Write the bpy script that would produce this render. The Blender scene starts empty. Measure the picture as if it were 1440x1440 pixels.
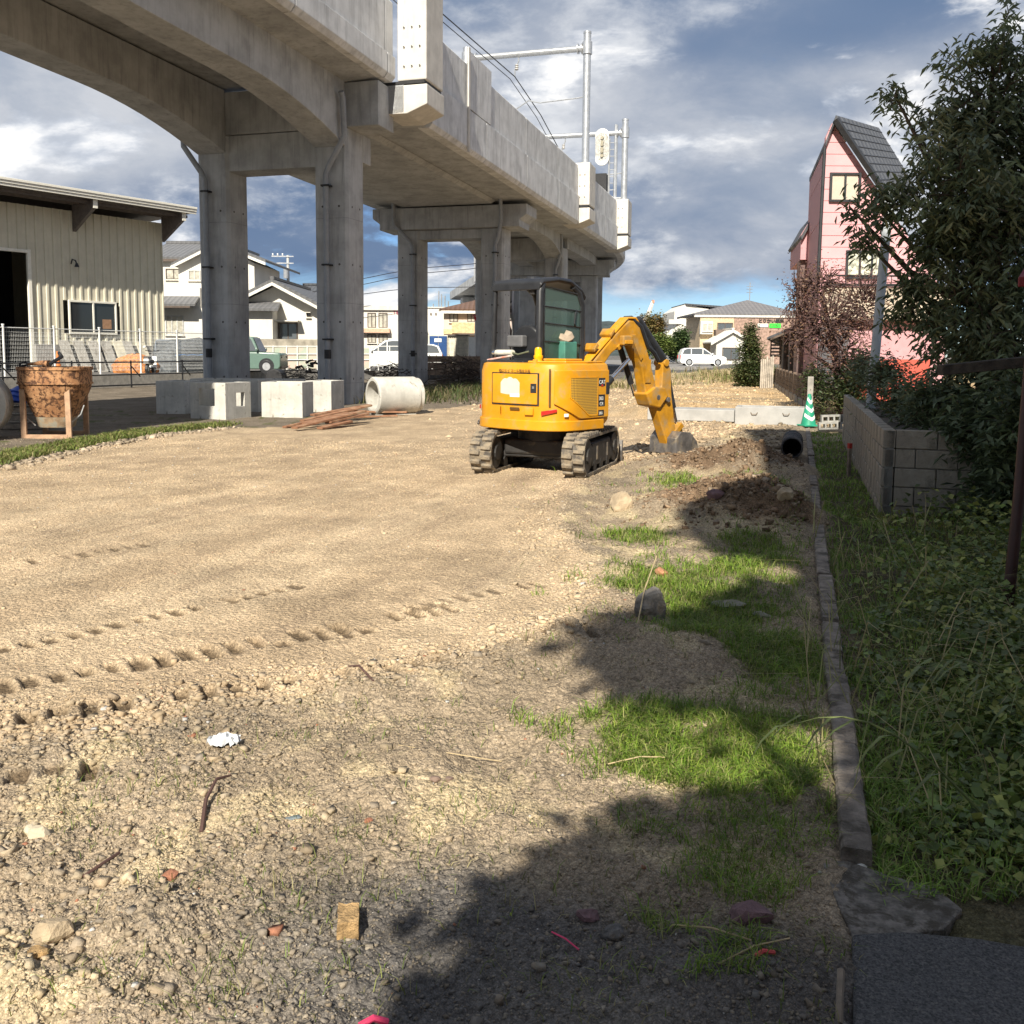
import bpy, bmesh, math, random
import numpy as np
from mathutils import Vector, Matrix
rnd = random.Random(7)
rs = np.random.RandomState(11)
R = math.radians
sc = bpy.context.scene
COL = sc.collection

# ------------------------------------------------------------------ camera
PITCH, ROLL, EYE = R(5.8), R(0.5), 1.6
FPX, PX, PY = 1350.0, 720.0, 632.0
FW = np.array([0, math.cos(PITCH), -math.sin(PITCH)])
U0 = np.array([0, math.sin(PITCH), math.cos(PITCH)])
R0 = np.array([1.0, 0, 0])
RT = R0*math.cos(ROLL) + U0*math.sin(ROLL)
UP = -R0*math.sin(ROLL) + U0*math.cos(ROLL)
EYEP = np.array([0, 0, EYE])
cam_d = bpy.data.cameras.new('camera')
cam = bpy.data.objects.new('camera', cam_d); COL.objects.link(cam)
cam.matrix_world = Matrix(((RT[0], UP[0], -FW[0], 0), (RT[1], UP[1], -FW[1], 0), (RT[2], UP[2], -FW[2], EYE), (0, 0, 0, 1)))
cam_d.sensor_fit = 'HORIZONTAL'; cam_d.sensor_width = 36; cam_d.lens = 36*FPX/1440
cam_d.shift_y = -(720-PY)/1440
cam_d.clip_end = 5000; cam_d.clip_start = 0.05
sc.camera = cam

def at(x, y, Y):
    """place in the yard seen at (x, y) of the photo, Y metres ahead"""
    d = FW + RT*(x-PX)/FPX + UP*(PY-y)/FPX
    return EYEP + d*(Y/d[1])
def gnd(x, y, z=0.0):
    d = FW + RT*(x-PX)/FPX + UP*(PY-y)/FPX
    return EYEP + d*((z-EYE)/d[2])

# ------------------------------------------------------------------ light
SUN_EL, SUN_AZ = R(38), R(12)          # shadows fall away from the camera, 12 degrees to the right
sun_d = bpy.data.lights.new('sun', 'SUN'); sun_d.energy = 5.0; sun_d.angle = R(0.55); sun_d.color = (1.0, 0.93, 0.80)
sun = bpy.data.objects.new('sun', sun_d); COL.objects.link(sun)
sdir = Vector((math.sin(SUN_AZ)*math.cos(SUN_EL), math.cos(SUN_AZ)*math.cos(SUN_EL), -math.sin(SUN_EL)))
sun.rotation_euler = sdir.to_track_quat('-Z', 'Y').to_euler(); sun.location = (-10, -30, 40)
vs = sc.view_settings
vs.view_transform = 'Standard'; vs.look = 'None'; vs.exposure = 0.68; vs.gamma = 1; vs.use_curve_mapping = False

# ------------------------------------------------------------------ node helpers
class NT:
    def __init__(s, nt): s.nt = nt; s.n = nt.nodes; s.l = nt.links
    def new(s, t, **k):
        n = s.n.new(t)
        for a, b in k.items(): setattr(n, a, b)
        return n
    def link(s, a, b): s.l.new(a, b)
    def val(s, inp, v):
        if isinstance(v, bpy.types.NodeSocket): s.l.new(v, inp)
        else: inp.default_value = v
    def math(s, op, a, b=None, c=None, clamp=False):
        n = s.new('ShaderNodeMath', operation=op); n.use_clamp = clamp
        s.val(n.inputs[0], a)
        if b is not None: s.val(n.inputs[1], b)
        if c is not None: s.val(n.inputs[2], c)
        return n.outputs[0]
    def mix(s, f, a, b, mode='MIX'):
        n = s.new('ShaderNodeMix', data_type='RGBA', blend_type=mode); n.clamp_factor = True
        s.val(n.inputs[0], f); s.val(n.inputs[6], a); s.val(n.inputs[7], b)
        return n.outputs[2]
    def noise(s, vec, scale, detail=4, rough=.55, dist=0):
        n = s.new('ShaderNodeTexNoise'); s.val(n.inputs['Vector'], vec); n.inputs['Scale'].default_value = scale
        n.inputs['Detail'].default_value = detail; n.inputs['Roughness'].default_value = rough; n.inputs['Distortion'].default_value = dist
        return n.outputs[0]
    def ramp(s, f, a, b, lo=0., hi=1.):
        n = s.new('ShaderNodeMapRange'); n.interpolation_type = 'SMOOTHSTEP'
        s.val(n.inputs[0], f)
        for i, v in zip((1, 2, 3, 4), (a, b, lo, hi)): n.inputs[i].default_value = v
        return n.outputs[0]
    def mapping(s, vec, scale=(1, 1, 1), loc=(0, 0, 0)):
        n = s.new('ShaderNodeMapping'); s.val(n.inputs[0], vec); n.inputs['Scale'].default_value = scale; n.inputs['Location'].default_value = loc
        return n.outputs[0]
def c4(c): return (c[0], c[1], c[2], 1)

# ------------------------------------------------------------------ sky
SKY_Q = (12.4, -3.3, .5)
SKY_OFF = (-4.2, 5.5, 2)
w = bpy.data.worlds.new('World'); sc.world = w; w.use_nodes = True
T = NT(w.node_tree); T.n.clear()
sky = T.new('ShaderNodeTexSky'); sky.sky_type = 'NISHITA'; sky.sun_disc = False
sky.sun_elevation = SUN_EL; sky.sun_rotation = R(192); sky.air_density = 1.0; sky.dust_density = 0.0; sky.ozone_density = 3.0
tc = T.new('ShaderNodeTexCoord'); sep = T.new('ShaderNodeSeparateXYZ'); T.link(tc.outputs['Generated'], sep.inputs[0])
zc = T.math('MAXIMUM', sep.outputs[2], 0.0)
den = T.math('ADD', zc, 0.38)
cmb = T.new('ShaderNodeCombineXYZ')
T.link(T.math('DIVIDE', sep.outputs[0], den), cmb.inputs[0]); T.link(T.math('DIVIDE', sep.outputs[1], den), cmb.inputs[1])
T.val(cmb.inputs[2], T.math('MULTIPLY', zc, 1.6))
P = T.mapping(cmb.outputs[0], (1, 1, 1), SKY_OFF)
big = T.noise(P, 1.15, 3, .5, .3)                # broad light and dark masses of the cloud deck
mid = T.noise(P, 3.0, 9, .58, .35)
fine = T.noise(P, 7.0, 9, .62, .2)
Q = T.mapping(tc.outputs['Generated'], (1, 1, 2.6), SKY_Q)
cum = T.noise(Q, 4.6, 9, .56, .25)                # heaped clouds low over the horizon
tex = T.math('ADD', T.math('MULTIPLY', mid, .6), T.math('MULTIPLY', fine, .4))
deck = T.math('ADD', T.math('MULTIPLY', big, .75), T.math('MULTIPLY', tex, .25))
cov = T.ramp(T.math('ADD', T.math('MULTIPLY', big, .5), T.math('MULTIPLY', mid, .5)), .36, .42)
body = T.mix(T.ramp(deck, .43, .66), c4((.115, .175, .290)), c4((.50, .52, .56)))
body = T.mix(T.math('MULTIPLY', T.ramp(tex, .50, .66), .55), body, c4((.78, .79, .80)))
body = T.mix(T.math('MULTIPLY', T.ramp(tex, .50, .36), .30), body, c4((.20, .26, .36)))
puff = T.math('MULTIPLY', T.ramp(cum, .525, .615), T.ramp(zc, .42, .30))
body = T.mix(puff, body, T.mix(T.ramp(T.math('ADD', cum, T.math('MULTIPLY', fine, .25)), .64, .80), c4((.50, .54, .61)), c4((.95, .93, .90))))
low = T.ramp(T.math('ADD', zc, T.math('MULTIPLY', T.math('SUBTRACT', mid, .5), .09)), .050, .085)
cov = T.math('MAXIMUM', T.math('MULTIPLY', cov, low), puff)
bg = T.new('ShaderNodeBackground'); bg.inputs[1].default_value = 0.055
bg2 = T.new('ShaderNodeBackground'); T.link(body, bg2.inputs[0]); bg2.inputs[1].default_value = 0.80
T.link(T.mix(1.0, sky.outputs[0], c4((.74, .95, 1.28)), 'MULTIPLY'), bg.inputs[0])
ms = T.new('ShaderNodeMixShader'); T.link(cov, ms.inputs[0]); T.link(bg.outputs[0], ms.inputs[1]); T.link(bg2.outputs[0], ms.inputs[2])
wo = T.new('ShaderNodeOutputWorld'); T.link(ms.outputs[0], wo.inputs[0])

# ------------------------------------------------------------------ materials
MATS = {}
def M(name, col, rough=.7, metal=0., var=.18, scale=6., col2=None, bump=0., bscale=80., streak=0., spec=.4, dirt=None, dscale=3., dthr=(.5, .62)):
    if name in MATS: return MATS[name]
    m = bpy.data.materials.new(name); m.use_nodes = True
    T = NT(m.node_tree); b = T.n['Principled BSDF']
    tc = T.new('ShaderNodeTexCoord'); v = tc.outputs['Object']
    n1 = T.noise(v, scale, 6, .6)
    lo = tuple(c*(1-var) for c in col); hi = tuple(min(1, c*(1+var)) for c in col) if col2 is None else col2
    c = T.mix(T.ramp(n1, .32, .68), c4(lo), c4(hi))
    if streak:
        s = T.noise(T.mapping(v, (7, 7, .55)), 1.0, 5, .65)
        c = T.mix(T.math('MULTIPLY', T.ramp(s, .45, .75), streak), c, c4(tuple(x*.42 for x in col)))
        s2 = T.noise(T.mapping(v, (2.2, 2.2, .9)), .8, 6, .6)
        c = T.mix(T.math('MULTIPLY', T.ramp(s2, .40, .65), streak*.6), c, c4(tuple(min(1, x*1.25) for x in col)))
    if dirt:
        d = T.noise(v, dscale, 8, .68, .3)
        c = T.mix(T.ramp(d, *dthr), c, c4(dirt))
    T.link(c, b.inputs['Base Color'])
    b.inputs['Roughness'].default_value = rough; b.inputs['Metallic'].default_value = metal
    b.inputs['Specular IOR Level'].default_value = spec
    if rough < .95:
        T.link(T.math('ADD', rough-.08, T.math('MULTIPLY', n1, .16)), b.inputs['Roughness'])
    if bump:
        bn = T.new('ShaderNodeBump'); bn.inputs['Strength'].default_value = bump; bn.inputs['Distance'].default_value = .02
        T.link(T.noise(v, bscale, 6, .65), bn.inputs['Height']); T.link(bn.outputs[0], b.inputs['Normal'])
    MATS[name] = m
    return m
def MV(name, rough=.95, var=.35, scale=40., bump=.5, bscale=60., trans=0., big=1.2, grit=None):
    """material coloured by the mesh's own 'Col' attribute (soil, stones, leaves) with grain on top"""
    if name in MATS: return MATS[name]
    m = bpy.data.materials.new(name); m.use_nodes = True
    T = NT(m.node_tree); b = T.n['Principled BSDF']
    at_ = T.new('ShaderNodeAttribute'); at_.attribute_name = 'Col'
    tc = T.new('ShaderNodeTexCoord'); v = tc.outputs['Object']
    n1 = T.noise(v, scale, 8, .7); n2 = T.noise(v, big, 5, .6)
    k = T.math('ADD', T.math('MULTIPLY', T.ramp(n1, .25, .75), var*2), 1-var)
    k = T.math('MULTIPLY', k, T.math('ADD', T.math('MULTIPLY', T.ramp(n2, .3, .7), .3), .85))
    hgt = None
    if grit:
        for gs, amt in grit:
            vo = T.new('ShaderNodeTexVoronoi'); vo.inputs['Scale'].default_value = gs; T.link(v, vo.inputs['Vector'])
            sp = T.new('ShaderNodeSeparateColor'); T.link(vo.outputs['Color'], sp.inputs[0])
            k = T.math('MULTIPLY', k, T.math('ADD', 1-amt*.9, T.math('MULTIPLY', sp.outputs[0], amt*2)))
            k = T.math('MULTIPLY', k, T.ramp(vo.outputs['Distance'], .45, .75, 1.0, 1-amt*.75))
            h_ = T.math('MULTIPLY', T.math('SUBTRACT', 1.0, vo.outputs['Distance']), 60./gs); hgt = h_ if hgt is None else T.math('ADD', hgt, h_)
    cm = T.new('ShaderNodeVectorMath', operation='SCALE'); T.link(at_.outputs['Color'], cm.inputs[0]); T.link(k, cm.inputs['Scale'])
    T.link(cm.outputs[0], b.inputs['Base Color'])
    b.inputs['Roughness'].default_value = rough; b.inputs['Specular IOR Level'].default_value = .15 if rough > .8 else .4
    if bump:
        bn = T.new('ShaderNodeBump'); bn.inputs['Strength'].default_value = bump; bn.inputs['Distance'].default_value = .015
        T.link(T.noise(v, bscale, 8, .75) if hgt is None else hgt, bn.inputs['Height']); T.link(bn.outputs[0], b.inputs['Normal'])
    if trans:
        tr = T.new('ShaderNodeBsdfTranslucent'); T.link(cm.outputs[0], tr.inputs[0])
        mx = T.new('ShaderNodeMixShader'); mx.inputs[0].default_value = trans
        out = [n for n in T.n if n.type == 'OUTPUT_MATERIAL'][0]
        T.link(b.outputs[0], mx.inputs[1]); T.link(tr.outputs[0], mx.inputs[2]); T.link(mx.outputs[0], out.inputs[0])
    MATS[name] = m
    return m
def MG(name, col=(.02, .03, .035), rough=.08, alpha=1.0):
    if name in MATS: return MATS[name]
    m = bpy.data.materials.new(name); m.use_nodes = True
    T = NT(m.node_tree); b = T.n['Principled BSDF']
    b.inputs['Base Color'].default_value = c4(col); b.inputs['Roughness'].default_value = rough; b.inputs['Specular IOR Level'].default_value = .6
    if alpha < 1:
        tp = T.new('ShaderNodeBsdfTransparent'); tp.inputs[0].default_value = c4((.62, .75, .70))
        mx = T.new('ShaderNodeMixShader'); mx.inputs[0].default_value = alpha
        out = [n for n in T.n if n.type == 'OUTPUT_MATERIAL'][0]
        T.link(tp.outputs[0], mx.inputs[1]); T.link(b.outputs[0], mx.inputs[2]); T.link(mx.outputs[0], out.inputs[0])
    MATS[name] = m
    return m

# ------------------------------------------------------------------ mesh helpers
class MB:
    def __init__(s): s.v = []; s.f = []
    def add(s, vs, fs):
        o = len(s.v); s.v.extend([tuple(map(float, p)) for p in vs]); s.f.extend([tuple(i+o for i in f) for f in fs]); return s
    def box(s, x0, x1, y0, y1, z0, z1):
        return s.add([(x0,y0,z0),(x1,y0,z0),(x1,y1,z0),(x0,y1,z0),(x0,y0,z1),(x1,y0,z1),(x1,y1,z1),(x0,y1,z1)],
                     [(3,2,1,0),(4,5,6,7),(0,1,5,4),(1,2,6,5),(2,3,7,6),(3,0,4,7)])
    def hexa(s, p):      # 8 points: bottom ring, top ring
        return s.add(p, [(3,2,1,0),(4,5,6,7),(0,1,5,4),(1,2,6,5),(2,3,7,6),(3,0,4,7)])
    def extr(s, poly, vec):
        n = len(poly); vec = np.array(vec, float); a = [np.array(p, float) for p in poly]
        return s.add(a + [p+vec for p in a], [tuple(range(n))[::-1], tuple(range(n, 2*n))] + [(i, (i+1) % n, n+(i+1) % n, n+i) for i in range(n)])
    def prism(s, poly, z0, z1): return s.extr([(x, y, z0) for x, y in poly], (0, 0, z1-z0))
    def loft(s, rings, cap=True, closed=False):
        n = len(rings[0]); vs = [p for r in rings for p in r]; fs = []
        for k in range(len(rings)-1 + (1 if closed else 0)):
            a = k*n; b = ((k+1) % len(rings))*n
            fs += [(a+i, a+(i+1) % n, b+(i+1) % n, b+i) for i in range(n)]
        if cap and not closed: fs += [tuple(range(n))[::-1], tuple(range((len(rings)-1)*n, len(rings)*n))]
        return s.add(vs, fs)
    def tube(s, pts, r, n=8, cap=True):
        pts = [np.array(p, float) for p in pts]; m = len(pts)
        rr = r if isinstance(r, (list, tuple, np.ndarray)) else [r]*m
        rings = []; prev = None
        for i, p in enumerate(pts):
            t = (pts[min(i+1, m-1)] - pts[max(i-1, 0)]); t = t/(np.linalg.norm(t)+1e-9)
            if prev is None:
                a = np.cross(t, (0, 0, 1.0)) if abs(t[2]) < .95 else np.cross(t, (1.0, 0, 0))
            else: a = prev - t*(prev@t)
            a = a/(np.linalg.norm(a)+1e-9); prev = a; b = np.cross(t, a)
            rings.append([p + rr[i]*(a*math.cos(2*math.pi*k/n) + b*math.sin(2*math.pi*k/n)) for k in range(n)])
        return s.loft(rings, cap)
    def lathe(s, prof, n=24, c=(0, 0, 0), cap=True):
        rings = [[(c[0]+r*math.cos(2*math.pi*k/n), c[1]+r*math.sin(2*math.pi*k/n), c[2]+z) for k in range(n)] for r, z in prof]
        return s.loft(rings, cap)
    def xf(s, mat):
        s.v = [tuple(mat @ Vector(p)) for p in s.v]; return s
    def build(s, name, mat, parent=None, bevel=0, smooth=False, seg=2):
        me = bpy.data.meshes.new(name); me.from_pydata(s.v, [], s.f)
        if len(s.f) < 30000:
            bm = bmesh.new(); bm.from_mesh(me); bmesh.ops.recalc_face_normals(bm, faces=bm.faces); bm.to_mesh(me); bm.free()
        me.materials.append(mat)
        o = bpy.data.objects.new(name, me); COL.objects.link(o)
        if parent is not None:
            o.parent = parent
            if parent.get('_w'): o.matrix_parent_inverse = Matrix.Translation(Vector(parent['_w'])).inverted()
        if smooth: smooth_by_angle(me)
        if bevel:
            b = o.modifiers.new('Bevel', 'BEVEL'); b.width = bevel; b.segments = seg; b.limit_method = 'ANGLE'; b.angle_limit = R(35)
        return o
def smooth_by_angle(me, ang=40):
    me.polygons.foreach_set('use_smooth', [True]*len(me.polygons))
    bm = bmesh.new(); bm.from_mesh(me)
    for e in bm.edges:
        if len(e.link_faces) == 2 and e.calc_face_angle(0) > R(ang): e.smooth = False
    bm.to_mesh(me); bm.free()
def tag(o, label, cat, group=None):
    o['label'] = label; o['category'] = cat
    if group: o['group'] = group
    return o
def thing(name, label, cat, loc=(0, 0, 0), rz=0., group=None, world=False):
    """Empty at a thing's base; world=True when its parts are given in world coordinates"""
    o = bpy.data.objects.new(name, None); COL.objects.link(o); o.empty_display_size = .2
    o.location = loc
    if world: o['_w'] = tuple(float(a) for a in loc)
    else: o.rotation_euler = (0, 0, rz)
    return tag(o, label, cat, group)
def copy_tree(o, parent=None, label=None):
    c = o.copy(); COL.objects.link(c)
    if parent is not None: c.parent = parent
    if label: c['label'] = label
    for ch in o.children: copy_tree(ch, c)
    return c
def npmesh(name, v, f, mat, col=None, parent=None, kind=None, smooth=False):
    """big mesh from numpy arrays, all faces with the same number of corners"""
    v = np.asarray(v, np.float32); f = np.asarray(f, np.int32)
    me = bpy.data.meshes.new(name); nf, k = f.shape
    me.vertices.add(len(v)); me.vertices.foreach_set('co', v.ravel())
    me.loops.add(nf*k); me.loops.foreach_set('vertex_index', f.ravel())
    me.polygons.add(nf); me.polygons.foreach_set('loop_start', np.arange(0, nf*k, k, dtype=np.int32))
    if smooth: me.polygons.foreach_set('use_smooth', np.ones(nf, bool))
    me.update(calc_edges=True)
    if col is not None:
        a = me.color_attributes.new('Col', 'FLOAT_COLOR', 'POINT')
        cc = np.ones((len(v), 4), np.float32); cc[:, :3] = col; a.data.foreach_set('color', cc.ravel())
    me.materials.append(mat)
    o = bpy.data.objects.new(name, me); COL.objects.link(o)
    if parent is not None:
        o.parent = parent
        if parent.get('_w'): o.matrix_parent_inverse = Matrix.Translation(Vector(parent['_w'])).inverted()
    if kind: o['kind'] = kind
    return o
def text_mesh(name, s, size, mat, m4, parent, extrude=.002, align='LEFT', bold=0.):
    cu = bpy.data.curves.new(name, 'FONT'); cu.body = s; cu.size = size; cu.extrude = extrude; cu.align_x = align
    cu.resolution_u = 3; cu.offset = bold
    t = bpy.data.objects.new(name, cu)
    me = bpy.data.meshes.new_from_object(t); bpy.data.objects.remove(t)
    me.materials.clear(); me.materials.append(mat); me.transform(m4)
    o = bpy.data.objects.new(name, me); COL.objects.link(o); o.parent = parent
    if parent.get('_w'): o.matrix_parent_inverse = Matrix.Translation(Vector(parent['_w'])).inverted()
    return o

# noise for terrain and scatter
_perm = rs.rand(256, 256).astype(np.float32)
def vnoise(x, y):
    xi = np.floor(x).astype(int); yi = np.floor(y).astype(int); fx = x-xi; fy = y-yi
    fx = fx*fx*(3-2*fx); fy = fy*fy*(3-2*fy)
    g = lambda a, b: _perm[a % 256, b % 256]
    return (g(xi, yi)*(1-fx)+g(xi+1, yi)*fx)*(1-fy) + (g(xi, yi+1)*(1-fx)+g(xi+1, yi+1)*fx)*fy - .5
def fbm(x, y, sc_, oct=4, p=.5):
    o = 0; a = 1.; s_ = sc_
    for i in range(oct): o = o + a*vnoise(x*s_+17.3*i, y*s_+5.1*i); a *= p; s_ *= 2.03
    return o
def sstep(x, a, b):
    t = np.clip((x-a)/(b-a), 0, 1); return t*t*(3-2*t)
def seg_dist(X, Y, pts):
    d = np.full(np.shape(X), 1e9)
    for (ax, ay), (bx, by) in zip(pts[:-1], pts[1:]):
        vx, vy = bx-ax, by-ay; t = np.clip(((X-ax)*vx+(Y-ay)*vy)/(vx*vx+vy*vy), 0, 1)
        d = np.minimum(d, np.hypot(X-ax-t*vx, Y-ay-t*vy))
    return d
# ================================================================== GROUND
def g2(x, y): p = gnd(x, y); return (float(p[0]), float(p[1]))
KX = lambda Y: .194 + .297*Y                       # left edge of the kerb strip
EDGE = [(7.2, 24.5), (5.2, 20.3), (3.9, 18.2), (2.9, 15.9), (1.25, 13.0), (.62, 10.6), (.42, 8.6), (.66, 6.7), (.62, 5.9), (.15, 5.0),
        (-.45, 4.62), (-1.2, 4.25), (-2.2, 3.55), (-4, 2.6), (-7, 1.5)]
LEFT = [(-16, 9.5)] + [g2(*p) for p in ((-40, 668), (60, 645), (150, 627), (240, 611), (330, 602), (470, 597), (600, 577), (700, 566))] + [(1.5, 47), (3, 75)]
YARD = LEFT[::1] + [(20, 75), (14, 50)] + EDGE + [(-16, 1.5)]
def inpoly(X, Y, poly):
    r = np.zeros(np.shape(X), bool); n = len(poly)
    for i in range(n):
        x0, y0 = poly[i]; x1, y1 = poly[(i+1) % n]
        c = ((y0 > Y) != (y1 > Y)) & (X < (x1-x0)*(Y-y0)/((y1-y0) if y1 != y0 else 1e-9)+x0)
        r ^= c
    return r
def lug_rows():
    L = []
    def row(pa, pb, depth, across, along=.040, pitch=.125, keep=1.0):
        a = np.array(g2(*pa)); b = np.array(g2(*pb)); d = b-a; n = int(np.hypot(*d)/pitch); d = d/np.hypot(*d)
        for i in range(n+1):
            if rnd.random() > keep: continue
            c = a + d*pitch*(i+rnd.uniform(-.06, .06))
            L.append((c[0], c[1], d[0], d[1], along*rnd.uniform(.75, 1.1), across*rnd.uniform(.7, 1.1), depth*rnd.uniform(.45, 1.1)))
    row((40, 1010), (830, 903), .050, .10, keep=.95)
    row((-40, 973), (640, 852), .036, .115, keep=.95)
    row((120, 950), (520, 884), .018, .07, keep=.8)
    row((-30, 918), (420, 822), .022, .08, keep=.9)
    row((-30, 1106), (130, 1088), .035, .08)
    row((560, 860), (800, 812), .014, .09, keep=.7)
    row((-30, 800), (300, 752), .012, .09, keep=.6)
    return L
LUGS = lug_rows()
MOUNDS = [(2.1, 9.6, .75, .80, .22), (2.45, 9.1, .55, .6, .18), (2.75, 10.3, .40, .6, .10), (2.75, 13.2, .75, 1.0, .24), (3.5, 13.6, .55, .9, .18),
          (.85, 4.95, .5, .42, .09), (.35, 5.35, .35, .35, .06), (-1.15, 2.25, .22, .2, .07), (-.95, 2.45, .2, .2, .05), (.55, 15.5, .8, .5, .08), (2.7, 15.9, .5, .5, .08)]
def ground_h(X, Y, fine=True):
    X = np.asarray(X, float); Y = np.asarray(Y, float)
    d = seg_dist(X, Y, EDGE); iny = inpoly(X, Y, YARD)
    sd = np.where(iny, d, -d)
    yard = sstep(sd, -.12, .15); rough = 1-yard
    leftz = (~iny) & (X < -3) & (Y > 7); rough = np.where(leftz, .25, rough)
    z = .03*fbm(X, Y, .35, 3)
    z = z + yard*(.012*fbm(X, Y, 3.2, 3) + (.009*fbm(X, Y, 17, 3) if fine else 0))
    # faint wheel ruts running along the yard
    q = (X*.955-Y*.297)
    z = z + yard*.012*np.sin(q*5.3+2*fbm(X, Y, .3, 2))*sstep(Y, 5, 9)*fbm(X, Y, .5, 2)*2
    z = z + rough*(.060*fbm(X, Y, 1.7, 3) + .030*fbm(X, Y, 6.5, 3) + (.020*np.abs(fbm(X, Y, 19, 3))+.012*fbm(X, Y, 55, 2) if fine else 0))
    z = z + .055*np.exp(-((sd+.03)/.20)**2)*sstep(Y, 3.9, 4.6)*(1-sstep(Y, 9, 13))*(1+1.2*fbm(X, Y, 3, 3))
    for mx, my, rx, ry, h in MOUNDS:
        e = np.exp(-((X-mx)/rx)**2-((Y-my)/ry)**2); z = z + h*e*(1+.9*fbm(X, Y, 4, 3)+(.35*np.abs(fbm(X, Y, 13, 2)) if fine else 0))
    # strip right of the kerb lies a little lower, then banks up to the hedge
    k = X-KX(Y)
    z = z - .05*sstep(k, -.05, .1)*(1-sstep(Y, 19, 22)) + .32*sstep(k, 1.0, 3.2)*(1-sstep(Y, 9, 14))
    # raised field behind the culvert, bank at its far end
    sk = (X-6.4)*.285+(Y-21.4)*.9585
    fld = sstep(sk, .95, 1.6)*sstep(X-(.25*Y-3.6), -1.5, 1.5)
    z = z + .30*fld + fld*.06*fbm(X, Y, .9, 4)
    bank = np.exp(-((Y-46-.12*X)/3.0)**2)*sstep(X, 3.5, 7.5)
    z = z + bank*(.52 + .25*fbm(X, Y, .45, 3))
    z = z + .30*sstep(Y, 50, 62)*sstep(X, 2, 6)
    return z
def ground_lugs(X, Y, z):
    for cx, cy, dx, dy, al, ac, dp in LUGS:
        m = (np.abs(X-cx) < .2) & (np.abs(Y-cy) < .2)
        if not m.any(): continue
        a = (X[m]-cx)*dx+(Y[m]-cy)*dy; b = -(X[m]-cx)*dy+(Y[m]-cy)*dx
        e = (1-sstep(np.abs(a), al*.78, al*1.12))*(1-sstep(np.abs(b), ac*.8, ac*1.15))
        lip = np.exp(-((np.abs(a)-al*1.35)/.014)**2)*(1-sstep(np.abs(b), ac*.8, ac*1.2))
        z[m] += -dp*e + dp*.28*lip
    return z
def lerp(a, b, t): return a + (np.asarray(b)-a)*t[..., None]
def ground_col(X, Y):
    d = seg_dist(X, Y, EDGE); iny = inpoly(X, Y, YARD); sd = np.where(iny, d, -d)
    n1 = fbm(X, Y, 1.1, 4); n2 = fbm(X, Y, 3.7, 4); n3 = fbm(X+40, Y, .55, 3)
    c = np.zeros(X.shape+(3,)); c[...] = (.335, .265, .185)                       # rough soil
    c = lerp(c, (.43, .345, .22), sstep(n2+.6*n3, .02, .34))                   # sandy yellow patches
    c = lerp(c, (.29, .235, .17), sstep(n1-.4*n2, .12, .42)); c = lerp(c, (.25, .205, .155), sstep(-X-.62*Y, .15, .7)*sstep(3.3-Y, 0, .5)*.7)
    c = lerp(c, (.24, .215, .185), np.exp(-((X+.35)/.5)**2-((Y-2.35)/.35)**2)*.8)
    nearg = sstep(-(Y-2.75)+.35*n1-.18*(X-.2), -.15, .25)*sstep(X, -.9, -.2)
    c = lerp(c, (.105, .10, .098), nearg*.85)                                    # crumbled asphalt grit by the path
    yl = sstep(sd+.10*n2, -.10, .12)
    q_ = X*.955-Y*.297; t_ = X*.297+Y*.955; a1 = fbm(q_*2.6, t_*.16, 1., 4); a2 = fbm(q_*7+31, t_*.5, 1., 3)
    yc = np.zeros_like(c); yc[...] = (.475, .36, .235)
    yc = lerp(yc, (.38, .285, .185), sstep(a1, .04, .42)*.5); yc = lerp(yc, (.54, .42, .28), sstep(-a1, .05, .40)*.6); yc = lerp(yc, (.40, .30, .20), .6*sstep(a2, .1, .4))
    
    c = lerp(c, yc, yl)
    lz = ((~iny) & (X < -1) & (Y > 7)).astype(float)
    c = lerp(c, (.20, .165, .125), lz); c = lerp(c, (.10, .105, .045), lz*sstep(n2+.25-sstep(d, .6, 2.2)*.5, 0, .2)*(Y < 26))
    for mx, my, rx, ry, h in MOUNDS[:5]:
        e = np.exp(-((X-mx)/(rx*.95))**2-((Y-my)/(ry*.95))**2); c = lerp(c, (.20, .135, .085), sstep(e+.25*n2, .25, .60))
    sk = (X-6.4)*.285+(Y-21.4)*.9585
    fc = np.zeros_like(c); fc[...] = (.50, .355, .20); fc = lerp(fc, (.40, .31, .20), sstep(n1, 0, .35)); fc = lerp(fc, (.58, .44, .27), sstep(n3, .1, .4))
    c = lerp(c, fc, sstep(sk, .6, 1.3)*sstep(X-(.25*Y-3.6), -1.5, 1.5))
    bank = np.exp(-((Y-46.5-.12*X)/3.2)**2)*sstep(X, 4, 7.5)
    c = lerp(c, (.36, .30, .17), bank*.8); c = lerp(c, (.17, .19, .07), bank*sstep(n2+n1, -.02, .2)*.85)
    c = lerp(c, (.16, .15, .14), sstep(Y, 52, 56))
    gm = grass_mask(X, Y); c = lerp(c, (.16, .17, .06), gm*.7)
    k = X-KX(Y); c = lerp(c, (.085, .075, .042), sstep(k, .05, .25)*(1-sstep(Y, 15, 19))*.9)
    lm = np.zeros(X.shape)
    for cx, cy, dx, dy, al, ac, dp in LUGS:
        m = (np.abs(X-cx) < .2) & (np.abs(Y-cy) < .2)
        if m.any():
            a = (X[m]-cx)*dx+(Y[m]-cy)*dy; b = -(X[m]-cx)*dy+(Y[m]-cy)*dx
            lm[m] = np.maximum(lm[m], (1-sstep(np.abs(a), al*.8, al*1.05))*(1-sstep(np.abs(b), ac*.8, ac*1.1))*min(1, dp/.012))
    c = lerp(c, (.135, .097, .06), lm*.95)                                         # pressed, damp earth in the tyre prints
    return np.clip(c*(1+.25*n2[..., None]), .01, .9)
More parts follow.
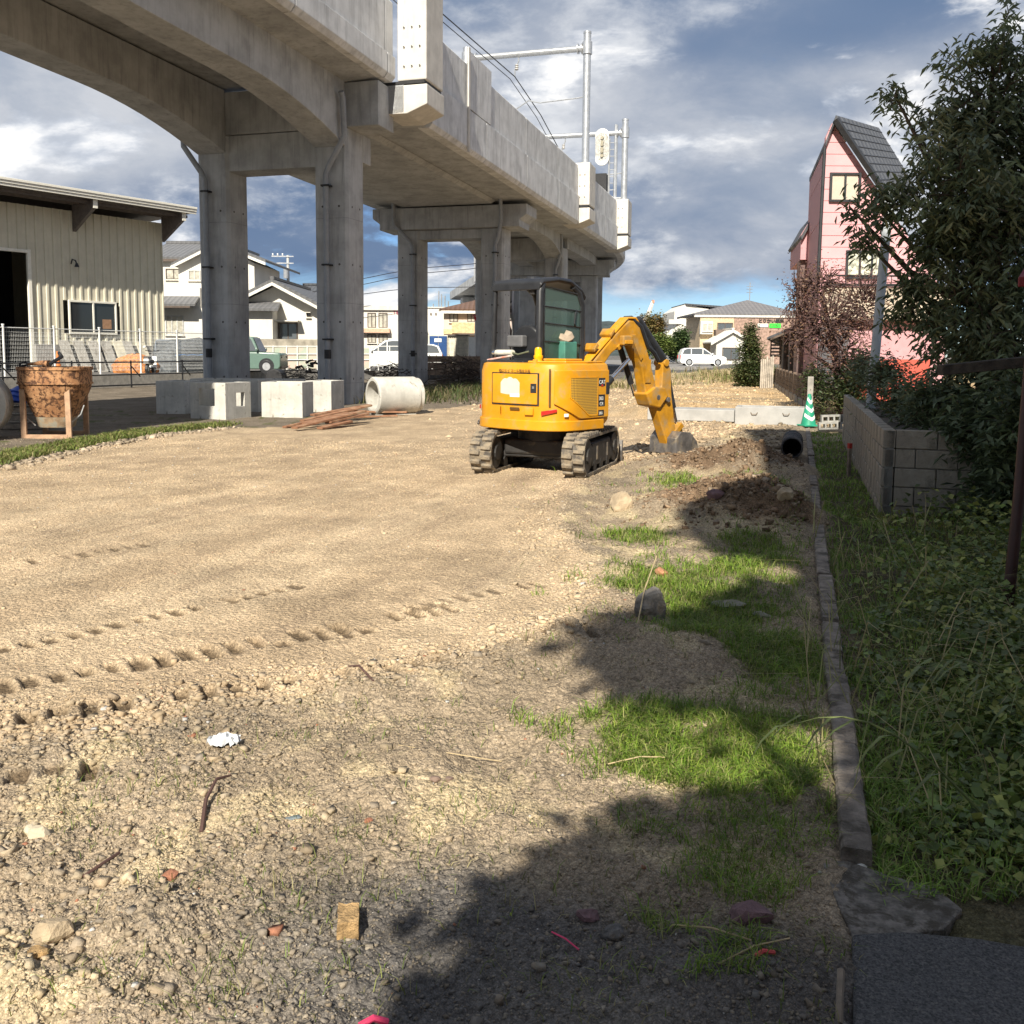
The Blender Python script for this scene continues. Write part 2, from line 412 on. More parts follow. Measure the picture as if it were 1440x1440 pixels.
GR = [(1.02, 3.72, .50, .50), (.75, 4.02, .40, .26), (1.30, 3.45, .28, .50), (.62, 3.75, .25, .3), (1.45, 6.2, .55, .75), (1.1, 6.55, .42, .45), (1.55, 7.0, .45, .4), (1.15, 5.5, .3, .4),
      (1.5, 5.0, .35, .5), (2.05, 11.6, .42, .55), (2.0, 7.9, .3, .6), (1.05, 8.2, .25, .3), (3.0, 11.7, .35, .5), (1.2, 2.6, .25, .35)]
def grass_halo(X, Y):
    g = np.zeros(np.shape(X))
    for cx, cy, rx, ry in GR: g = np.maximum(g, np.exp(-((X-cx)/(rx*1.7))**2-((Y-cy)/(ry*1.7))**2))
    return np.maximum(g, .9*np.exp(-((X-KX(Y)+.25)/.30)**2)*(Y < 10))
def grass_mask(X, Y):
    g = np.zeros(np.shape(X))
    for cx, cy, rx, ry in GR:
        g = np.maximum(g, np.exp(-((X-cx)/rx)**4-((Y-cy)/ry)**4))
    return sstep(g+1.1*fbm(X, Y, 3.0, 4)+.7*fbm(X+9, Y, 11, 3), .30, .95)*sstep(g, .04, .3)

NC = 560
tt = np.concatenate([-np.geomspace(6, .76, 26), np.linspace(-.74, .74, NC), np.geomspace(.76, 6, 26)])
yy = [1.25]
while yy[-1] < 400: yy.append(yy[-1]*(1.0036 if yy[-1] < 9 else 1.0065 if yy[-1] < 17 else 1.016 if yy[-1] < 60 else 1.06))
yy = np.array(yy)
TT, YY = np.meshgrid(tt, yy); XX = TT*(YY+.2)
ZZ = ground_h(XX, YY); ZZ = ground_lugs(XX, YY, ZZ)
nr, nc = XX.shape
idx = np.arange(nr*nc).reshape(nr, nc)
FF = np.stack([idx[:-1, :-1], idx[:-1, 1:], idx[1:, 1:], idx[1:, :-1]], -1).reshape(-1, 4)
GC = ground_col(XX, YY)
m_soil = MV('soil', .97, .20, 40., .6, 130., grit=((38., .10), (95., .24), (230., .26)))
gobj = npmesh('ground', np.stack([XX, YY, ZZ], -1).reshape(-1, 3), FF, m_soil, GC.reshape(-1, 3), None, 'structure', True)
gz = lambda X, Y: float(ground_h(np.array([X]), np.array([Y]), False)[0])
tr = MB().add([(-900, -400, -.55), (900, -400, -.55), (900, 1200, -.55), (-900, 1200, -.55)], [(0, 1, 2, 3)]).build('terrain', M('plain_soil', (.20, .17, .13), .95, scale=.5, bump=.3))
tr['kind'] = 'structure'

# asphalt path at the near right corner, broken concrete apron beside it
def flat(name, pts, z, mat, thick=.10, kind='structure'):
    o = MB().prism([(p[0], p[1]) for p in pts], z-thick, z).build(name, mat, None, .01)
    o['kind'] = kind; return o
m_asph = M('asphalt', (.075, .074, .074), .9, var=.6, scale=150, bump=.45, bscale=260, dirt=(.16, .15, .14), dscale=90, dthr=(.52, .66))
flat('asphalt_path', [(.955, 2.515), (1.10, 2.53), (1.30, 2.50), (1.55, 2.42), (2.4, 2.25), (2.4, 1.0), (.60, 1.0), (.76, 1.9), (.83, 2.15)], .004, m_asph, .3)
m_conc_old = M('old_concrete', (.25, .225, .195), .95, var=.4, scale=25, bump=1., bscale=90, dirt=(.10, .085, .065), dscale=14, dthr=(.45, .6))

# ------------------------------------------------------------------ loose stones
ICO_V = []
ph = (1+5**.5)/2
for a in (-1, 1):
    for b in (-ph, ph): ICO_V += [(0, a, b), (a, b, 0), (b, 0, a)]
ICO_V = np.array(ICO_V)/math.hypot(1, ph)
def hull_faces(V):
    F = []
    n = len(V)
    for i in range(n):
        for j in range(i+1, n):
            for k in range(j+1, n):
                nn = np.cross(V[j]-V[i], V[k]-V[i]); dd = (V-V[i])@nn
                if (dd < 1e-6).all(): F.append((i, j, k))
                elif (dd > -1e-6).all(): F.append((i, k, j))
    return np.array(F)
ICO_F = hull_faces(ICO_V)
CUB_V = np.array([(x, y, z) for x in (-.62, .62) for y in (-.62, .62) for z in (-.62, .62)], float); CUB_F = np.array([(0,1,3),(0,3,2),(4,6,7),(4,7,5),(0,4,5),(0,5,1),(2,3,7),(2,7,6),(0,2,6),(0,6,4),(1,5,7),(1,7,3)])
OCT_V = np.array([(1, 0, 0), (-1, 0, 0), (0, 1, 0), (0, -1, 0), (0, 0, 1), (0, 0, -1)], float); OCT_F = hull_faces(OCT_V)
def rocks(name, P, S, colr, base, mat, flat_=.65, jit=.40, parent=None):
    V, F = base; n = len(P)
    v = V[None]*(1+jit*(rs.rand(n, len(V), 1)-.5)*2)
    sc3 = np.stack([.75+.5*rs.rand(n), .75+.5*rs.rand(n), flat_*(.7+.6*rs.rand(n))], -1)*S[:, None]
    v = v*sc3[:, None, :]
    a = rs.rand(n)*6.283; ca, sa = np.cos(a), np.sin(a); tilt = (rs.rand(n)-.5)*.9; ct, st = np.cos(tilt), np.sin(tilt)
    y2 = v[..., 1]*ct[:, None]-v[..., 2]*st[:, None]; z2 = v[..., 1]*st[:, None]+v[..., 2]*ct[:, None]
    x3 = v[..., 0]*ca[:, None]-y2*sa[:, None]; y3 = v[..., 0]*sa[:, None]+y2*ca[:, None]
    v = np.stack([x3, y3, z2], -1)+P[:, None, :]
    f = (F[None]+np.arange(n)[:, None, None]*len(V)).reshape(-1, 3)
    cc = np.repeat(colr, len(V), 0)
    return npmesh(name, v.reshape(-1, 3), f, mat, cc, parent, 'stuff' if parent is None else None)
m_stone = MV('stones', .93, .22, 45., .5, 120.)
def scatter(n, y0, y1, tmax=.66):
    Y = y0*(y1/y0)**rs.rand(n); X = (rs.rand(n)*2-1)*tmax*Y; return X, Y
X, Y = scatter(190000, 2.0, 17)
d = seg_dist(X, Y, EDGE); iny = inpoly(X, Y, YARD); sd = np.where(iny, d, -d)
gm = grass_mask(X, Y); clump = fbm(X, Y, 1.6, 3); k = X-KX(Y)
band = np.exp(-((sd-.15)/.32)**2)*sstep(Y, 3.3, 4.2)
prob = np.where(iny, .30+.30*sstep(clump, .0, .3), .42+.3*sstep(clump, 0, .3)) + .6*band
prob = np.where(k > -.05, .05, prob)*(1-.8*gm)
prob = np.where((~iny) & (X < -3) & (Y > 7), .2, prob)
nearl = sstep(-X, .2, 1.0)*(1-sstep(Y, 3.6, 4.6)); prob = prob + .25*nearl
keep = rs.rand(len(X)) < prob
lug = np.zeros(len(X), bool)
for c in LUGS: lug |= (np.abs(X-c[0]) < .06) & (np.abs(Y-c[1]) < .07)
keep &= ~lug | (rs.rand(len(X)) < .15)
X, Y, sd, iny, band, nearl, k = X[keep], Y[keep], sd[keep], iny[keep], band[keep], nearl[keep], k[keep]
S = np.exp(rs.randn(len(X))*.55)*(.0030+.0048*band+.0010*nearl+.0002*(~iny)); S = np.clip(np.maximum(S, .00095*Y), .002, .026)
Z = ground_lugs(X, Y, ground_h(X, Y))
base = ground_col(X, Y)
tone = rs.rand(len(X))
pal = np.array([(.46, .37, .25), (.52, .43, .30), (.36, .31, .25), (.42, .32, .20), (.30, .28, .25), (.56, .47, .33)])
cc = pal[rs.randint(0, 6, len(X))]*(.75+.5*rs.rand(len(X))[:, None]); cc = .30*cc+.70*base*(.78+.5*rs.rand(len(X))[:, None])
cc = np.where((rs.rand(len(X)) < .006)[:, None], (.50, .48, .45), cc); cc = np.where((rs.rand(len(X)) < .003)[:, None], (.35, .16, .10), cc)
big_ = S > .009
def strew(nm, m, bs):
    rocks(nm, np.stack([X[m], Y[m], Z[m]+S[m]*.12], -1), S[m], cc[m], bs, m_stone)
strew('gravel', ~big_, (OCT_V, OCT_F)); strew('pebbles', big_, (CUB_V, CUB_F))
# clods of dug earth on the two dark mounds
n = 5200; mi = rs.randint(0, 5, n); MM = np.array(MOUNDS)
X = MM[mi, 0]+MM[mi, 2]*rs.randn(n)*.62; Y = MM[mi, 1]+MM[mi, 3]*rs.randn(n)*.62
ok = X < KX(Y)-.05; X, Y = X[ok], Y[ok]; n = len(X)
S = np.clip(.0115*np.exp(rs.randn(n)*.6), .006, .045)
cc = np.array([(.20, .135, .085), (.24, .16, .10), (.16, .11, .07), (.28, .20, .13), (.32, .25, .18)])[rs.randint(0, 5, n)]*(.7+.6*rs.rand(n)[:, None])
rocks('earth_clods', np.stack([X, Y, ground_h(X, Y)+S*.2], -1), S, cc, (CUB_V, CUB_F), m_stone, .8, .5)
# pale stones along the left edge of the yard and rubble by the culvert
LL = np.array(LEFT[1:6]); n = 900; u = rs.rand(n)*(len(LL)-1); i = u.astype(int); fr = (u-i)[:, None]
PP = LL[i]*(1-fr)+LL[i+1]*fr + rs.randn(n, 2)*(.12, .22); S = np.clip(.018*np.exp(rs.randn(n)*.6), .008, .07)
cc = np.array([(.36, .29, .21), (.29, .235, .17), (.42, .34, .25)])[rs.randint(0, 3, n)]*(.75+.5*rs.rand(n)[:, None])
rocks('edge_rubble', np.stack([PP[:, 0], PP[:, 1], ground_h(PP[:, 0], PP[:, 1])+S*.2], -1), S, cc, (CUB_V, CUB_F), m_stone)
n = 5200; Y = 14+9*rs.rand(n); X = KX(Y)-.3-4.4*rs.rand(n)**1.1; ok = X > .25*Y-2; X, Y = X[ok], Y[ok]; n = len(X)
S = np.clip(.017*np.exp(rs.randn(n)*.6), .010, .07); cc = ground_col(X, Y)*(.65+.6*rs.rand(n)[:, None])
rocks('rubble', np.stack([X, Y, ground_h(X, Y)+S*.2], -1), S, cc, (CUB_V, CUB_F), m_stone)
n = 9000; Y = 17*(46/17)**rs.rand(n); X = (-.05+.5*rs.rand(n))*Y+rs.randn(n)*.5; S = np.clip(.0010*Y*np.exp(rs.randn(n)*.55), .014, .09)
ok = (X < KX(Y)+ .5); X, Y, S = X[ok], Y[ok], S[ok]
rocks('far_gravel', np.stack([X, Y, ground_h(X, Y)], -1), S, ground_col(X, Y)*(.8+.45*rs.rand(len(X))[:, None]), (OCT_V, OCT_F), m_stone, .5)

# ------------------------------------------------------------------ grass and weeds
m_leafy = MV('blades', .6, .15, 30., 0, 10, .35)
def blades(name, X, Y, H, W, colr, lean=.5, Z=None):
    n = len(X); Z = ground_h(X, Y, False)-.01 if Z is None else Z
    a = rs.rand(n)*6.283; l = lean*(.3+rs.rand(n))*H; dx, dy = np.cos(a)*l, np.sin(a)*l
    b = a+1.57+rs.randn(n)*.5; wx, wy = np.cos(b)*W, np.sin(b)*W
    P0 = np.stack([X, Y, Z], -1); w_ = np.stack([wx, wy, 0*wx], -1)
    P1 = P0+np.stack([dx*.35, dy*.35, H*.62], -1); P2 = P0+np.stack([dx, dy, H*(1-.25*lean)], -1)
    v = np.stack([P0-w_, P0+w_, P1+w_*.8, P1-w_*.8, P2+w_*.12, P2-w_*.12], 1).reshape(-1, 3)
    o = np.arange(n)[:, None]*6
    f = np.concatenate([o+np.array([[0, 1, 2, 3]]), o+np.array([[3, 2, 4, 5]])], 0)
    return npmesh(name, v, f, m_leafy, np.repeat(colr, 6, 0), None, 'stuff')
def pick(pal, n, j=.35): return np.array(pal)[rs.randint(0, len(pal), n)]*(1-j+2*j*rs.rand(n)[:, None])
GREEN = [(.15, .26, .025), (.20, .31, .035), (.12, .21, .025), (.25, .32, .05), (.30, .30, .11)]
X, Y = scatter(520000, 2.3, 14, .5); X = np.abs(X)
g = np.maximum(grass_mask(X, Y)**1.4, .30*sstep(grass_halo(X, Y)+1.2*fbm(X, Y, 5, 3), .45, 1.1))*(X < KX(Y)-.02); ok = rs.rand(len(X)) < g*.9; X, Y = X[ok][:52000], Y[ok][:52000]; n = len(X)
blades('grass', X, Y, (.012+.070*rs.rand(n)**2.2)*(1+.05*Y), .0012+.00022*Y, pick(GREEN, n), 1.1)
# thin tufts through the rough soil
n0 = 520; cx, cy = scatter(n0, 2.1, 11, .5); ok = (~inpoly(cx, cy, YARD)) & (cx < KX(cy)); cx, cy = cx[ok], cy[ok]
cx = np.concatenate([cx, [-1.15, -1.0, -.85, -1.2, .02, -.05, .1, .15, .35]]); cy = np.concatenate([cy, [2.17, 2.15, 2.2, 2.25, 2.62, 2.5, 2.3, 2.4, 2.85]])
rep = 18; X = np.repeat(cx, rep)+rs.randn(len(cx)*rep)*.06; Y = np.repeat(cy, rep)+rs.randn(len(cx)*rep)*.06; n = len(X)
blades('grass_tufts', X, Y, .015+.06*rs.rand(n)**1.5, .0011+.0002*Y, pick([(.14, .20, .035), (.20, .22, .06), (.28, .25, .12)], n), .9)
# grass right of the kerb
X = []; n = 42000; Y = 2.7*(20/2.7)**rs.rand(n); X = KX(Y)+.12+rs.rand(n)**1.3*np.minimum(1.9, .25*Y); ok = rs.rand(n) < .75+fbm(X, Y, 2, 3); X, Y = X[ok], Y[ok]; n = len(X)
ok = ~((Y < 2.75) & (X > .9)); X, Y = X[ok], Y[ok]; n = len(X)
blades('verge_grass', X, Y, (.03+.07*rs.rand(n)), .0018+.0003*Y, pick([(.19, .31, .045), (.23, .35, .055), (.16, .25, .05), (.30, .31, .11)], n), .9)
# long dry stems
n = 420; Y = 3.1*(9/3.1)**rs.rand(n); X = KX(Y)-.1+rs.rand(n)*2.0
blades('dry_stems', X, Y, .18+.45*rs.rand(n), .0022+.0003*Y, pick([(.38, .31, .16), (.30, .28, .12), (.24, .25, .09)], n), 1.5)
# strip of grass left of the yard
n = 9000; u = rs.rand(n)*(len(LL)-1); i = u.astype(int); fr = (u-i)[:, None]; PP = LL[i]*(1-fr)+LL[i+1]*fr
X, Y = PP[:, 0]-.12-.7*rs.rand(n), PP[:, 1]+.3+1.2*rs.rand(n)**1.4; blades('edge_grass', X, Y, .05+.09*rs.rand(n), .008+0*X, pick([(.14, .20, .04), (.20, .23, .06), (.24, .22, .09)], n), .9)
n = 5000; Y = 29+16*rs.rand(n); X = .311*Y-13.9+rs.randn(n)*1.3+.7; blades('column_weeds', X, Y, .12+.45*rs.rand(n)**2, .012+0*X, pick([(.06, .09, .025), (.10, .12, .04), (.16, .13, .07)], n), .9)
n = 6000; X = 4+13*rs.rand(n); Y = 43.5+.12*X+rs.randn(n)*1.6; ok = rs.rand(n) < .6+fbm(X, Y, .5, 3)*1.6; X, Y = X[ok], Y[ok]; n = len(X)
blades('bank_weeds', X, Y, .12+.35*rs.rand(n), .016+0*X, pick([(.15, .18, .05), (.30, .26, .12), (.38, .31, .17)], n), .9)

LEAF_V = np.array([(0, 0, 0), (-.5, .5, .10), (0, 1, -.05), (.5, .5, .10)])
LEAF_F = np.array([(0, 1, 2), (0, 2, 3)])
def leaves(name, P, L, asp, colr, mat, droop=.2, parent=None, kind=None, up=.6):
    """leaf-sized folded faces: P points, L lengths, asp width/length, droop 0 (any way) .. 1 (hanging)"""
    n = len(P); a = rs.rand(n)*6.283
    el = (rs.rand(n)-.5)*2*up*(1-droop) - droop*1.25
    T_ = np.stack([np.cos(a)*np.cos(el), np.sin(a)*np.cos(el), np.sin(el)], -1)
    rv = rs.randn(n, 3)*.5+np.array([0, 0, 1.0]); S_ = np.cross(T_, rv); S_ /= np.linalg.norm(S_, axis=1)[:, None]+1e-9; N_ = np.cross(S_, T_)
    l = LEAF_V
    v = P[:, None]+L[:, None, None]*(l[None, :, 0:1]*asp*S_[:, None]+l[None, :, 1:2]*T_[:, None]+l[None, :, 2:3]*N_[:, None])
    f = (LEAF_F[None]+np.arange(n)[:, None, None]*4).reshape(-1, 3)
    return npmesh(name, v.reshape(-1, 3), f, mat, np.repeat(colr, 4, 0), parent, kind)
m_leaf = MV('leaves', .5, .12, 20., 0, 10, .25)
# leafy ground cover on the bank at the right: a height profile of low clumps
n0 = 620; cy = 2.9*(10.5/2.9)**rs.rand(n0); kx = KX(cy); cx = kx+.28+.45*sstep(cy, 4.5, 7.5)+(rs.rand(n0)**.75)*(.62*cy-kx+.8).clip(.4, 4.2)
hh = (.06+.30*rs.rand(n0)*sstep(cx-kx, .3, 1.3))*(.6+.4*sstep(cy, 3.5, 6))
rep = 62; ii = np.repeat(np.arange(n0), rep); n = len(ii)
r_ = (.10+.035*cy[ii]); X = cx[ii]+rs.randn(n)*r_*.6; Y = cy[ii]+rs.randn(n)*r_*.6; Z = ground_h(X, Y, False)+hh[ii]*(.15+.95*rs.rand(n)**.7)
tone = pick([(.15, .21, .05), (.22, .27, .065), (.29, .31, .08), (.12, .17, .055), (.15, .19, .08)], n0, .25)
ok = ~((Y < 2.7) & (X > .95)) & (X > KX(Y)+.1) & ~((X > 3.6) & (Y > 9.6))
P_ = np.stack([X, Y, Z], -1)[ok]
leaves('ground_cover', P_, ((.018+.028*rs.rand(n))*(1+.09*cy[ii]))[ok], .75, (tone[ii]*(.75+.5*rs.rand(n)[:, None]))[ok], m_leaf, .05, None, 'stuff', .7)
# ================================================================== RAILWAY VIADUCT
GRADE = -.024
AZ0 = math.atan(.311)
def frame(s):
    """point and heading of the line n = 0 (outer face of the right-hand columns); straight, then bending left"""
    ox, oy = -13.9, 0.0
    if s <= 62: return ox+s*math.sin(AZ0), oy+s*math.cos(AZ0), AZ0
    x, y = ox+62*math.sin(AZ0), oy+62*math.cos(AZ0); k = R(2.0); t = 0.; h = AZ0
    while t < s-62:
        st = min(.5, s-62-t); h = AZ0-k*min(t+st/2, 14); x += st*math.sin(h); y += st*math.cos(h); t += st
    return x, y, AZ0-k*min(s-62, 14)
def V(s, n, z, g=True):
    x, y, h = frame(s); return (x+n*math.cos(h), y-n*math.sin(h), z+(GRADE*(s-31) if g else 0))
def srange(s0, s1, step=1.2):
    if s1 <= 62: return [s0, s1]
    k = max(1, int((s1-s0)/step)); return [s0+(s1-s0)*i/k for i in range(k+1)]
def along(mb, poly, s0, s1, g=True):        # cross-section polygon (n, z) run from s0 to s1
    return mb.loft([[V(s, n, z, g) for n, z in poly] for s in srange(s0, s1)])
def across(mb, poly, n0, n1, g=True):       # side polygon (s, z) run from n0 to n1
    a = [V(s, n0, z, g) for s, z in poly]; b = [V(s, n1, z, g) for s, z in poly]
    return mb.loft([a, b])
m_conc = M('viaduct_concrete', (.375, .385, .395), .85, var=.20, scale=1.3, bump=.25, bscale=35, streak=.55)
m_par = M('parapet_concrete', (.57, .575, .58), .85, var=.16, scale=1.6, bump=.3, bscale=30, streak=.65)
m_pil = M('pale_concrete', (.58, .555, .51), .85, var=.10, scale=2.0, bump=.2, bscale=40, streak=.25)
m_pipe = M('grey_pvc', (.26, .28, .31), .45, var=.1, scale=4)
m_blk = M('black_rubber', (.02, .02, .022), .6, var=.3, scale=10)
m_steel = M('galvanised_steel', (.55, .56, .57), .35, .7, var=.1, scale=5)
via = thing('railway_viaduct', 'long grey concrete railway viaduct on paired columns crossing the yard', 'viaduct', V(30.8, -2.5, 0, False), world=True)
def P_(name, mb, mat=None, bevel=.02, parent=None, smooth=False): return mb.build(name, mat or m_conc, parent or via, bevel, smooth)
# deck slab and edges; the frame bays have a shallow edge, the girder bays a deep one
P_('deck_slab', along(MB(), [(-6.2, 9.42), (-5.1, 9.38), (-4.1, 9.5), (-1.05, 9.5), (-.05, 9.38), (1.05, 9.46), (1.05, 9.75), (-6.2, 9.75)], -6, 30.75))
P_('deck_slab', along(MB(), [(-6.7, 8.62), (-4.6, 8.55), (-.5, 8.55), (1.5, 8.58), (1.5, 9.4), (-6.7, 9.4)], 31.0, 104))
def fascia(s0, s1, no, zb, zj, ztop):
    s = s0
    while s < s1-.1:
        e = min(s+5.2, s1)
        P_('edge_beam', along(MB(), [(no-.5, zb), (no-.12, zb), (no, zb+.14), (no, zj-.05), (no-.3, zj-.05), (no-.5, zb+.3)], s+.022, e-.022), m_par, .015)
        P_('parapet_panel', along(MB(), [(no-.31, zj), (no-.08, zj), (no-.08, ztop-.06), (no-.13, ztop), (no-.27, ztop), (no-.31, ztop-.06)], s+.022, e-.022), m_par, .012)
        s = e
fascia(-6, 30.96, 1.25, 9.45, 10.2, 11.75)
fascia(32.6, 52.2, 1.74, 8.54, 10.0, 11.5)
fascia(53.6, 62.2, 1.74, 8.54, 10.0, 11.5)
fascia(63.8, 86, 1.74, 8.54, 10.0, 11.5)
P_('far_parapet', along(MB(), [(-6.9, 8.7), (-6.65, 8.7), (-6.65, 11.4), (-6.9, 11.4)], 31, 86), m_par)
P_('far_parapet', along(MB(), [(-6.4, 9.45), (-6.15, 9.45), (-6.15, 11.6), (-6.4, 11.6)], -6, 30.75), m_par)
# pilasters that carry the gantries: pale front faces
for s, top, no in ((31.0, 12.6, 2.2), (52.3, 11.6, 2.25), (62.3, 11.55, 2.35)):
    p = P_('pilaster', across(MB(), [(s, 9.5), (s+1.35, 9.5), (s+1.35, top), (s, top)], 1.28, no), m_pil, .04)
    P_('joint_seal', across(MB(), [(s-.02, 9.40), (s+1.3, 9.40), (s+1.3, 9.48), (s-.02, 9.48)], -.4, no-.05), m_blk, 0)
    P_('corbel', along(MB(), [(.15, 8.58), (no-.62, 8.56), (no+.02, 8.8), (no+.02, 9.38), (.15, 9.38)], s+.0, s+1.4), m_pil, .03)
# girder of the drop-in bay
P_('box_girder', along(MB(), [(-4.9, 8.54), (-4.7, 8.40), (-.45, 8.40), (-.25, 8.54)], 31.2, 44.9))
def haunch(s0, s1, zc, zm, L, top):
    pts = [(s0, top)]
    for i in range(9): t = i/8; pts.append((s0+L*t, zm-(zm-zc)*(1-t)**2))
    for i in range(9): t = i/8; pts.append((s1-L*(1-t), zm-(zm-zc)*t**2))
    return pts+[(s1, top)]
for n0, n1 in ((-1.05, -.05), (-5.1, -4.1)):
    P_('arched_girder', across(MB(), haunch(5.0, 30.25, 7.55, 8.28, 5.2, 9.42), n0, n1))
    P_('arched_girder', across(MB(), haunch(46.45, 56.0, 7.35, 8.05, 3.4, 8.58), n0, n1))
def straight(n0, n1, s0, s1): P_('girder', along(MB(), [(n0, 8.0), (n1, 8.0), (n1, 8.56), (n0, 8.56)], s0, s1))
for n0, n1 in ((-1.05, -.05), (-5.1, -4.1)): straight(n0, n1, 57.1, 100)
P_('corbel_beam', across(MB(), [(30.28, 8.1), (31.35, 8.1), (31.35, 9.36), (30.28, 9.36)], -5.7, 1.0))
P_('bearing_block', across(MB(), [(31.36, 7.3), (31.9, 7.3), (31.9, 8.12), (31.36, 8.12)], -.9, -.02))
P_('tie_beam', across(MB(), [(30.35, 7.02), (31.25, 7.02), (31.25, 8.08), (30.35, 8.08)], -4.1, -1.05))
BENTS = [(30.26, 8.08), (45.3, 7.4), (56.0, 7.9), (66.0, 7.4), (75.0, 7.4), (86, 7.4), (98, 7.4)]
tie = M('tie_hole', (.09, .085, .08), .9)
for bi, (s, top) in enumerate(BENTS):
    for n0 in (-1.1, -5.15):
        zt = top+GRADE*(s-31)
        c = MB()
        ring = lambda z: [V(s+a, n0+b, z, False) for a, b in ((0, .09), (.09, 0), (1.03, 0), (1.12, .09), (1.12, 1.01), (1.03, 1.1), (.09, 1.1), (0, 1.01))]
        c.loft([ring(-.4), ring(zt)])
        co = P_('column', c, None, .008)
        if bi < 2:
            for z in (.75, 2.45, 4.15, 5.85):
                for a, b in ((.28, -.012), (.82, -.012)): P_('tie_hole', MB().tube([V(s-.004, n0+a, z, False), V(s+.03, n0+a, z, False)], .035, 8), tie, 0, co)
                for a in (.3, .8): P_('tie_hole', MB().tube([V(s+a, n0+1.09, z, False), V(s+a, n0+1.104, z, False)], .035, 8), tie, 0, co)
            for z in (.62, 3.0, 5.5):
                h = MB().loft([[V(s+a, n0+b, zz, False) for a, b in ((-.003, .085), (.085, -.003), (1.035, -.003), (1.123, .085), (1.123, 1.015), (1.035, 1.103), (.085, 1.103), (-.003, 1.015))] for zz in (z, z+.010)])
                P_('pour_joint', h, M('pour_line', (.22, .225, .23), .9), 0, co)
    if bi not in (0, 2):
        P_('cap_beam', across(MB(), [(s-.25, 7.42), (s+1.35, 7.42), (s+1.35, 8.38), (s-.25, 8.38)], -5.9, .78))
        P_('cap_wing', along(MB(), [(.78, 7.7), (1.12, 7.95), (1.12, 8.38), (.78, 8.38)], s-.25, s+1.35))
        P_('cap_wing', along(MB(), [(-5.9, 7.7), (-6.25, 7.95), (-6.25, 8.38), (-5.9, 8.38)], s-.25, s+1.35))
        P_('tie_beam', across(MB(), [(s+.1, 7.0), (s+1.0, 7.0), (s+1.0, 7.41), (s+.1, 7.41)], -4.1, -1.05))
    elif bi == 2:
        P_('tie_beam', across(MB(), [(s+.1, 7.3), (s+1.0, 7.3), (s+1.0, 8.5), (s+.1, 8.5)], -4.1, -1.05))
# solid pier walls further along
for s in (69.0, 74.0): P_('pier_wall', across(MB(), [(s, -.3), (s+1.4, -.3), (s+1.4, 7.0), (s, 7.0)], -5.6, .3, False))
# drain pipes on the column fronts
def drain(s, n, ztop, jog, zb=0.1):
    z1 = ztop
    p = MB().tube([V(s-.62, n+jog, z1+1.75, False), V(s-.5, n+jog, z1+1.62, False), V(s-.42, n+jog, z1+.55, False), V(s-.18, n+.12*np.sign(jog), z1-.2, False), V(s-.16, n, z1-.45, False), V(s-.16, n, zb, False)], .085, 12)
    o = P_('drain_pipe', p, m_pipe, 0, None, True)
    for z in (z1-.8, z1-3.1, z1-5.3):
        P_('pipe_clamp', across(MB(), [(s-.27, z), (s+.01, z), (s+.01, z+.05), (s-.27, z+.05)], n-.12, n+.13, False), m_blk, 0, o)
    P_('pipe_collar', MB().tube([V(s-.16, n, 1.35, False), V(s-.16, n, 1.62, False)], .10, 12), m_blk, 0, o)
drain(30.26, -.62, 7.2, .75); drain(30.26, -4.75, 7.2, -.55)
drain(45.3, -.35, 6.75, .35, .3); drain(45.3, -4.3, 6.75, -.8, .3); drain(56.0, -.4, 6.6, .4, .3)
P_('cable_duct', along(MB(), [(1.745, 8.5), (1.80, 8.5), (1.80, 11.95), (1.745, 11.95)], 35.75, 35.9), m_pil, .005)
P_('raised_panel', along(MB(), [(1.67, 10.02), (1.71, 10.02), (1.71, 11.92), (1.67, 11.92)], 35.95, 38.4), m_par, .01)
for s_ in (31.0, 52.3, 62.3):
    for n_ in (1.5, 1.75, 2.0):
        for z in (9.9, 10.45, 11.0): P_('tie_hole', MB().tube([V(s_-.046, n_, z), V(s_+.02, n_, z)], .022, 6), tie, 0)

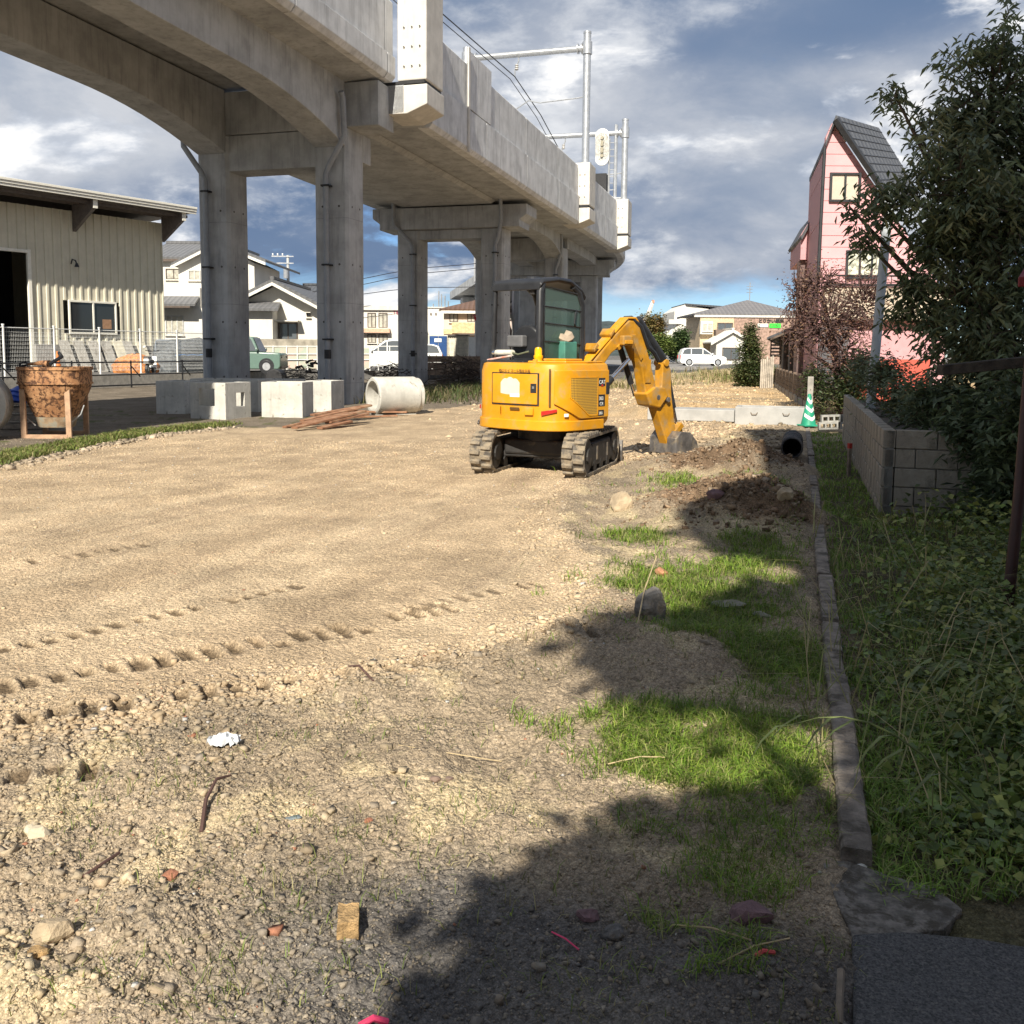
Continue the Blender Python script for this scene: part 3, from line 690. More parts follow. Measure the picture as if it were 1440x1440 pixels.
# ------------------------------------------------------------------ overhead line gantries and wires
def gantry(label, s, nl, nr, zr, zl, zbeam, equip=False):
    g = thing('overhead_line_gantry', label, 'gantry', V(s, nr, zr), group='overhead line gantries', world=True)
    P = lambda nm, mb, mat=m_steel, sm=True, par=None: mb.build(nm, mat, par or g, 0, sm)
    post = P('post', MB().tube([V(s, nr, zr), V(s, nr, zbeam+.75)], .19, 16))
    P('post_cap', MB().tube([V(s, nr, zbeam+.7), V(s, nr, zbeam+.8)], .205, 16), par=post)
    P('base_flange', MB().tube([V(s, nr, zr), V(s, nr, zr+.12)], .32, 16), par=post)
    P('post', MB().tube([V(s, nl, zl), V(s, nl, zbeam+.55)], .19, 16))
    bm_ = P('beam', MB().tube([V(s, nl, zbeam), V(s, nr, zbeam)], .155, 16))
    for n_ in (nl+.3, nl+.5, nr-.3, nr-.5): P('flange', MB().tube([V(s, n_, zbeam), V(s, n_+.07, zbeam)], .25, 16), par=bm_)
    for n_ in (nl, nr): P('clamp', MB().tube([V(s, n_, zbeam-.3), V(s, n_, zbeam+.3)], .25, 12), par=bm_)
    h = P('hanger', MB().tube([V(s, -1.75, zbeam), V(s, -1.75, zbeam-.35), V(s, -1.95, zbeam-.75), V(s, -1.95, zbeam-1.1)], .04, 6))
    P('insulator', MB().lathe([(.04, 0), (.11, .05), (.05, .1), (.11, .15), (.05, .2), (.11, .25), (.04, .3)], 10, V(s, -1.85, zbeam-.8)), M('insulator', (.6, .58, .55), .3))
    P('steady_arm', MB().tube([V(s, nr, zbeam-2.35), V(s, nr-.5, zbeam-2.4), V(s, -.6, zbeam-2.5), V(s, -1.2, zbeam-2.35), V(s, -1.9, zbeam-2.75)], .035, 6))
    if equip:
        wh = M('white_panel', (.75, .74, .70), .5)
        P('equipment_mast', MB().tube([V(s, nr-.55, zr), V(s, nr-.55, zbeam+.5)], .11, 8)); P('equipment_mast', MB().tube([V(s, nr-.95, zr), V(s, nr-.95, zbeam-.3)], .07, 8))
        for z in np.arange(zr+.3, zbeam-.3, .4): P('rung', MB().tube([V(s, nr-.55, z), V(s, nr-.95, z)], .025, 6))
        for z in (zr+3.1, zbeam-.7):
            ring = [(math.cos(a)*.42, math.sin(a)*.42 + (.55 if math.sin(a) > 0 else -.55)) for a in np.linspace(0, 2*math.pi, 20, endpoint=False)]
            b = P('signal_board', MB().extr([V(s-.25, nr-1.35+u, z+v_) for u, v_ in ring], tuple(np.array(V(s-.15, 0, 0))-np.array(V(s-.25, 0, 0)))), wh, False)
            for q in (-.4, 0, .4): P('lamp', MB().tube([V(s-.35, nr-1.35, z+q), V(s-.24, nr-1.35, z+q)], .10, 10), M('lamp_dark', (.30, .27, .2), .4), par=b)
        P('relay_box', MB().loft([[V(s-.3, nr-1.75, z), V(s-.3, nr-1.05, z), V(s+.3, nr-1.05, z), V(s+.3, nr-1.75, z)] for z in (zr+.5, zr+1.65)]), m_blk, False)
        P('platform', MB().loft([[V(s-.5, nr-1.9, z), V(s-.5, nr-.1, z), V(s+.5, nr-.1, z), V(s+.5, nr-1.9, z)] for z in (zr+.06, zr+.16)]), m_steel, False)
gantry('silver tubular railway gantry with a bare post and cross beam above the pale pilaster', 53.0, -4.6, 1.85, 11.6, 9.4, 17.35)
gantry('silver railway gantry carrying white signal boards, a ladder mast and a black box', 63.0, -4.6, 1.95, 11.55, 9.4, 15.6, True)
m_wire = M('wire', (.03, .03, .035), .5)
def wire(label, n, zz, pts, r=.018):
    o = MB().tube([V(s, n, z) for s, z in pts], r, 5).build('overhead_wire', m_wire); tag(o, label, 'wire', 'overhead railway wires')
wire('upper dark catenary wire hanging from the gantry hangers above the viaduct', -1.95, 0, [(14, 16.25), (28, 15.6), (40, 15.7), (53, 16.25), (58, 15.6), (63, 14.5), (72, 14.4)], .028)
wire('second catenary wire strung just beside the uppermost one above the viaduct', -2.2, 0, [(14, 16.1), (28, 15.5), (40, 15.6), (53, 16.15), (58, 15.5), (63, 14.4), (72, 14.3)], .02)
wire('thin lowest contact wire held by the steady arms above the viaduct', -1.95, 0, [(14, 14.6), (53, 14.6), (63, 12.85), (72, 12.8)], .018)
# ================================================================== MINI EXCAVATOR
m_yel = M('machine_yellow', (.64, .285, .008), .42, var=.08, scale=3, spec=.45, dirt=(.40, .27, .11), dscale=6, dthr=(.47, .78))
m_yel2 = M('machine_yellow_dusty', (.46, .215, .012), .5, var=.2, scale=5, dirt=(.33, .22, .10), dscale=4, dthr=(.46, .70))
m_black = M('machine_black', (.022, .023, .026), .42, var=.2, scale=8)
m_frame = M('undercarriage_black', (.03, .028, .027), .65, var=.3, scale=6, dirt=(.16, .125, .085), dscale=7, dthr=(.55, .75))
m_rub = M('dusty_rubber', (.10, .088, .075), .9, var=.3, scale=12, bump=.4, bscale=60, dirt=(.27, .22, .155), dscale=9, dthr=(.42, .62))
m_chrome = M('chrome', (.75, .75, .75), .15, 1., var=.05)
m_bkt = M('worn_bucket_steel', (.16, .15, .145), .45, .5, var=.35, scale=7, dirt=(.33, .28, .21), dscale=6, dthr=(.48, .66))
m_red = M('red_reflector', (.45, .02, .015), .3, var=.1)
m_white = M('sticker_white', (.78, .78, .75), .4, var=.04)
TH = R(40); EX = (.50, 13.2)
ez = gz(*EX)-.01
ex = thing('excavator', 'yellow mini excavator with black canopy parked on the gravel, bucket resting on the ground', 'excavator', (EX[0], EX[1], ez), -TH)
def E_(name, mb, mat, parent=None, bevel=.006, smooth=False): return mb.build(name, mat, parent or ex, bevel, smooth)
# --- undercarriage, turned 18 degrees against the house
UC = Matrix.Rotation(R(21), 4, 'Z')
def stad(yh, r, zc, n=14):      # stadium loop (y, z), slightly higher idler at the front
    L = [(yh+r*math.cos(a), zc+r*math.sin(a)) for a in np.linspace(-math.pi/2, math.pi/2, n)]
    return L + [(-yh+r*math.cos(a), zc+r*math.sin(a)) for a in np.linspace(math.pi/2, 3*math.pi/2, n)]
lug_me = None
for sx in (-1, 1):
    cx = sx*.625
    o_, i_ = stad(.74, .262, .288), stad(.74, .225, .288)
    mb = MB(); n = len(o_)
    vs_ = [(cx-.15, y, z) for y, z in o_]+[(cx+.15, y, z) for y, z in o_]+[(cx-.15, y, z) for y, z in i_]+[(cx+.15, y, z) for y, z in i_]
    fs = []
    for k in range(n):
        j = (k+1) % n
        fs += [(k, j, n+j, n+k), (2*n+k, 3*n+k, 3*n+j, 2*n+j), (k, 2*n+k, 2*n+j, j), (n+k, n+j, 3*n+j, 3*n+k)]
    mb.add(vs_, fs).xf(UC)
    track = E_('track', mb, m_rub, bevel=0)
    # staggered tread lugs
    per = 4*.74+2*math.pi*.262; N = 38
    for k in range(N):
        for half in (0, 1):
            q = ((k+.5*half)/N*per) % per
            if q < 1.48: y, z, a = -.74+q, .026, 0.
            elif q < 1.48+math.pi*.262: t = (q-1.48)/.262; y, z, a = .74+.262*math.sin(t), .288-.262*math.cos(t), t
            elif q < 2.96+math.pi*.262: y, z, a = .74-(q-1.48-math.pi*.262), .55, math.pi
            else: t = (q-2.96-math.pi*.262)/.262; y, z, a = -.74-.262*math.sin(t), .288+.262*math.cos(t), math.pi+t
            if lug_me is None:
                b = MB().hexa([(-.075, -.036, .012), (.072, -.028, .012), (.072, .036, .012), (-.075, .028, .012), (-.066, -.024, -.030), (.064, -.018, -.030), (.064, .026, -.030), (-.066, .018, -.030)])
                lo = E_('lug', b, m_rub, track, .004); lug_me = lo.data
            else:
                lo = bpy.data.objects.new('lug', lug_me); COL.objects.link(lo); lo.parent = track
                mo = lo.modifiers.new('Bevel', 'BEVEL'); mo.width = .004; mo.segments = 1
            lo.matrix_local = UC @ Matrix.Translation((cx+(-.076 if half else .076), y, z)) @ Matrix.Rotation(a, 4, 'X')
    fr = MB().prism([(cx-.10, -.66), (cx+.10, -.66), (cx+.10, .66), (cx-.10, .66)], .16, .44).xf(UC)
    tf = E_('track_frame', fr, m_frame, bevel=.02)
    for yy_ in (-.36, 0, .36):
        E_('roller', MB().tube([(cx-.135, yy_, .125), (cx+.135, yy_, .125)], .085, 14).xf(UC), m_frame, tf)
    for yy_, r_ in ((-.74, .215), (.74, .205)):
        w_ = E_('sprocket' if yy_ < 0 else 'idler', MB().tube([(cx-.135, yy_, .288), (cx+.135, yy_, .288)], r_, 20).xf(UC), m_frame)
        E_('hub', MB().tube([(cx-.16, yy_, .288), (cx+.16, yy_, .288)], .10, 12).xf(UC), m_frame, w_)
    E_('side_plate', MB().extr([(cx+sx*.11, y, z) for y, z in ((-.52, .13), (.55, .13), (.60, .30), (.5, .43), (-.5, .43), (-.58, .28))], (sx*.02, 0, 0)).xf(UC), m_frame, tf, .01)
    for yy_ in (-.28, .3):
        E_('slot', MB().box(cx+sx*.131, cx+sx*.137, yy_, yy_+.06, .2, .38).xf(UC), m_bkt, tf, 0)
E_('car_body', MB().prism([(-.5, -.42), (.5, -.42), (.5, .42), (-.5, .42)], .24, .44).xf(UC), m_frame, bevel=.03)
for s_ in (-1, 1): E_('cross_leg', MB().hexa([Vector(p) for p in ((-.58, s_*.30-.09, .2), (.58, s_*.30-.09, .2), (.58, s_*.30+.09, .2), (-.58, s_*.30+.09, .2), (-.40, s_*.30-.09, .42), (.40, s_*.30-.09, .42), (.40, s_*.30+.09, .42), (-.40, s_*.30+.09, .42))]).xf(UC), m_frame, bevel=.02)
E_('swing_ring', MB().lathe([(.42, .43), (.42, .60), (.36, .62)], 32), m_frame)
bl = E_('dozer_blade', MB().extr([(-.775, 1.22, .02), (-.775, 1.30, .05), (-.775, 1.25, .18), (-.775, 1.27, .33), (-.775, 1.22, .33), (-.775, 1.19, .18)], (1.55, 0, 0)).xf(UC), m_bkt, bevel=.008)
for x_ in (-.28, .28): E_('blade_arm', MB().hexa([(x_-.05, .35, .16), (x_+.05, .35, .16), (x_+.05, 1.21, .08), (x_-.05, 1.21, .08), (x_-.05, .35, .28), (x_+.05, .35, .28), (x_+.05, 1.21, .2), (x_-.05, 1.21, .2)]).xf(UC), m_frame, bl)
# --- house outline: round tail, flat sides
def outline(ins=0.):
    pts = [(.775-ins, .32)]
    for a in np.linspace(0, math.pi, 41):
        c, s_ = math.cos(a), math.sin(a)
        pts.append(((.775-ins)*math.copysign(abs(c)**.62, c), -.18-(.64-ins)*abs(s_)**.62))
    return pts + [(-.775+ins, .62), (-.55, .80-ins), (-.05, .80-ins), (.05, .40-ins), (.60, .40-ins)]
def ring(ins, z): return [(x, y, z) for x, y in outline(ins)]
OUT = outline()[:43]
LEN = [0]
for a, b in zip(OUT[:-1], OUT[1:]): LEN.append(LEN[-1]+math.hypot(b[0]-a[0], b[1]-a[1]))
def on(l, off=0.):
    l = min(max(l, 0), LEN[-1]-1e-6); k = max(i for i in range(len(LEN)) if LEN[i] <= l); k = min(k, len(OUT)-2)
    t = (l-LEN[k])/(LEN[k+1]-LEN[k]+1e-9); p = np.array(OUT[k])*(1-t)+np.array(OUT[k+1])*t
    a = np.array(OUT[max(k-1, 0)]); b = np.array(OUT[min(k+2, len(OUT)-1)]); d = b-a; d = d/np.linalg.norm(d)
    return p+np.array([-d[1], d[0]])*(-off)*(1 if True else 0)
def shell(l0, l1, zf, off, th=.012, n=16):      # panel following the house outline; zf(t) -> (z0, z1)
    ro, ri = [], []; mb = MB(); rings = []
    for i in range(n+1):
        t = i/n; l = l0+(l1-l0)*t; z0, z1 = zf(t); a = on(l, off); b = on(l, off-th)
        rings.append([(a[0], a[1], z0), (a[0], a[1], z1), (b[0], b[1], z1), (b[0], b[1], z0)])
    return mb.loft(rings)
# orientation check: outward offset
_p = on(LEN[-1]/2, .1); SG = 1 if _p[1] < OUT[21][1]-.01 else -1
def sh(l0, l1, z0, z1, off, th=.012, n=16): return shell(l0, l1, (z0 if callable(z0) else (lambda t: (z0, z1))), off*SG, th*SG, n)
def lx(x):      # arc length of the tail point at local x (rear face)
    k = min(range(len(OUT)), key=lambda i: abs(OUT[i][0]-x)+(0 if OUT[i][1] < -.5 else 9)); return LEN[k]
hs = E_('body', MB().loft([ring(.06, .66), ring(.012, .72), ring(.012, 1.36), ring(.035, 1.455), ring(.07, 1.475)]), m_yel, bevel=.004, smooth=True)
E_('counterweight', sh(.12, LEN[-1]-.10, .60, .735, .012, .08, 40), m_yel, hs, .012, True)
E_('deck_plate', MB().prism([(-.74, -.1), (.72, -.1), (.72, .3), (.05, .38), (-.05, .78), (-.7, .6)], .58, .66), m_black, hs)
# tail door, slightly recessed frame and raised skin
d0, d1 = lx(.44), lx(-.28)
E_('door_gap', sh(min(d0, d1)-.02, max(d0, d1)+.02, .925, 1.345, .000, .006), m_black, hs, 0)
door = E_('engine_door', sh(d0, d1, .94, 1.33, .010, .02), m_yel, hs, .006, True)
def slab_on(l, off, wl, z0, z1, th=.012): return sh(l-wl/2, l+wl/2, z0, z1, off, th, 6)
lk = lx(.36)
lat = E_('door_latch', slab_on(lk, .016, .085, 1.09, 1.21), m_black, door, .004); E_('key_slot', slab_on(lk, .020, .03, 1.145, 1.175), m_chrome, lat, 0)
E_('sticker', sh(lx(.185), lx(-.12), (lambda t: (1.075-.015*math.sin(math.pi*t), 1.13+.14*max(0, math.sin(math.pi*(.12+.76*t)))**.5+.018*abs(math.sin(3*math.pi*t)))), None, .0115, .002, 24), M('sticker_pale', (.66, .66, .60), .5, col2=(.55, .60, .45), scale=14), door, 0)
E_('sticker_strip', sh(lx(.14), lx(-.06), 1.03, 1.075, .0118, .002), m_white, door, 0)
# grab recesses and lower trim
for xa, xb, z0, z1 in ((-.02, .20, .865, .895),): E_('grab_recess', sh(lx(xb), lx(xa), z0, z1, .0135, .004), M('yellow_shadow_gap', (.10, .05, .01), .7), hs, 0)
for xa in (-.14, .30): E_('tie_down', sh(lx(xa+.05), lx(xa-.05), .80, .90, .020, .02), m_yel, hs, .012, True)
E_('reflector', sh(lx(-.60), lx(-.68), .845, .90, .016, .01, 4), m_red, hs, .002)
E_('reflector', sh(1.02, 1.22, (lambda t: (.80+.05*(1-t)-.012*0, .845+.055*(1-t)*.6+.012)), None, .016, .01, 4), m_red, hs, .002)
# vertical groove and grille panel at the right rear corner
g0 = 1.0
E_('panel_groove', sh(g0+.10, g0+.125, .92, 1.40, .0135, .004, 3), M('yellow_shadow_gap', (.10, .05, .01), .7), hs, 0)
pan = E_('side_panel', sh(.03, g0+.06, (lambda t: (.755+.20*max(0, t-.62)/.38, 1.385)), None, .020, .025, 20), m_yel, hs, .008, True)
mg = bpy.data.materials.new('grille_mesh'); mg.use_nodes = True; T = NT(mg.node_tree); b = T.n['Principled BSDF']
tc = T.new('ShaderNodeTexCoord'); sp_ = T.new('ShaderNodeSeparateXYZ'); T.link(tc.outputs['Object'], sp_.inputs[0])
ga = T.math('MULTIPLY', T.math('SUBTRACT', sp_.outputs[1], sp_.outputs[0]), 150.); gb = T.math('MULTIPLY', sp_.outputs[2], 150.)
hole = T.ramp(T.math('MULTIPLY', T.math('SINE', T.math('ADD', ga, gb)), T.math('SINE', T.math('SUBTRACT', ga, gb))), -.05, .25)
T.link(T.mix(hole, c4((.60, .33, .03)), c4((.10, .065, .03))), b.inputs['Base Color']); b.inputs['Roughness'].default_value = .6
gr_ = E_('grille', sh(.30, .84, (lambda t: (.80+.24*max(0, t-.35)/.65, 1.285)), None, .0235, .006, 16), mg, pan, 0, True)
for l_ in (.292, .848): E_('grille_rim', sh(l_-.008, l_+.008, (lambda t: ((.79 if l_ < .4 else 1.03), 1.30)), None, .027, .01, 2), m_yel, pan, 0)
E_('grille_rim', sh(.292, .848, 1.283, 1.30, .027, .01, 10), m_yel, pan, 0)
E_('grille_rim', sh(.292, .848, (lambda t: (.785+.24*max(0, t-.35)/.65, .802+.24*max(0, t-.35)/.65)), None, .027, .01, 14), m_yel, pan, 0)
E_('small_plate', slab_on(.90, .023, .06, .79, .83, .004), m_white, pan, 0)
# badges on the flat right-hand side
XS = Matrix(((0, 0, 1, .7985), (1, 0, 0, 0), (0, 1, 0, 0), (0, 0, 0, 1)))
def badge(y0, y1, z0, z1, s_, size, ty, tz):
    E_('badge', MB().box(.79, .7965, y0, y1, z0, z1), m_black, pan, .002)
    text_mesh('lettering', s_, size, m_white, Matrix.Translation((0, ty, tz)) @ XS, ex, .001)
badge(.045, .20, 1.17, 1.28, 'CAT', .075, .052, 1.20)
E_('badge_triangle', MB().extr([(.797, .10, 1.168), (.797, .16, 1.168), (.797, .13, 1.20)], (.003, 0, 0)), m_red, pan, 0)
badge(.045, .20, .90, 1.06, '303', .07, .055, .985); text_mesh('lettering', 'CR', .065, m_white, Matrix.Translation((0, .075, .915)) @ XS, ex, .001)
badge(.05, .18, .775, .855, '303', .055, .06, .795)
E_('side_latch', MB().box(.79, .80, .22, .30, 1.06, 1.22), m_black, pan, .004)
text_mesh('lettering', 'NO21', .085, M('dark_decal', (.12, .06, .02), .6), Matrix.Translation((-.012, -.02, 1.318)) @ XS, ex, .001)
XR = Matrix(((1, 0, 0, 0), (0, 0, -1, -.822), (0, 1, 0, 0), (0, 0, 0, 1)))
text_mesh('lettering', '㈱ロケイ アール総合企画', .047, M('dark_decal', (.12, .06, .02), .6), Matrix.Translation((-.19, -.012, 1.352)) @ XR, ex, .001, 'LEFT', .0008)
E_('top_cover', MB().prism([(.12, -.62), (.62, -.45), (.72, -.1), (.70, .28), (.12, .3)], 1.475, 1.50), m_yel, hs, .012)
E_('top_hatch', MB().prism([(.20, -.40), (.55, -.36), (.56, .0), (.20, .0)], 1.50, 1.53), m_yel, hs, .01)
E_('tow_hook', MB().tube([(-.72, -.50, .70), (-.78, -.56, .66), (-.76, -.60, .62)], .02, 8), m_bkt, hs)
# --- canopy and operator's place
cab = E_('canopy_floor', MB().prism([(-.70, -.62), (.10, -.68), (.12, .62), (-.66, .70)], 1.42, 1.50), m_black, None, .02)
x0, x1, y0, y1, zt = -.62, .16, -.42, .52, 2.46; CZ = .07
post = lambda pts, r=.034: E_('canopy_post', MB().tube(pts, r, 12), m_black, cab, 0, True)
post([(x0-.05, y0+.0, 1.46), (x0-.06, y0, 1.58), (x0-.02, y0, 1.72), (x0, y0, 2.43), (x0+.02, y0+.02, 2.54)])
post([(x1, y0, 1.46), (x1, y0, 2.41), (x1-.01, y0+.06, 2.53)], .05)
post([(x1, y1, 1.46), (x1, y1, 2.27), (x1, y1-.08, 2.43), (x1, y1-.22, 2.51)], .045)
post([(x0, y1, 1.46), (x0, y1, 2.27), (x0, y1-.08, 2.43), (x0, y1-.22, 2.51)], .04)
rf = []
for yy_, zz in ((y0-.04, 2.52), (y0+.02, 2.57), (y0+.35, 2.615), (y1-.30, 2.60), (y1-.05, 2.49), (y1+.03, 2.40)):
    rf.append([(x0-.03, yy_, zz-.07), (x1+.03, yy_, zz-.07), (x1+.055, yy_, zz-.03), (x1+.02, yy_, zz+.005), (x0-.02, yy_, zz+.005), (x0-.055, yy_, zz-.03)])
roof = E_('canopy_roof', MB().loft(rf), m_black, cab, .012, True)
E_('rear_rail', MB().box(x0-.02, x1+.02, y0-.045, y0-.005, 2.43, 2.52), m_black, cab, .01)
E_('roof_bump', MB().lathe([(.11, 0), (.09, .03), (0.01, .035)], 16, (-.30, .0, 2.615)), m_black, roof)
E_('work_lamp', MB().box(-.02, .06, y0+.0, y0+.06, 2.37, 2.44), m_frame, cab, .01)
glass = E_('side_glass', MB().extr([(x1+.01, y0+.07, 1.52), (x1+.01, y1-.05, 1.52), (x1+.01, y1-.05, 2.25), (x1+.01, y1-.13, 2.40), (x1+.01, y0+.07, 2.47)], (.006, 0, 0)), MG('tinted_glass', (.10, .16, .14), .05, .38), cab, 0)
E_('glass_frame', MB().tube([(x1+.02, y0+.06, 1.52), (x1+.02, y0+.06, 2.48), (x1+.02, y1-.14, 2.41), (x1+.02, y1-.05, 2.25), (x1+.02, y1-.05, 1.52)], .014, 6), m_black, glass)
for z in (1.74, 1.98, 2.20): E_('guard_bar', MB().tube([(x1+.025, y0+.07, z+.02), (x1+.025, y1-.05, z-.02)], .010, 6), m_black, glass)
E_('grab_handle', MB().tube([(x1+.03, .36, 2.19), (x1+.05, .30, 2.15), (x1+.05, .28, 2.0), (x1+.03, .33, 1.97)], .012, 6), m_black, glass)
seat = E_('seat', MB().loft([[(-.28+a*.24, -.02+b, 1.62+z) for a, b, z in ((-1, -.1, 0), (-1, .45, 0), (1, .45, 0), (1, -.1, 0))], [(-.28+a*.24, -.02+b, 1.72+z) for a, b, z in ((-1, -.1, 0), (-1, .43, 0), (1, .43, 0), (1, -.1, 0))]]), m_black, None, .03)
bk = [(-.24, 1.50), (-.24, 1.80), (-.20, 1.90), (-.11, 1.965), (0, 1.985), (.11, 1.965), (.20, 1.90), (.24, 1.80), (.24, 1.50)]
E_('backrest', MB().extr([(-.26+a, -.20, z) for a, z in bk], (0, .13, 0)), m_black, seat, .03, True)
E_('seat_base', MB().box(-.48, -.06, -.2, .4, 1.48, 1.62), m_black, seat, .02)
E_('seat_pad', MB().box(-.50, -.22, -.32, -.205, 1.68, 1.84), M('grey_pad', (.12, .12, .125), .7), seat, .02)
for x_ in (-.56, .0): E_('control_lever', MB().tube([(x_, .30, 1.5), (x_, .36, 1.72), (x_-.01, .36, 1.80)], [.03, .014, .03], 8), m_black, cab)
gg = E_('grease_gun', MB().tube([(-.60, -.42, 1.60), (-.22, -.52, 1.60)], .042, 12), M('cream_paint', (.62, .60, .52), .5), cab, 0, True)
E_('hose', MB().tube([(-.22, -.52, 1.6), (-.1, -.55, 1.58), (.06, -.52, 1.62)], .015, 6), M('olive_hose', (.12, .13, .08), .6), gg)
E_('gun_cap', MB().tube([(-.66, -.40, 1.60), (-.58, -.425, 1.60)], .048, 12), m_chrome, gg)
E_('red_white_rod', MB().tube([(-.64, -.55, 1.50), (-.18, -.60, 1.56)], .014, 8), M('red_white', (.75, .7, .66), .5, col2=(.6, .18, .10), scale=9), cab, 0)
E_('tool_box', MB().box(-.02, .28, -.02, .26, 1.51, 1.76), M('green_plastic', (.06, .20, .16), .5), None, .015)
E_('sack', MB().loft([[(.12+r*math.cos(a)*1.2, .12+r*math.sin(a), 1.74+z+.03*math.sin(3*a)) for a in np.linspace(0, 6.283, 14, endpoint=False)] for r, z in ((.11, 0), (.15, .05), (.12, .12), (.05, .15))]), M('beige_sack', (.36, .29, .22), .9, bump=.5, bscale=30), None, 0, True)
bc = E_('beacon', MB().lathe([(.055, 1.47), (.055, 1.53), (.062, 1.54), (.062, 1.57), (.05, 1.575), (.05, 1.64), (.04, 1.67), (.01, 1.68)], 16, (.22, -.52, 0)), M('amber_lamp', (.75, .42, .01), .2), None, 0, True)
E_('beacon_clip', MB().box(.19, .25, -.60, -.55, 1.38, 1.52), m_yel, bc)
# --- boom, swung 17 degrees to the right
BO = Matrix.Translation((.20, .35, 0)) @ Matrix.Rotation(R(-10), 4, 'Z')
def arm(mb): return mb.xf(BO)
def side(poly, hw, c=0.): return arm(MB().extr([(c-hw, r, z) for r, z in poly], (2*hw, 0, 0)))
E_('swing_bracket', side([(-.12, .62), (.14, .62), (.20, 1.05), (.10, 1.30), (-.10, 1.30), (-.15, 1.0)], .13), m_frame, bevel=.02)
boom = E_('boom', side([(-.06, 1.10), (.06, 1.02), (.60, 1.60), (.95, 1.81), (1.06, 1.79), (1.24, 1.40), (1.36, .94), (1.50, .85), (1.60, .95), (1.55, 1.15), (1.42, 1.50), (1.24, 1.92), (1.12, 2.07), (.96, 2.08), (.66, 1.86), (.06, 1.32), (-.05, 1.25)], .09), m_yel2, bevel=.018)
E_('boom_rib', side([(.70, 1.70), (.90, 1.86), (1.08, 1.88), (1.24, 1.55), (1.20, 1.50), (1.02, 1.79), (.92, 1.78), (.74, 1.65)], .112), m_yel2, boom)
for k, x_ in enumerate((-.07, -.035, 0., .035, .07)):
    E_('boom_pipe', arm(MB().tube([(x_*.7, .02, 1.36), (x_, .12, 1.44), (x_, .66, 1.885), (x_, .94, 2.11), (x_, 1.10, 2.115), (x_, 1.22, 2.0)], .017, 8)), m_yel, boom, 0, True)
for a, b_ in ((.30, 1.62), (.62, 1.83)): E_('pipe_clamp', arm(MB().hexa([(-.115, a-.05, b_), (.115, a-.05, b_), (.115, a+.03, b_+.09), (-.115, a+.03, b_+.09), (-.115, a-.07, b_+.04), (.115, a-.07, b_+.04), (.115, a, b_+.13), (-.115, a, b_+.13)])), m_yel2, boom, .01)
for k in range(5):
    x_ = -.12+.06*k
    E_('hose', arm(MB().tube([(x_, -.10, 1.20), (x_, -.16, 1.40), (x_, -.06, 1.50), (x_*.8, .06, 1.42)], .022, 8)), m_black, boom, 0, True)
    E_('hose_fitting', arm(MB().tube([(x_*.9, -.03, 1.47), (x_*.85, .03, 1.43)], .03, 8)), m_chrome, boom, 0)
E_('lamp_guard', arm(MB().box(.115, .21, .72, .92, 1.72, 1.86)), m_yel2, boom, .02); E_('lamp_guard', arm(MB().box(.21, .225, .74, .90, 1.74, 1.79)), m_yel, boom, .005)
E_('boom_hose', arm(MB().tube([(.06, 1.06, 2.08), (.09, 1.2, 2.0), (.10, 1.34, 1.72), (.09, 1.50, 1.62), (.07, 1.62, 1.50)], .035, 8)), m_black, boom, 0, True)
E_('boom_hose', arm(MB().tube([(.0, 1.08, 2.11), (.04, 1.26, 2.0), (.05, 1.44, 1.72), (.03, 1.62, 1.56)], .03, 8)), m_black, boom, 0, True)
E_('arm_plate', side([(1.30, 1.02), (1.40, .84), (1.62, .80), (1.80, .98), (1.72, 1.10), (1.50, 1.12)], .135), m_yel2, boom, .02)
E_('boom_decal', arm(MB().box(.1052, .1065, 1.30, 1.42, 1.18, 1.52)), m_yel2, boom, 0)
cyl = lambda nm, a, b, rb, rr, f, x_=0.: (E_(nm, arm(MB().tube([(x_, a[0], a[1]), (x_, a[0]+(b[0]-a[0])*f, a[1]+(b[1]-a[1])*f)], rb, 14)), m_black, None, 0, True),
                                        E_('piston_rod', arm(MB().tube([(x_, a[0]+(b[0]-a[0])*f, a[1]+(b[1]-a[1])*f), (x_, b[0], b[1])], rr, 12)), m_chrome, None, 0, True))
cyl('boom_cylinder', (.10, .80), (1.03, 1.52), .055, .03, .62, .02)
cyl('boom_cylinder', (1.02, 1.70), (1.36, .98), .045, .028, .75, -.15)
cyl('arm_cylinder', (1.18, 2.10), (1.86, 1.42), .068, .03, .85, .03)
stick = E_('arm', side([(1.72, 1.52), (1.82, 1.50), (1.90, 1.36), (1.93, .98), (2.10, .16), (2.06, .06), (1.94, .06), (1.90, .14), (1.58, .80), (1.56, .98), (1.70, 1.12)], .08), m_yel2, None, .015)
E_('arm_lug', arm(MB().tube([(-.11, 1.77, 1.47), (.11, 1.77, 1.47)], .055, 14)), m_yel2, stick)
for r_, z_ in ((1.57, .96), (2.02, .12), (1.80, .92)): E_('pin', arm(MB().tube([(-.14, r_, z_), (.14, r_, z_)], .04, 12)), m_bkt, stick)
cyl('bucket_cylinder', (1.93, 1.22), (2.16, .50), .04, .022, .6)
E_('bucket_link', side([(1.98, .42), (2.06, .38), (2.22, .50), (2.16, .56)], .10), m_yel2, None, .008); E_('bucket_link', side([(2.12, .52), (2.20, .56), (2.24, .26), (2.16, .24)], .07), m_yel2, None, .008)
BSH = -.20
prof = [(2.04, .10), (2.05, .34), (2.16, .44), (2.36, .42), (2.52, .28), (2.58, .10), (2.56, .0)]
inn = [(2.52, .0), (2.54, .10), (2.48, .26), (2.34, .385), (2.17, .40), (2.085, .33), (2.08, .10)]
prof = [(r+BSH, z) for r, z in prof]; inn = [(r+BSH, z) for r, z in inn]
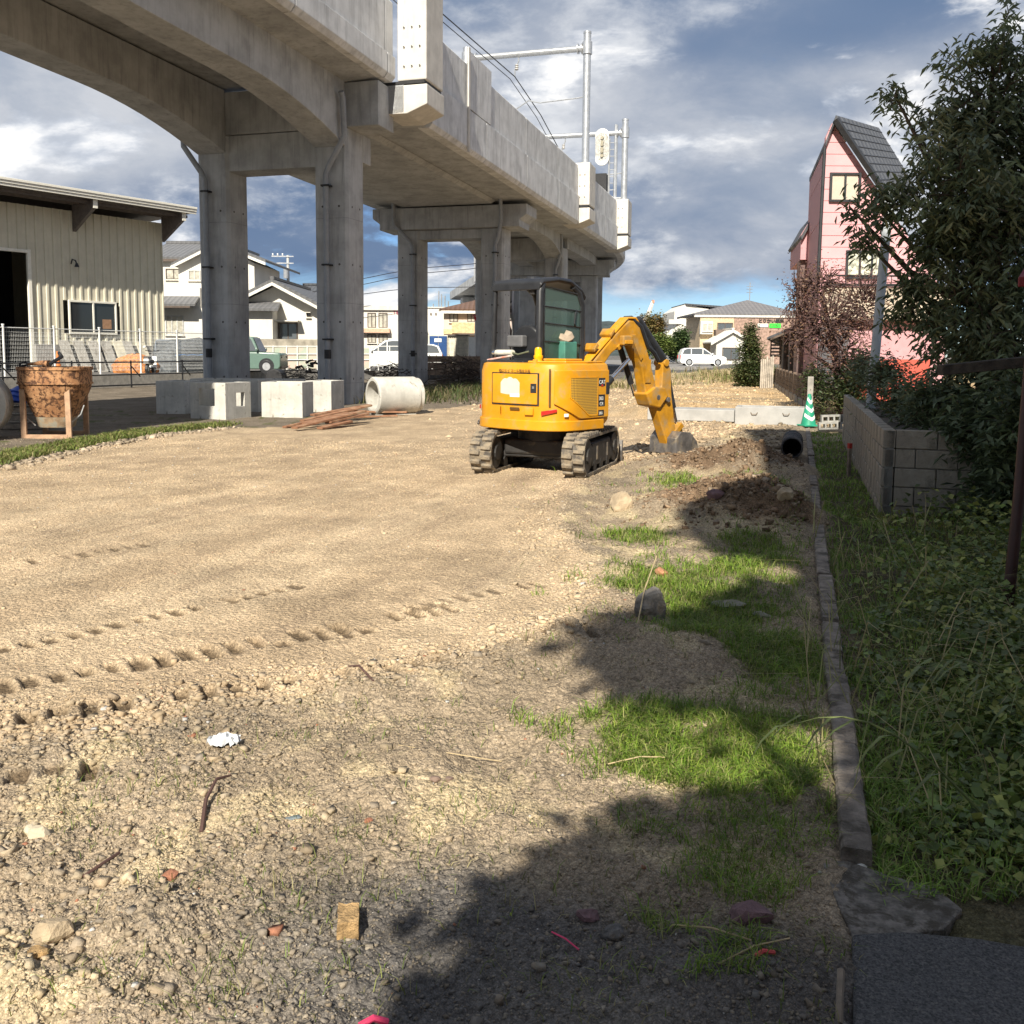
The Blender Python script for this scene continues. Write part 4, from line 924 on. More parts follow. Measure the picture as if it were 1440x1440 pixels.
bk_ = E_('bucket', side(prof+inn, .25), m_bkt, None, .006, True)
for s_ in (-1, 1):
    E_('bucket_side', arm(MB().extr([(s_*.25, r, z) for r, z in prof+[(2.40+BSH, -.03), (2.15+BSH, -.02)]], (s_*.018, 0, 0))), m_bkt, bk_, .004)
    E_('side_rib', arm(MB().extr([(s_*.268, r, z) for r, z in ((2.14, .40), (2.20, .39), (2.34, .0), (2.27, -.02))], (s_*.014, 0, 0))), m_bkt, bk_, .004)
for k in range(4): x_ = -.22+.147*k; E_('tooth', arm(MB().hexa([(x_-.03, 1.92, .12), (x_+.03, 1.92, .12), (x_+.03, 1.88, .12), (x_-.03, 1.88, .12), (x_-.015, 1.90, -.03), (x_+.015, 1.90, -.03), (x_+.015, 1.89, -.03), (x_-.015, 1.89, -.03)])), m_bkt, bk_)
# ================================================================== LEFT OF THE YARD
m_pre = M('precast_concrete', (.50, .485, .44), .88, var=.16, scale=3, bump=.3, bscale=40, streak=.35, dirt=(.27, .25, .21), dscale=6, dthr=(.56, .70))
m_wood = M('grey_timber', (.22, .18, .14), .85, var=.3, scale=9, bump=.3, bscale=30)
m_plank = M('reddish_plank', (.27, .135, .075), .8, var=.3, scale=5, bump=.25, bscale=40, dirt=(.36, .24, .15), dscale=4)
def frame_plate(w, h, t, hole=None):
    """upright plate x 0..w, z 0..h, y 0..t, with an optional rectangular opening"""
    if not hole: return MB().box(0, w, 0, t, 0, h)
    a, b, c, d = hole; o = [(0, 0), (w, 0), (w, h), (0, h)]; i = [(a, c), (b, c), (b, d), (a, d)]; mb = MB()
    vs_ = [(x, 0, z) for x, z in o+i]+[(x, t, z) for x, z in o+i]; fs = []
    for k in range(4):
        j = (k+1) % 4; fs += [(k, j, 4+j, 4+k), (8+k, 12+k, 12+j, 8+j), (k, 8+k, 8+j, j), (4+k, 4+j, 12+j, 12+k)]
    return mb.add(vs_, fs)
def basin(label, px, py, rz, w, d_, h, fh=None, sh_=None, Yd=None, group='precast catch basins in the row beside the planks'):
    p = gnd(px, py) if Yd is None else at(px, py, Yd); p = (p[0], p[1], 0); z = gz(p[0], p[1])-.02
    r = thing('catch_basin', label, 'concrete box', (p[0], p[1], z), rz, group)
    t = .11
    for nm, mb, mt in (('wall', frame_plate(w, h, t, fh), Matrix.Identity(4)), ('wall', frame_plate(w, h, t), Matrix.Translation((0, d_-t, 0))),
                   ('wall', frame_plate(d_-2*t, h, t, sh_), Matrix.Translation((w, t, 0)) @ Matrix.Rotation(R(90), 4, 'Z')), ('wall', frame_plate(d_-2*t, h, t), Matrix.Translation((t, t, 0)) @ Matrix.Rotation(R(90), 4, 'Z'))):
        mb.xf(mt).build(nm, m_pre, r, .008)
    MB().box(t, w-t, t, d_-t, .02, .12).build('base', m_pre, r)
    return r
basin('pale sunlit concrete box with solid sides, next to the reddish planks', 368, 586, R(-4), 1.0, .95, .86)
basin('concrete box with a square opening in two of its sides', 268, 588, R(-20), .98, .98, .86, (.25, .68, .32, .72), (.3, .62, .3, .62))
basin('plain shaded concrete box at the end of the row nearest the warehouse', 220, 581, R(-8), .75, 1.0, .84)
basin('concrete box with a notched rim just behind the sunlit solid one', 430, 578, R(-12), .72, .9, .84)
basin('concrete box with one side opening standing behind the twin-opening box', 318, 578, R(-10), .9, 1.0, .86, None, (.3, .6, .3, .6))
basin('low concrete box at the back of the row by the tall columns', 355, 573, R(-6), 1.2, 1.0, .82)
basin('concrete box at the back of the row between two others, in shade', 268, 573, R(-8), 1.2, 1.0, .82)
# concrete pipe
pp = gnd(524, 583); cp = thing('concrete_pipe', 'short wide concrete sewer pipe lying on the ground beside the planks', 'pipe', (pp[0], pp[1], gz(pp[0], pp[1])), R(-58))
ro, ri, L_ = .475, .375, 1.25
def pring(r, y, foot=False): return [(r*math.cos(a), y, .475+max(r*math.sin(a), -.475 if foot else -9)) for a in np.linspace(0, 2*math.pi, 48, endpoint=False)]
mb = MB(); mb.loft([pring(ro-.03, 0), pring(ro, .03), pring(ro, L_-.12), pring(ro-.035, L_-.10), pring(ro-.035, L_), pring(ri, L_), pring(ri, 0)], closed=True)
mb.build('barrel', m_pre, cp, 0, True)
MB().hexa([(-.30, .02, .0), (.30, .02, .0), (.30, L_-.14, .0), (-.30, L_-.14, .0), (-.40, .02, .20), (.40, .02, .20), (.40, L_-.14, .20), (-.40, L_-.14, .20)]).build('foot', m_pre, cp, .01) if False else None
MB().box(-.22, .22, .02, L_-.14, -.02, .012).build('foot', m_pre, cp)
for k, (px, py, az, ln, zz, tl) in enumerate(((400, 601, 33, 1.9, .0, 6), (414, 606, 30, 2.2, .03, 6), (430, 602, 28, 1.7, .06, 5), (424, 596, 36, 2.1, .05, 7), (450, 604, 24, 1.1, .0, 4), (462, 599, 30, 1.3, .04, 5), (484, 588, 66, 1.3, .0, 1), (500, 583, 92, 1.3, .05, 0), (440, 592, 38, 1.8, .12, 5), (455, 594, 26, 1.2, .10, 4))):
    p = gnd(px, py); o = MB().box(-.06-.02*(k % 3), .06+.02*(k % 2), 0, ln, 0, .04).build('plank', m_plank, None, .004)
    o.location = (p[0], p[1], gz(p[0], p[1])+.01+zz); o.rotation_euler = (R(tl), R((k % 5-2)*2), R(-az))
    tag(o, ('short reddish plank lying flat against the mouth of the concrete pipe' if k in (6, 7) else 'reddish brown weathered plank sloping in the loose heap between the boxes and the pipe'), 'plank', 'planks lying flat by the pipe' if k in (6, 7) else 'planks heaped by the pipe')
# rusty concrete hopper on timber feet
hp = gnd(78, 618); hx, hy = hp[0], hp[1]
ho = thing('concrete_hopper', 'rusty orange steel hopper for pouring concrete, propped on timber legs', 'hopper', (hx-.22, hy+.55, gz(hx, hy)-.02), R(4)); ho.scale = (.92, .92, .96)
m_rust = M('rusty_steel', (.40, .19, .085), .8, .1, var=.25, scale=5, col2=(.50, .28, .14), dirt=(.085, .04, .022), dscale=13, dthr=(.46, .58), bump=.3, bscale=40)
m_rustc = M('cement_crusted_rust', (.34, .24, .15), .9, var=.25, scale=6, dirt=(.30, .28, .22), dscale=6, dthr=(.45, .6), bump=.4)
def rsq(hw, hd, z, e=3.2, n=36): return [(hw*math.copysign(abs(math.cos(a))**(2/e), math.cos(a)), hd*math.copysign(abs(math.sin(a))**(2/e), math.sin(a)), z) for a in np.linspace(0, 2*math.pi, n, endpoint=False)]
MB().loft([rsq(.63, .55, 1.02), rsq(.63, .55, 1.30), rsq(.60, .52, 1.30), rsq(.60, .52, 1.04)], cap=False).build('drum', m_rust, ho, 0, True)
MB().loft([rsq(.625, .545, 1.04), rsq(.60, .52, .92), rsq(.44, .36, .55), rsq(.37, .30, .40)], cap=True).build('cone', m_rust, ho, 0, True)
MB().loft([rsq(.372, .302, .42), rsq(.32, .25, .22), rsq(.30, .24, .20)], cap=True).build('spout', m_rustc, ho, 0, True)
MB().loft([rsq(.65, .57, 1.27), rsq(.65, .57, 1.33), rsq(.61, .53, 1.33), rsq(.61, .53, 1.27)], closed=True).build('rim', m_rust, ho, .004, True)
MB().loft([rsq(.645, .565, 1.01), rsq(.645, .565, 1.04), rsq(.62, .54, 1.04), rsq(.62, .54, 1.01)], closed=True).build('band', m_rust, ho, 0, True)
m_pine = M('pale_timber', (.42, .27, .17), .8, var=.2, scale=7, dirt=(.2, .12, .07), dscale=9, dthr=(.6, .75))
for x_ in (-.44, .40): MB().hexa([(x_-.045, -.50, 0), (x_+.055, -.50, 0), (x_+.055, -.44, 0), (x_-.045, -.44, 0), (x_-.07, -.46, .92), (x_+.03, -.46, .92), (x_+.03, -.40, .92), (x_-.07, -.40, .92)]).build('leg', m_pine, ho, .004)
for x_ in (-.40, .40): MB().hexa([(x_-.05, .40, 0), (x_+.05, .40, 0), (x_+.05, .46, 0), (x_-.05, .46, 0), (x_-.05, .40, .9), (x_+.05, .40, .9), (x_+.05, .46, .9), (x_-.05, .46, .9)]).build('leg', m_pine, ho, .004)
MB().box(-.42, .38, -.505, -.445, .0, .09).build('foot_board', m_pine, ho, .004)
MB().box(-.36, .36, .40, .46, .0, .09).build('foot_board', m_pine, ho, .004)
MB().tube([(-.50, -.3, 1.40), (-.56, -.3, 1.36), (-.50, -.3, 1.33), (-.40, -.3, 1.37), (-.42, -.3, 1.41), (-.50, -.3, 1.40)], .018, 6).build('shackle', m_blk, ho)
MB().tube([(-.38, -.3, 1.37), (-.1, -.35, 1.40), (.05, -.4, 1.38)], [.02, .05, .08], 10).build('gate_handle', m_rust, ho, 0, True)
MB().tube([(.05, -.4, 1.38), (.18, -.1, 1.52), (.05, .1, 1.58)], .035, 8).build('lifting_eye', m_blk, ho, 0, True)
for s_ in (-1, 1): MB().tube([(s_*.60, -.2, .62), (s_*.55, -.25, .45), (s_*.30, -.27, .24)], .013, 6).build('pull_rod', m_steel, ho)
# things left of the hopper: concrete ring, timber pile, folded blue tarpaulin
p = gnd(-14, 622); cr = thing('concrete_ring', 'grey concrete ring standing on edge at the left of the rusty hopper', 'concrete ring', (p[0]-.52, p[1]+.3, gz(p[0], p[1])-.02), R(15))
def ringz(r, y): return [(r*math.cos(a), y, .62+r*math.sin(a)) for a in np.linspace(0, 2*math.pi, 40, endpoint=False)]
MB().loft([ringz(.60, 0), ringz(.60, .55), ringz(.49, .55), ringz(.49, 0)], closed=True).build('barrel', m_pre, cr, .01, True)
MB().box(-.3, .3, .0, .55, 0, .12).build('foot', m_pre, cr)
p = gnd(22, 606); tp = thing('timber_pile', 'small pile of grey squared timbers carrying the folded blue tarpaulin', 'timber pile', (p[0], p[1]+.2, gz(p[0], p[1])), R(8))
for k in range(3):
    for j in range(2): MB().box(-.45, .42, j*.42, j*.42+.10, .02+k*.16, .12+k*.16).build('timber', m_wood, tp, .006)
MB().box(-.52, .48, -.04, .60, .485, .53).build('board', m_wood, tp, .004)
m_tarp = M('blue_tarp', (.012, .055, .33), .45, var=.25, scale=9)
tz = gz(p[0], p[1])+.53
lob = []
for r, z in ((.30, 0), (.37, .05), (.33, .11), (.36, .15), (.28, .20), (.30, .23), (.20, .30), (.04, .33)):
    lob.append([(r*1.15*math.cos(a)*(1+.07*math.sin(3*a+z*20)), r*.8*math.sin(a)*(1+.06*math.cos(4*a+z*30)), z+.012*math.sin(5*a)) for a in np.linspace(0, 2*math.pi, 26, endpoint=False)])
o = MB().loft(lob).build('folded_tarpaulin', m_tarp, None, 0, True); o.location = (p[0]+.02, p[1]+.48, tz+.003); tag(o, 'bundle of folded blue tarpaulin on the timber pile next to the rusty hopper', 'tarpaulin')

# ------------------------------------------------------------------ black pipe railing, street edge, mesh fence
RA = np.array([-17.9, 33.7]); RD = np.array([.371, .928]); RN = np.array([-.928, .371])
def rp(t, off, z): q = RA+RD*t+RN*off; return (q[0], q[1], z)
rl = thing('pipe_railing', 'black steel pipe railing along the foot of the raised street, behind the columns', 'railing', rp(0, 0, 0), world=True)
for t in np.arange(-3.0, 18, 3.05):
    po = MB().tube([rp(t, 0, -.1), rp(t, 0, 1.12)], .035, 8).build('post', m_black, rl); MB().tube([rp(t, 0, .9), rp(t+.5, 0, .45)], .025, 6).build('brace', m_black, po)
for z in (1.05, .55, .12): MB().tube([rp(-4, 0, z), rp(18.5, 0, z)], .03, 8).build('rail', m_black, rl)
m_street = M('street_asphalt', (.13, .125, .12), .9, var=.2, scale=3, bump=.2)
a, b_, c_, d_ = rp(-14, .7, 0), rp(19, .7, 0), (-2, 120, 0), (-90, 120, 0)
st = MB().prism([(a[0], a[1]), (b_[0], b_[1]), (4, 60), (10, 140), (-120, 140), (-90, 20)], -.3, .50).build('street', m_street); st['kind'] = 'structure'
kb = MB().hexa([rp(-14, .55, -.2), rp(19, .55, -.2), rp(19, .78, -.2), rp(-14, .78, -.2), rp(-14, .55, .56), rp(19, .55, .56), rp(19, .78, .56), rp(-14, .78, .56)]).build('street_kerb', M('kerb_concrete', (.42, .40, .36), .9, bump=.2), None, .02); kb['kind'] = 'structure'
fe = thing('mesh_fence', 'white wire mesh fence on round posts along the street in front of the warehouse', 'fence', rp(1.5, 1.6, .5), world=True)
m_fw = M('white_fence_paint', (.70, .70, .68), .4, var=.05)
for k in range(-2, 5):
    t = 1.5+2.31*k; MB().tube([rp(t, 1.6, .48), rp(t, 1.6, 2.42)], .042, 10).build('post', m_fw, fe, 0, True); MB().tube([rp(t, 1.6, 2.42), rp(t, 1.6, 2.47)], .055, 10).build('post_cap', m_fw, fe)
    if k < 4 or True:
        pn = MB()
        for z in list(np.arange(.68, 2.3, .15)): pn.tube([rp(t+.05, 1.6, z), rp(t+2.26, 1.6, z)], .004, 4)
        for u in np.arange(.08, 2.25, .075): pn.tube([rp(t+u, 1.61, .66), rp(t+u, 1.61, 2.33)], .0035, 3, False)
        po = pn.build('mesh_panel', m_fw, fe); po['kind'] = 'stuff'
        MB().tube([rp(t+.03, 1.6, 2.34), rp(t+2.28, 1.6, 2.34)], .022, 6).build('top_wire', m_fw, fe)

# ------------------------------------------------------------------ warehouse
WC = np.array([-18.1, 50.0]); WD = np.array([-.55, -.835]); WN = np.array([.835, -.55])
def wp(t, o, z): q = WC+WD*t+WN*o; return (q[0], q[1], z)
wh = thing('warehouse', 'cream ribbed metal warehouse with a dark open doorway and overhanging roof', 'warehouse', wp(0, 0, .5), world=True)
m_rib = M('cream_metal', (.62, .58, .46), .45, var=.05, scale=2, spec=.4, streak=.15)
m_trim = M('white_metal', (.78, .75, .66), .4, var=.05)
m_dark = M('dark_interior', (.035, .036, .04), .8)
m_purl = M('brown_steel', (.13, .11, .10), .6)
def wpanel(t0, t1, z0, z1):
    q = [(t0, 0), (t1-.17, 0), (t1-.14, .05), (t1-.04, .05), (t1-.012, 0), (t1-.012, -.04), (t0, -.04)]
    return MB().loft([[wp(t, o, z0) for t, o in q], [wp(t, o, z1) for t, o in q]])
t = 0.
while t < 16:
    e = t+.42; cut = []
    if e > 7.2 and t < 12.4: cut = [(5.9, 8.0)]
    elif e > 2.75 and t < 5.2: cut = [(.5, 2.28), (3.84, 8.0)]
    else: cut = [(.5, 8.0)]
    for z0, z1 in cut: wpanel(t, e, z0, z1).build('wall_panel', m_rib, wh)
    t = e
hx6 = lambda t0, t1, o0, o1, z0, z1: MB().hexa([wp(t0, o0, z0), wp(t1, o0, z0), wp(t1, o1, z0), wp(t0, o1, z0), wp(t0, o0, z1), wp(t1, o0, z1), wp(t1, o1, z1), wp(t0, o1, z1)])
hx6(.0, -.06, .06, -14, .5, 8.0).build('end_wall', m_rib, wh); hx6(16, 16.1, .0, -14, .5, 8.0).build('end_wall', m_rib, wh)
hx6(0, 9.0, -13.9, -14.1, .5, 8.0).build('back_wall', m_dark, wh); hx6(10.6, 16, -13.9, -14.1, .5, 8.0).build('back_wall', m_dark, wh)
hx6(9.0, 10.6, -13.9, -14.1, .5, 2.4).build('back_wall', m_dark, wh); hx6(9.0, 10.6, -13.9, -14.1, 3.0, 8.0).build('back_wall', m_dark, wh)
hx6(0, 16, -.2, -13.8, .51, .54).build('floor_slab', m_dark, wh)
hx6(6.98, 7.14, -.05, .10, .5, 6.02).build('door_jamb', m_trim, wh, .01); hx6(6.98, 12.5, -.05, .09, 5.86, 6.0).build('door_head', m_trim, wh, .01)
MB().hexa([wp(-.7, 1.8, 8.45), wp(17, 1.8, 8.45), wp(17, -14.4, 7.6), wp(-.7, -14.4, 7.6), wp(-.7, 1.8, 8.58), wp(17, 1.8, 8.58), wp(17, -14.4, 7.75), wp(-.7, -14.4, 7.75)]).build('roof', m_purl, wh)
fa = MB()
for z0, z1, o in ((8.40, 8.52, 1.86), (8.52, 8.64, 1.90), (8.64, 8.76, 1.94)): hx6(-.8, 17, 1.8, o, z0, z1-.012).build('roof_fascia', m_trim, wh, .01)
for t in (-.15, 4.75, 9.6, 14.5): MB().hexa([wp(t-.09, 0, 7.05), wp(t+.09, 0, 7.05), wp(t+.09, 1.7, 8.05), wp(t-.09, 1.7, 8.05), wp(t-.09, 0, 8.28), wp(t+.09, 0, 8.28), wp(t+.09, 1.7, 8.40), wp(t-.09, 1.7, 8.40)]).build('eave_bracket', m_purl, wh, .01); hx6(t-.11, t+.11, 1.70, 1.73, 8.02, 8.40).build('bracket_cap', m_trim, wh)
for o in (.45, .9, 1.35): hx6(-.6, 16, o, o+.06, 8.22, 8.36).build('purlin', m_purl, wh)
wn = hx6(2.72, 5.24, .02, .12, 2.26, 2.36).build('window_frame', m_trim, wh, .01)
for t0, t1, z0, z1 in ((2.72, 5.24, 3.76, 3.86), (2.72, 2.80, 2.36, 3.76), (5.16, 5.24, 2.36, 3.76), (3.93, 4.01, 2.36, 3.76)): hx6(t0, t1, .02, .12, z0, z1).build('window_frame', m_trim, wh, .01)
gl = MG('dark_pane', (.03, .032, .034), .06)
hx6(2.80, 3.93, .03, .05, 2.36, 3.76).build('pane', gl, wh); hx6(4.01, 5.16, .05, .07, 2.36, 3.76).build('pane', gl, wh)
hx6(3.0, 3.48, .052, .056, 2.55, 3.0).build('notice_card', M('card_brown', (.34, .20, .12), .8), wh)
lp = MB().tube([wp(5.0, .03, 5.55), wp(5.0, .14, 5.75), wp(4.9, .22, 5.7), wp(4.85, .25, 5.55)], .035, 8).build('wall_lamp', m_black, wh); MB().tube([wp(4.85, .25, 5.58), wp(4.85, .25, 5.40)], [.05, .11], 10).build('lamp_shade', m_black, lp)
hx6(.42, .46, .055, .12, .5, 7.9).build('corner_trim', m_trim, wh) if False else None
# boards leaning along the warehouse
lw = hx6(1.6, 7.6, 1.05, 1.25, .5, 1.75).build('low_wall', M('grey_block', (.30, .29, .27), .9, bump=.3), None, .01); tag(lw, 'low grey block wall at the foot of the warehouse behind the leaning boards', 'wall')
m_bd = M('grey_board', (.38, .36, .32), .8, var=.2, scale=3, dirt=(.22, .2, .17), dscale=3)
m_bd2 = M('cream_board', (.58, .54, .42), .8, var=.15, scale=3)
for k, t in enumerate((2.0, 2.75, 3.25, 3.9, 4.55, 5.3, 6.0)):
    o = MB().hexa([wp(t, 2.0, .5), wp(t+.5, 2.0, .5), wp(t+.5, 1.94, .5), wp(t, 1.94, .5), wp(t+.12, 1.38, 1.95), wp(t+.62, 1.38, 1.95), wp(t+.62, 1.32, 1.95), wp(t+.12, 1.32, 1.95)]).build('board', m_bd2 if k in (0, 2) else m_bd, None, .006)
    tag(o, 'cream board leaning on the low wall by the warehouse' if k in (0, 2) else 'grey board leaning on the low wall by the warehouse', 'board', 'boards leaning by the warehouse')
def cone(name, label, loc, h, r, mat, mats2=None, group=None):
    c = thing(name, label, 'traffic cone', loc, .3, group)
    MB().box(-r, r, -r, r, 0, .03).build('base', mat, c, .01)
    MB().lathe([(r*.82, .03), (r*.80, .05), (.03, h), (.015, h+.01)], 20).build('cone_body', mat, c, 0, True)
    return c
q = wp(7.0, 1.9, .5); cone('traffic_cone', 'orange traffic cone standing by the warehouse doorway', q, .95, .24, M('cone_orange', (.70, .22, .05), .6))
# covered car, orange net, striped scooter behind the fence
q = rp(13.2, 3.2, .5); cv = thing('covered_car', 'car hidden under a crumpled dark net cover tied with a blue cord behind the fence', 'car', (q[0], q[1], .5), math.atan2(RD[1], RD[0]))
rr = []
for x_, w_, h_ in ((-1.9, .70, .75), (-1.75, .80, 1.0), (-1.2, .84, 1.15), (-.75, .80, 1.55), (.9, .80, 1.62), (1.5, .84, 1.4), (1.85, .8, .9), (1.95, .7, .6)):
    rr.append([(x_, w_*(math.cos(a)), max(0.0, h_*max(0, math.sin(a))**.55*(1+.05*math.sin(7*a+x_*9)))) for a in np.linspace(-.05, math.pi+.05, 18)])
MB().loft(rr).build('cover', M('dark_net', (.10, .11, .12), .8, var=.5, scale=9, bump=1., bscale=12), cv, 0, True)
MB().tube([(x_, -.86, .82+.02*math.sin(9*x_)) for x_ in np.linspace(-1.7, 1.7, 14)], .02, 6).build('cord', M('blue_cord', (.08, .25, .6), .6), cv)
q = rp(9.4, 2.8, .5); ne = MB().loft([[(q[0]+r*1.5*math.cos(a)*(1+.1*math.sin(4*a)), q[1]+r*math.sin(a)*(1+.1*math.cos(3*a)), .5+z+.04*math.sin(6*a)) for a in np.linspace(0, 6.283, 22, endpoint=False)] for r, z in ((.62, 0), (.66, .3), (.5, .62), (.2, .8), (.05, .84))]).build('net_heap', M('orange_net', (.62, .25, .08), .9, var=.5, scale=8, dirt=(.12, .05, .03), dscale=16, dthr=(.5, .6), bump=1.), None, 0, True)
tag(ne, 'heap of orange netting between the leaning boards and the covered car', 'netting')
q = rp(8.3, .95, .56); sco = thing('scooter', 'white and black striped motor scooter parked behind the black railing', 'scooter', (q[0], q[1], .52), math.atan2(RD[1], RD[0])+.5)
sw = M('scooter_white', (.72, .72, .70), .3)
for x_ in (-.55, .55): wq = MB().tube([(x_, -.05, .22), (x_, .05, .22)], .22, 18).build('wheel', m_black, sco); MB().tube([(x_, -.055, .22), (x_, .055, .22)], .1, 12).build('rim', m_steel, wq)
MB().loft([[(-.75, s_*.0+y, .45+z) for y, z in ((-.12, 0), (.12, 0), (.10, .2), (-.10, .2))], [(-.2, y, .40+z) for y, z in ((-.16, 0), (.16, 0), (.14, .32), (-.14, .32))], [(.05, y, .35+z) for y, z in ((-.12, 0), (.12, 0), (.1, .2), (-.1, .2))]]).build('body', sw, sco, .03, True)
MB().loft([[(.30, y, .25) for y in (-.18, .18)]+[(.36, .18, .25), (.36, -.18, .25)], [(.42, -.17, .75), (.42, .17, .75), (.48, .17, .75), (.48, -.17, .75)]]).build('leg_shield', sw, sco, .02)
for k in range(3): MB().box(-.5+.2*k, -.40+.2*k, -.166, .166, .44, .60).build('stripe', m_black, sco)
MB().box(-.1, .42, -.14, .14, .22, .28).build('footboard', m_black, sco, .01); MB().loft([[(-.7, -.12, .66), (-.7, .12, .66), (-.05, .12, .68), (-.05, -.12, .68)], [(-.68, -.1, .76), (-.68, .1, .76), (-.1, .1, .75), (-.1, -.1, .75)]]).build('saddle', m_black, sco, .02)
MB().tube([(.55, 0, .22), (.42, 0, .95)], .035, 8).build('fork', m_steel, sco); MB().tube([(.40, -.3, 1.0), (.44, 0, .96), (.40, .3, 1.0)], .02, 8).build('handlebar', m_black, sco); MB().lathe([(.02, -.06), (.07, -.03), (.07, .03), (.02, .06)], 12, (.38, .32, 1.16)).build('mirror', sw, sco, 0, True)
# ================================================================== HOUSES AND CARS IN THE BACKGROUND
def tiles(name, col, k=5.2):
    if name in MATS: return MATS[name]
    m = bpy.data.materials.new(name); m.use_nodes = True; T = NT(m.node_tree); b = T.n['Principled BSDF']
    tc = T.new('ShaderNodeTexCoord'); sp = T.new('ShaderNodeSeparateXYZ'); T.link(tc.outputs['Object'], sp.inputs[0])
    wx = T.math('SINE', T.math('MULTIPLY', sp.outputs[0], k*3.6)); wz = T.math('FRACT', T.math('MULTIPLY', sp.outputs[2], k*1.1))
    n = T.noise(tc.outputs['Object'], 1.4, 5)
    sh_ = T.math('ADD', T.math('MULTIPLY', wx, .10), T.math('MULTIPLY', wz, .22))
    c = T.mix(T.math('ADD', T.math('MULTIPLY', n, .6), sh_, clamp=True), c4(tuple(x*.6 for x in col)), c4(tuple(x*1.3 for x in col)))
    T.link(c, b.inputs['Base Color']); b.inputs['Roughness'].default_value = .55
    bn = T.new('ShaderNodeBump'); bn.inputs['Strength'].default_value = .6; bn.inputs['Distance'].default_value = .05
    T.link(T.math('ADD', wx, wz), bn.inputs['Height']); T.link(bn.outputs[0], b.inputs['Normal'])
    MATS[name] = m; return m
m_tile = tiles('grey_roof_tiles', (.17, .17, .175)); m_tileb = tiles('brown_roof_tiles', (.17, .10, .07)); m_tiled = tiles('slate_roof', (.10, .105, .115))
m_plw = M('white_plaster', (.64, .615, .56), .8, var=.05, scale=.8, streak=.12); m_plb = M('beige_plaster', (.62, .52, .42), .8, var=.06, scale=.8); m_plp = M('pink_beige_plaster', (.62, .50, .44), .8, var=.05)
m_soff = M('eave_white', (.70, .67, .60), .7); m_winf = M('window_frame_brown', (.10, .075, .06), .5); m_wina = M('window_frame_alu', (.5, .5, .49), .4)
m_pane = MG('house_pane', (.09, .10, .11), .08); m_curt = M('curtained_pane', (.42, .40, .34), .3, var=.25, scale=3)
def X_(px, Y): return float(at(px, 480, Y)[0])
def Z_(px, py, Y): return float(at(px, py, Y)[2])
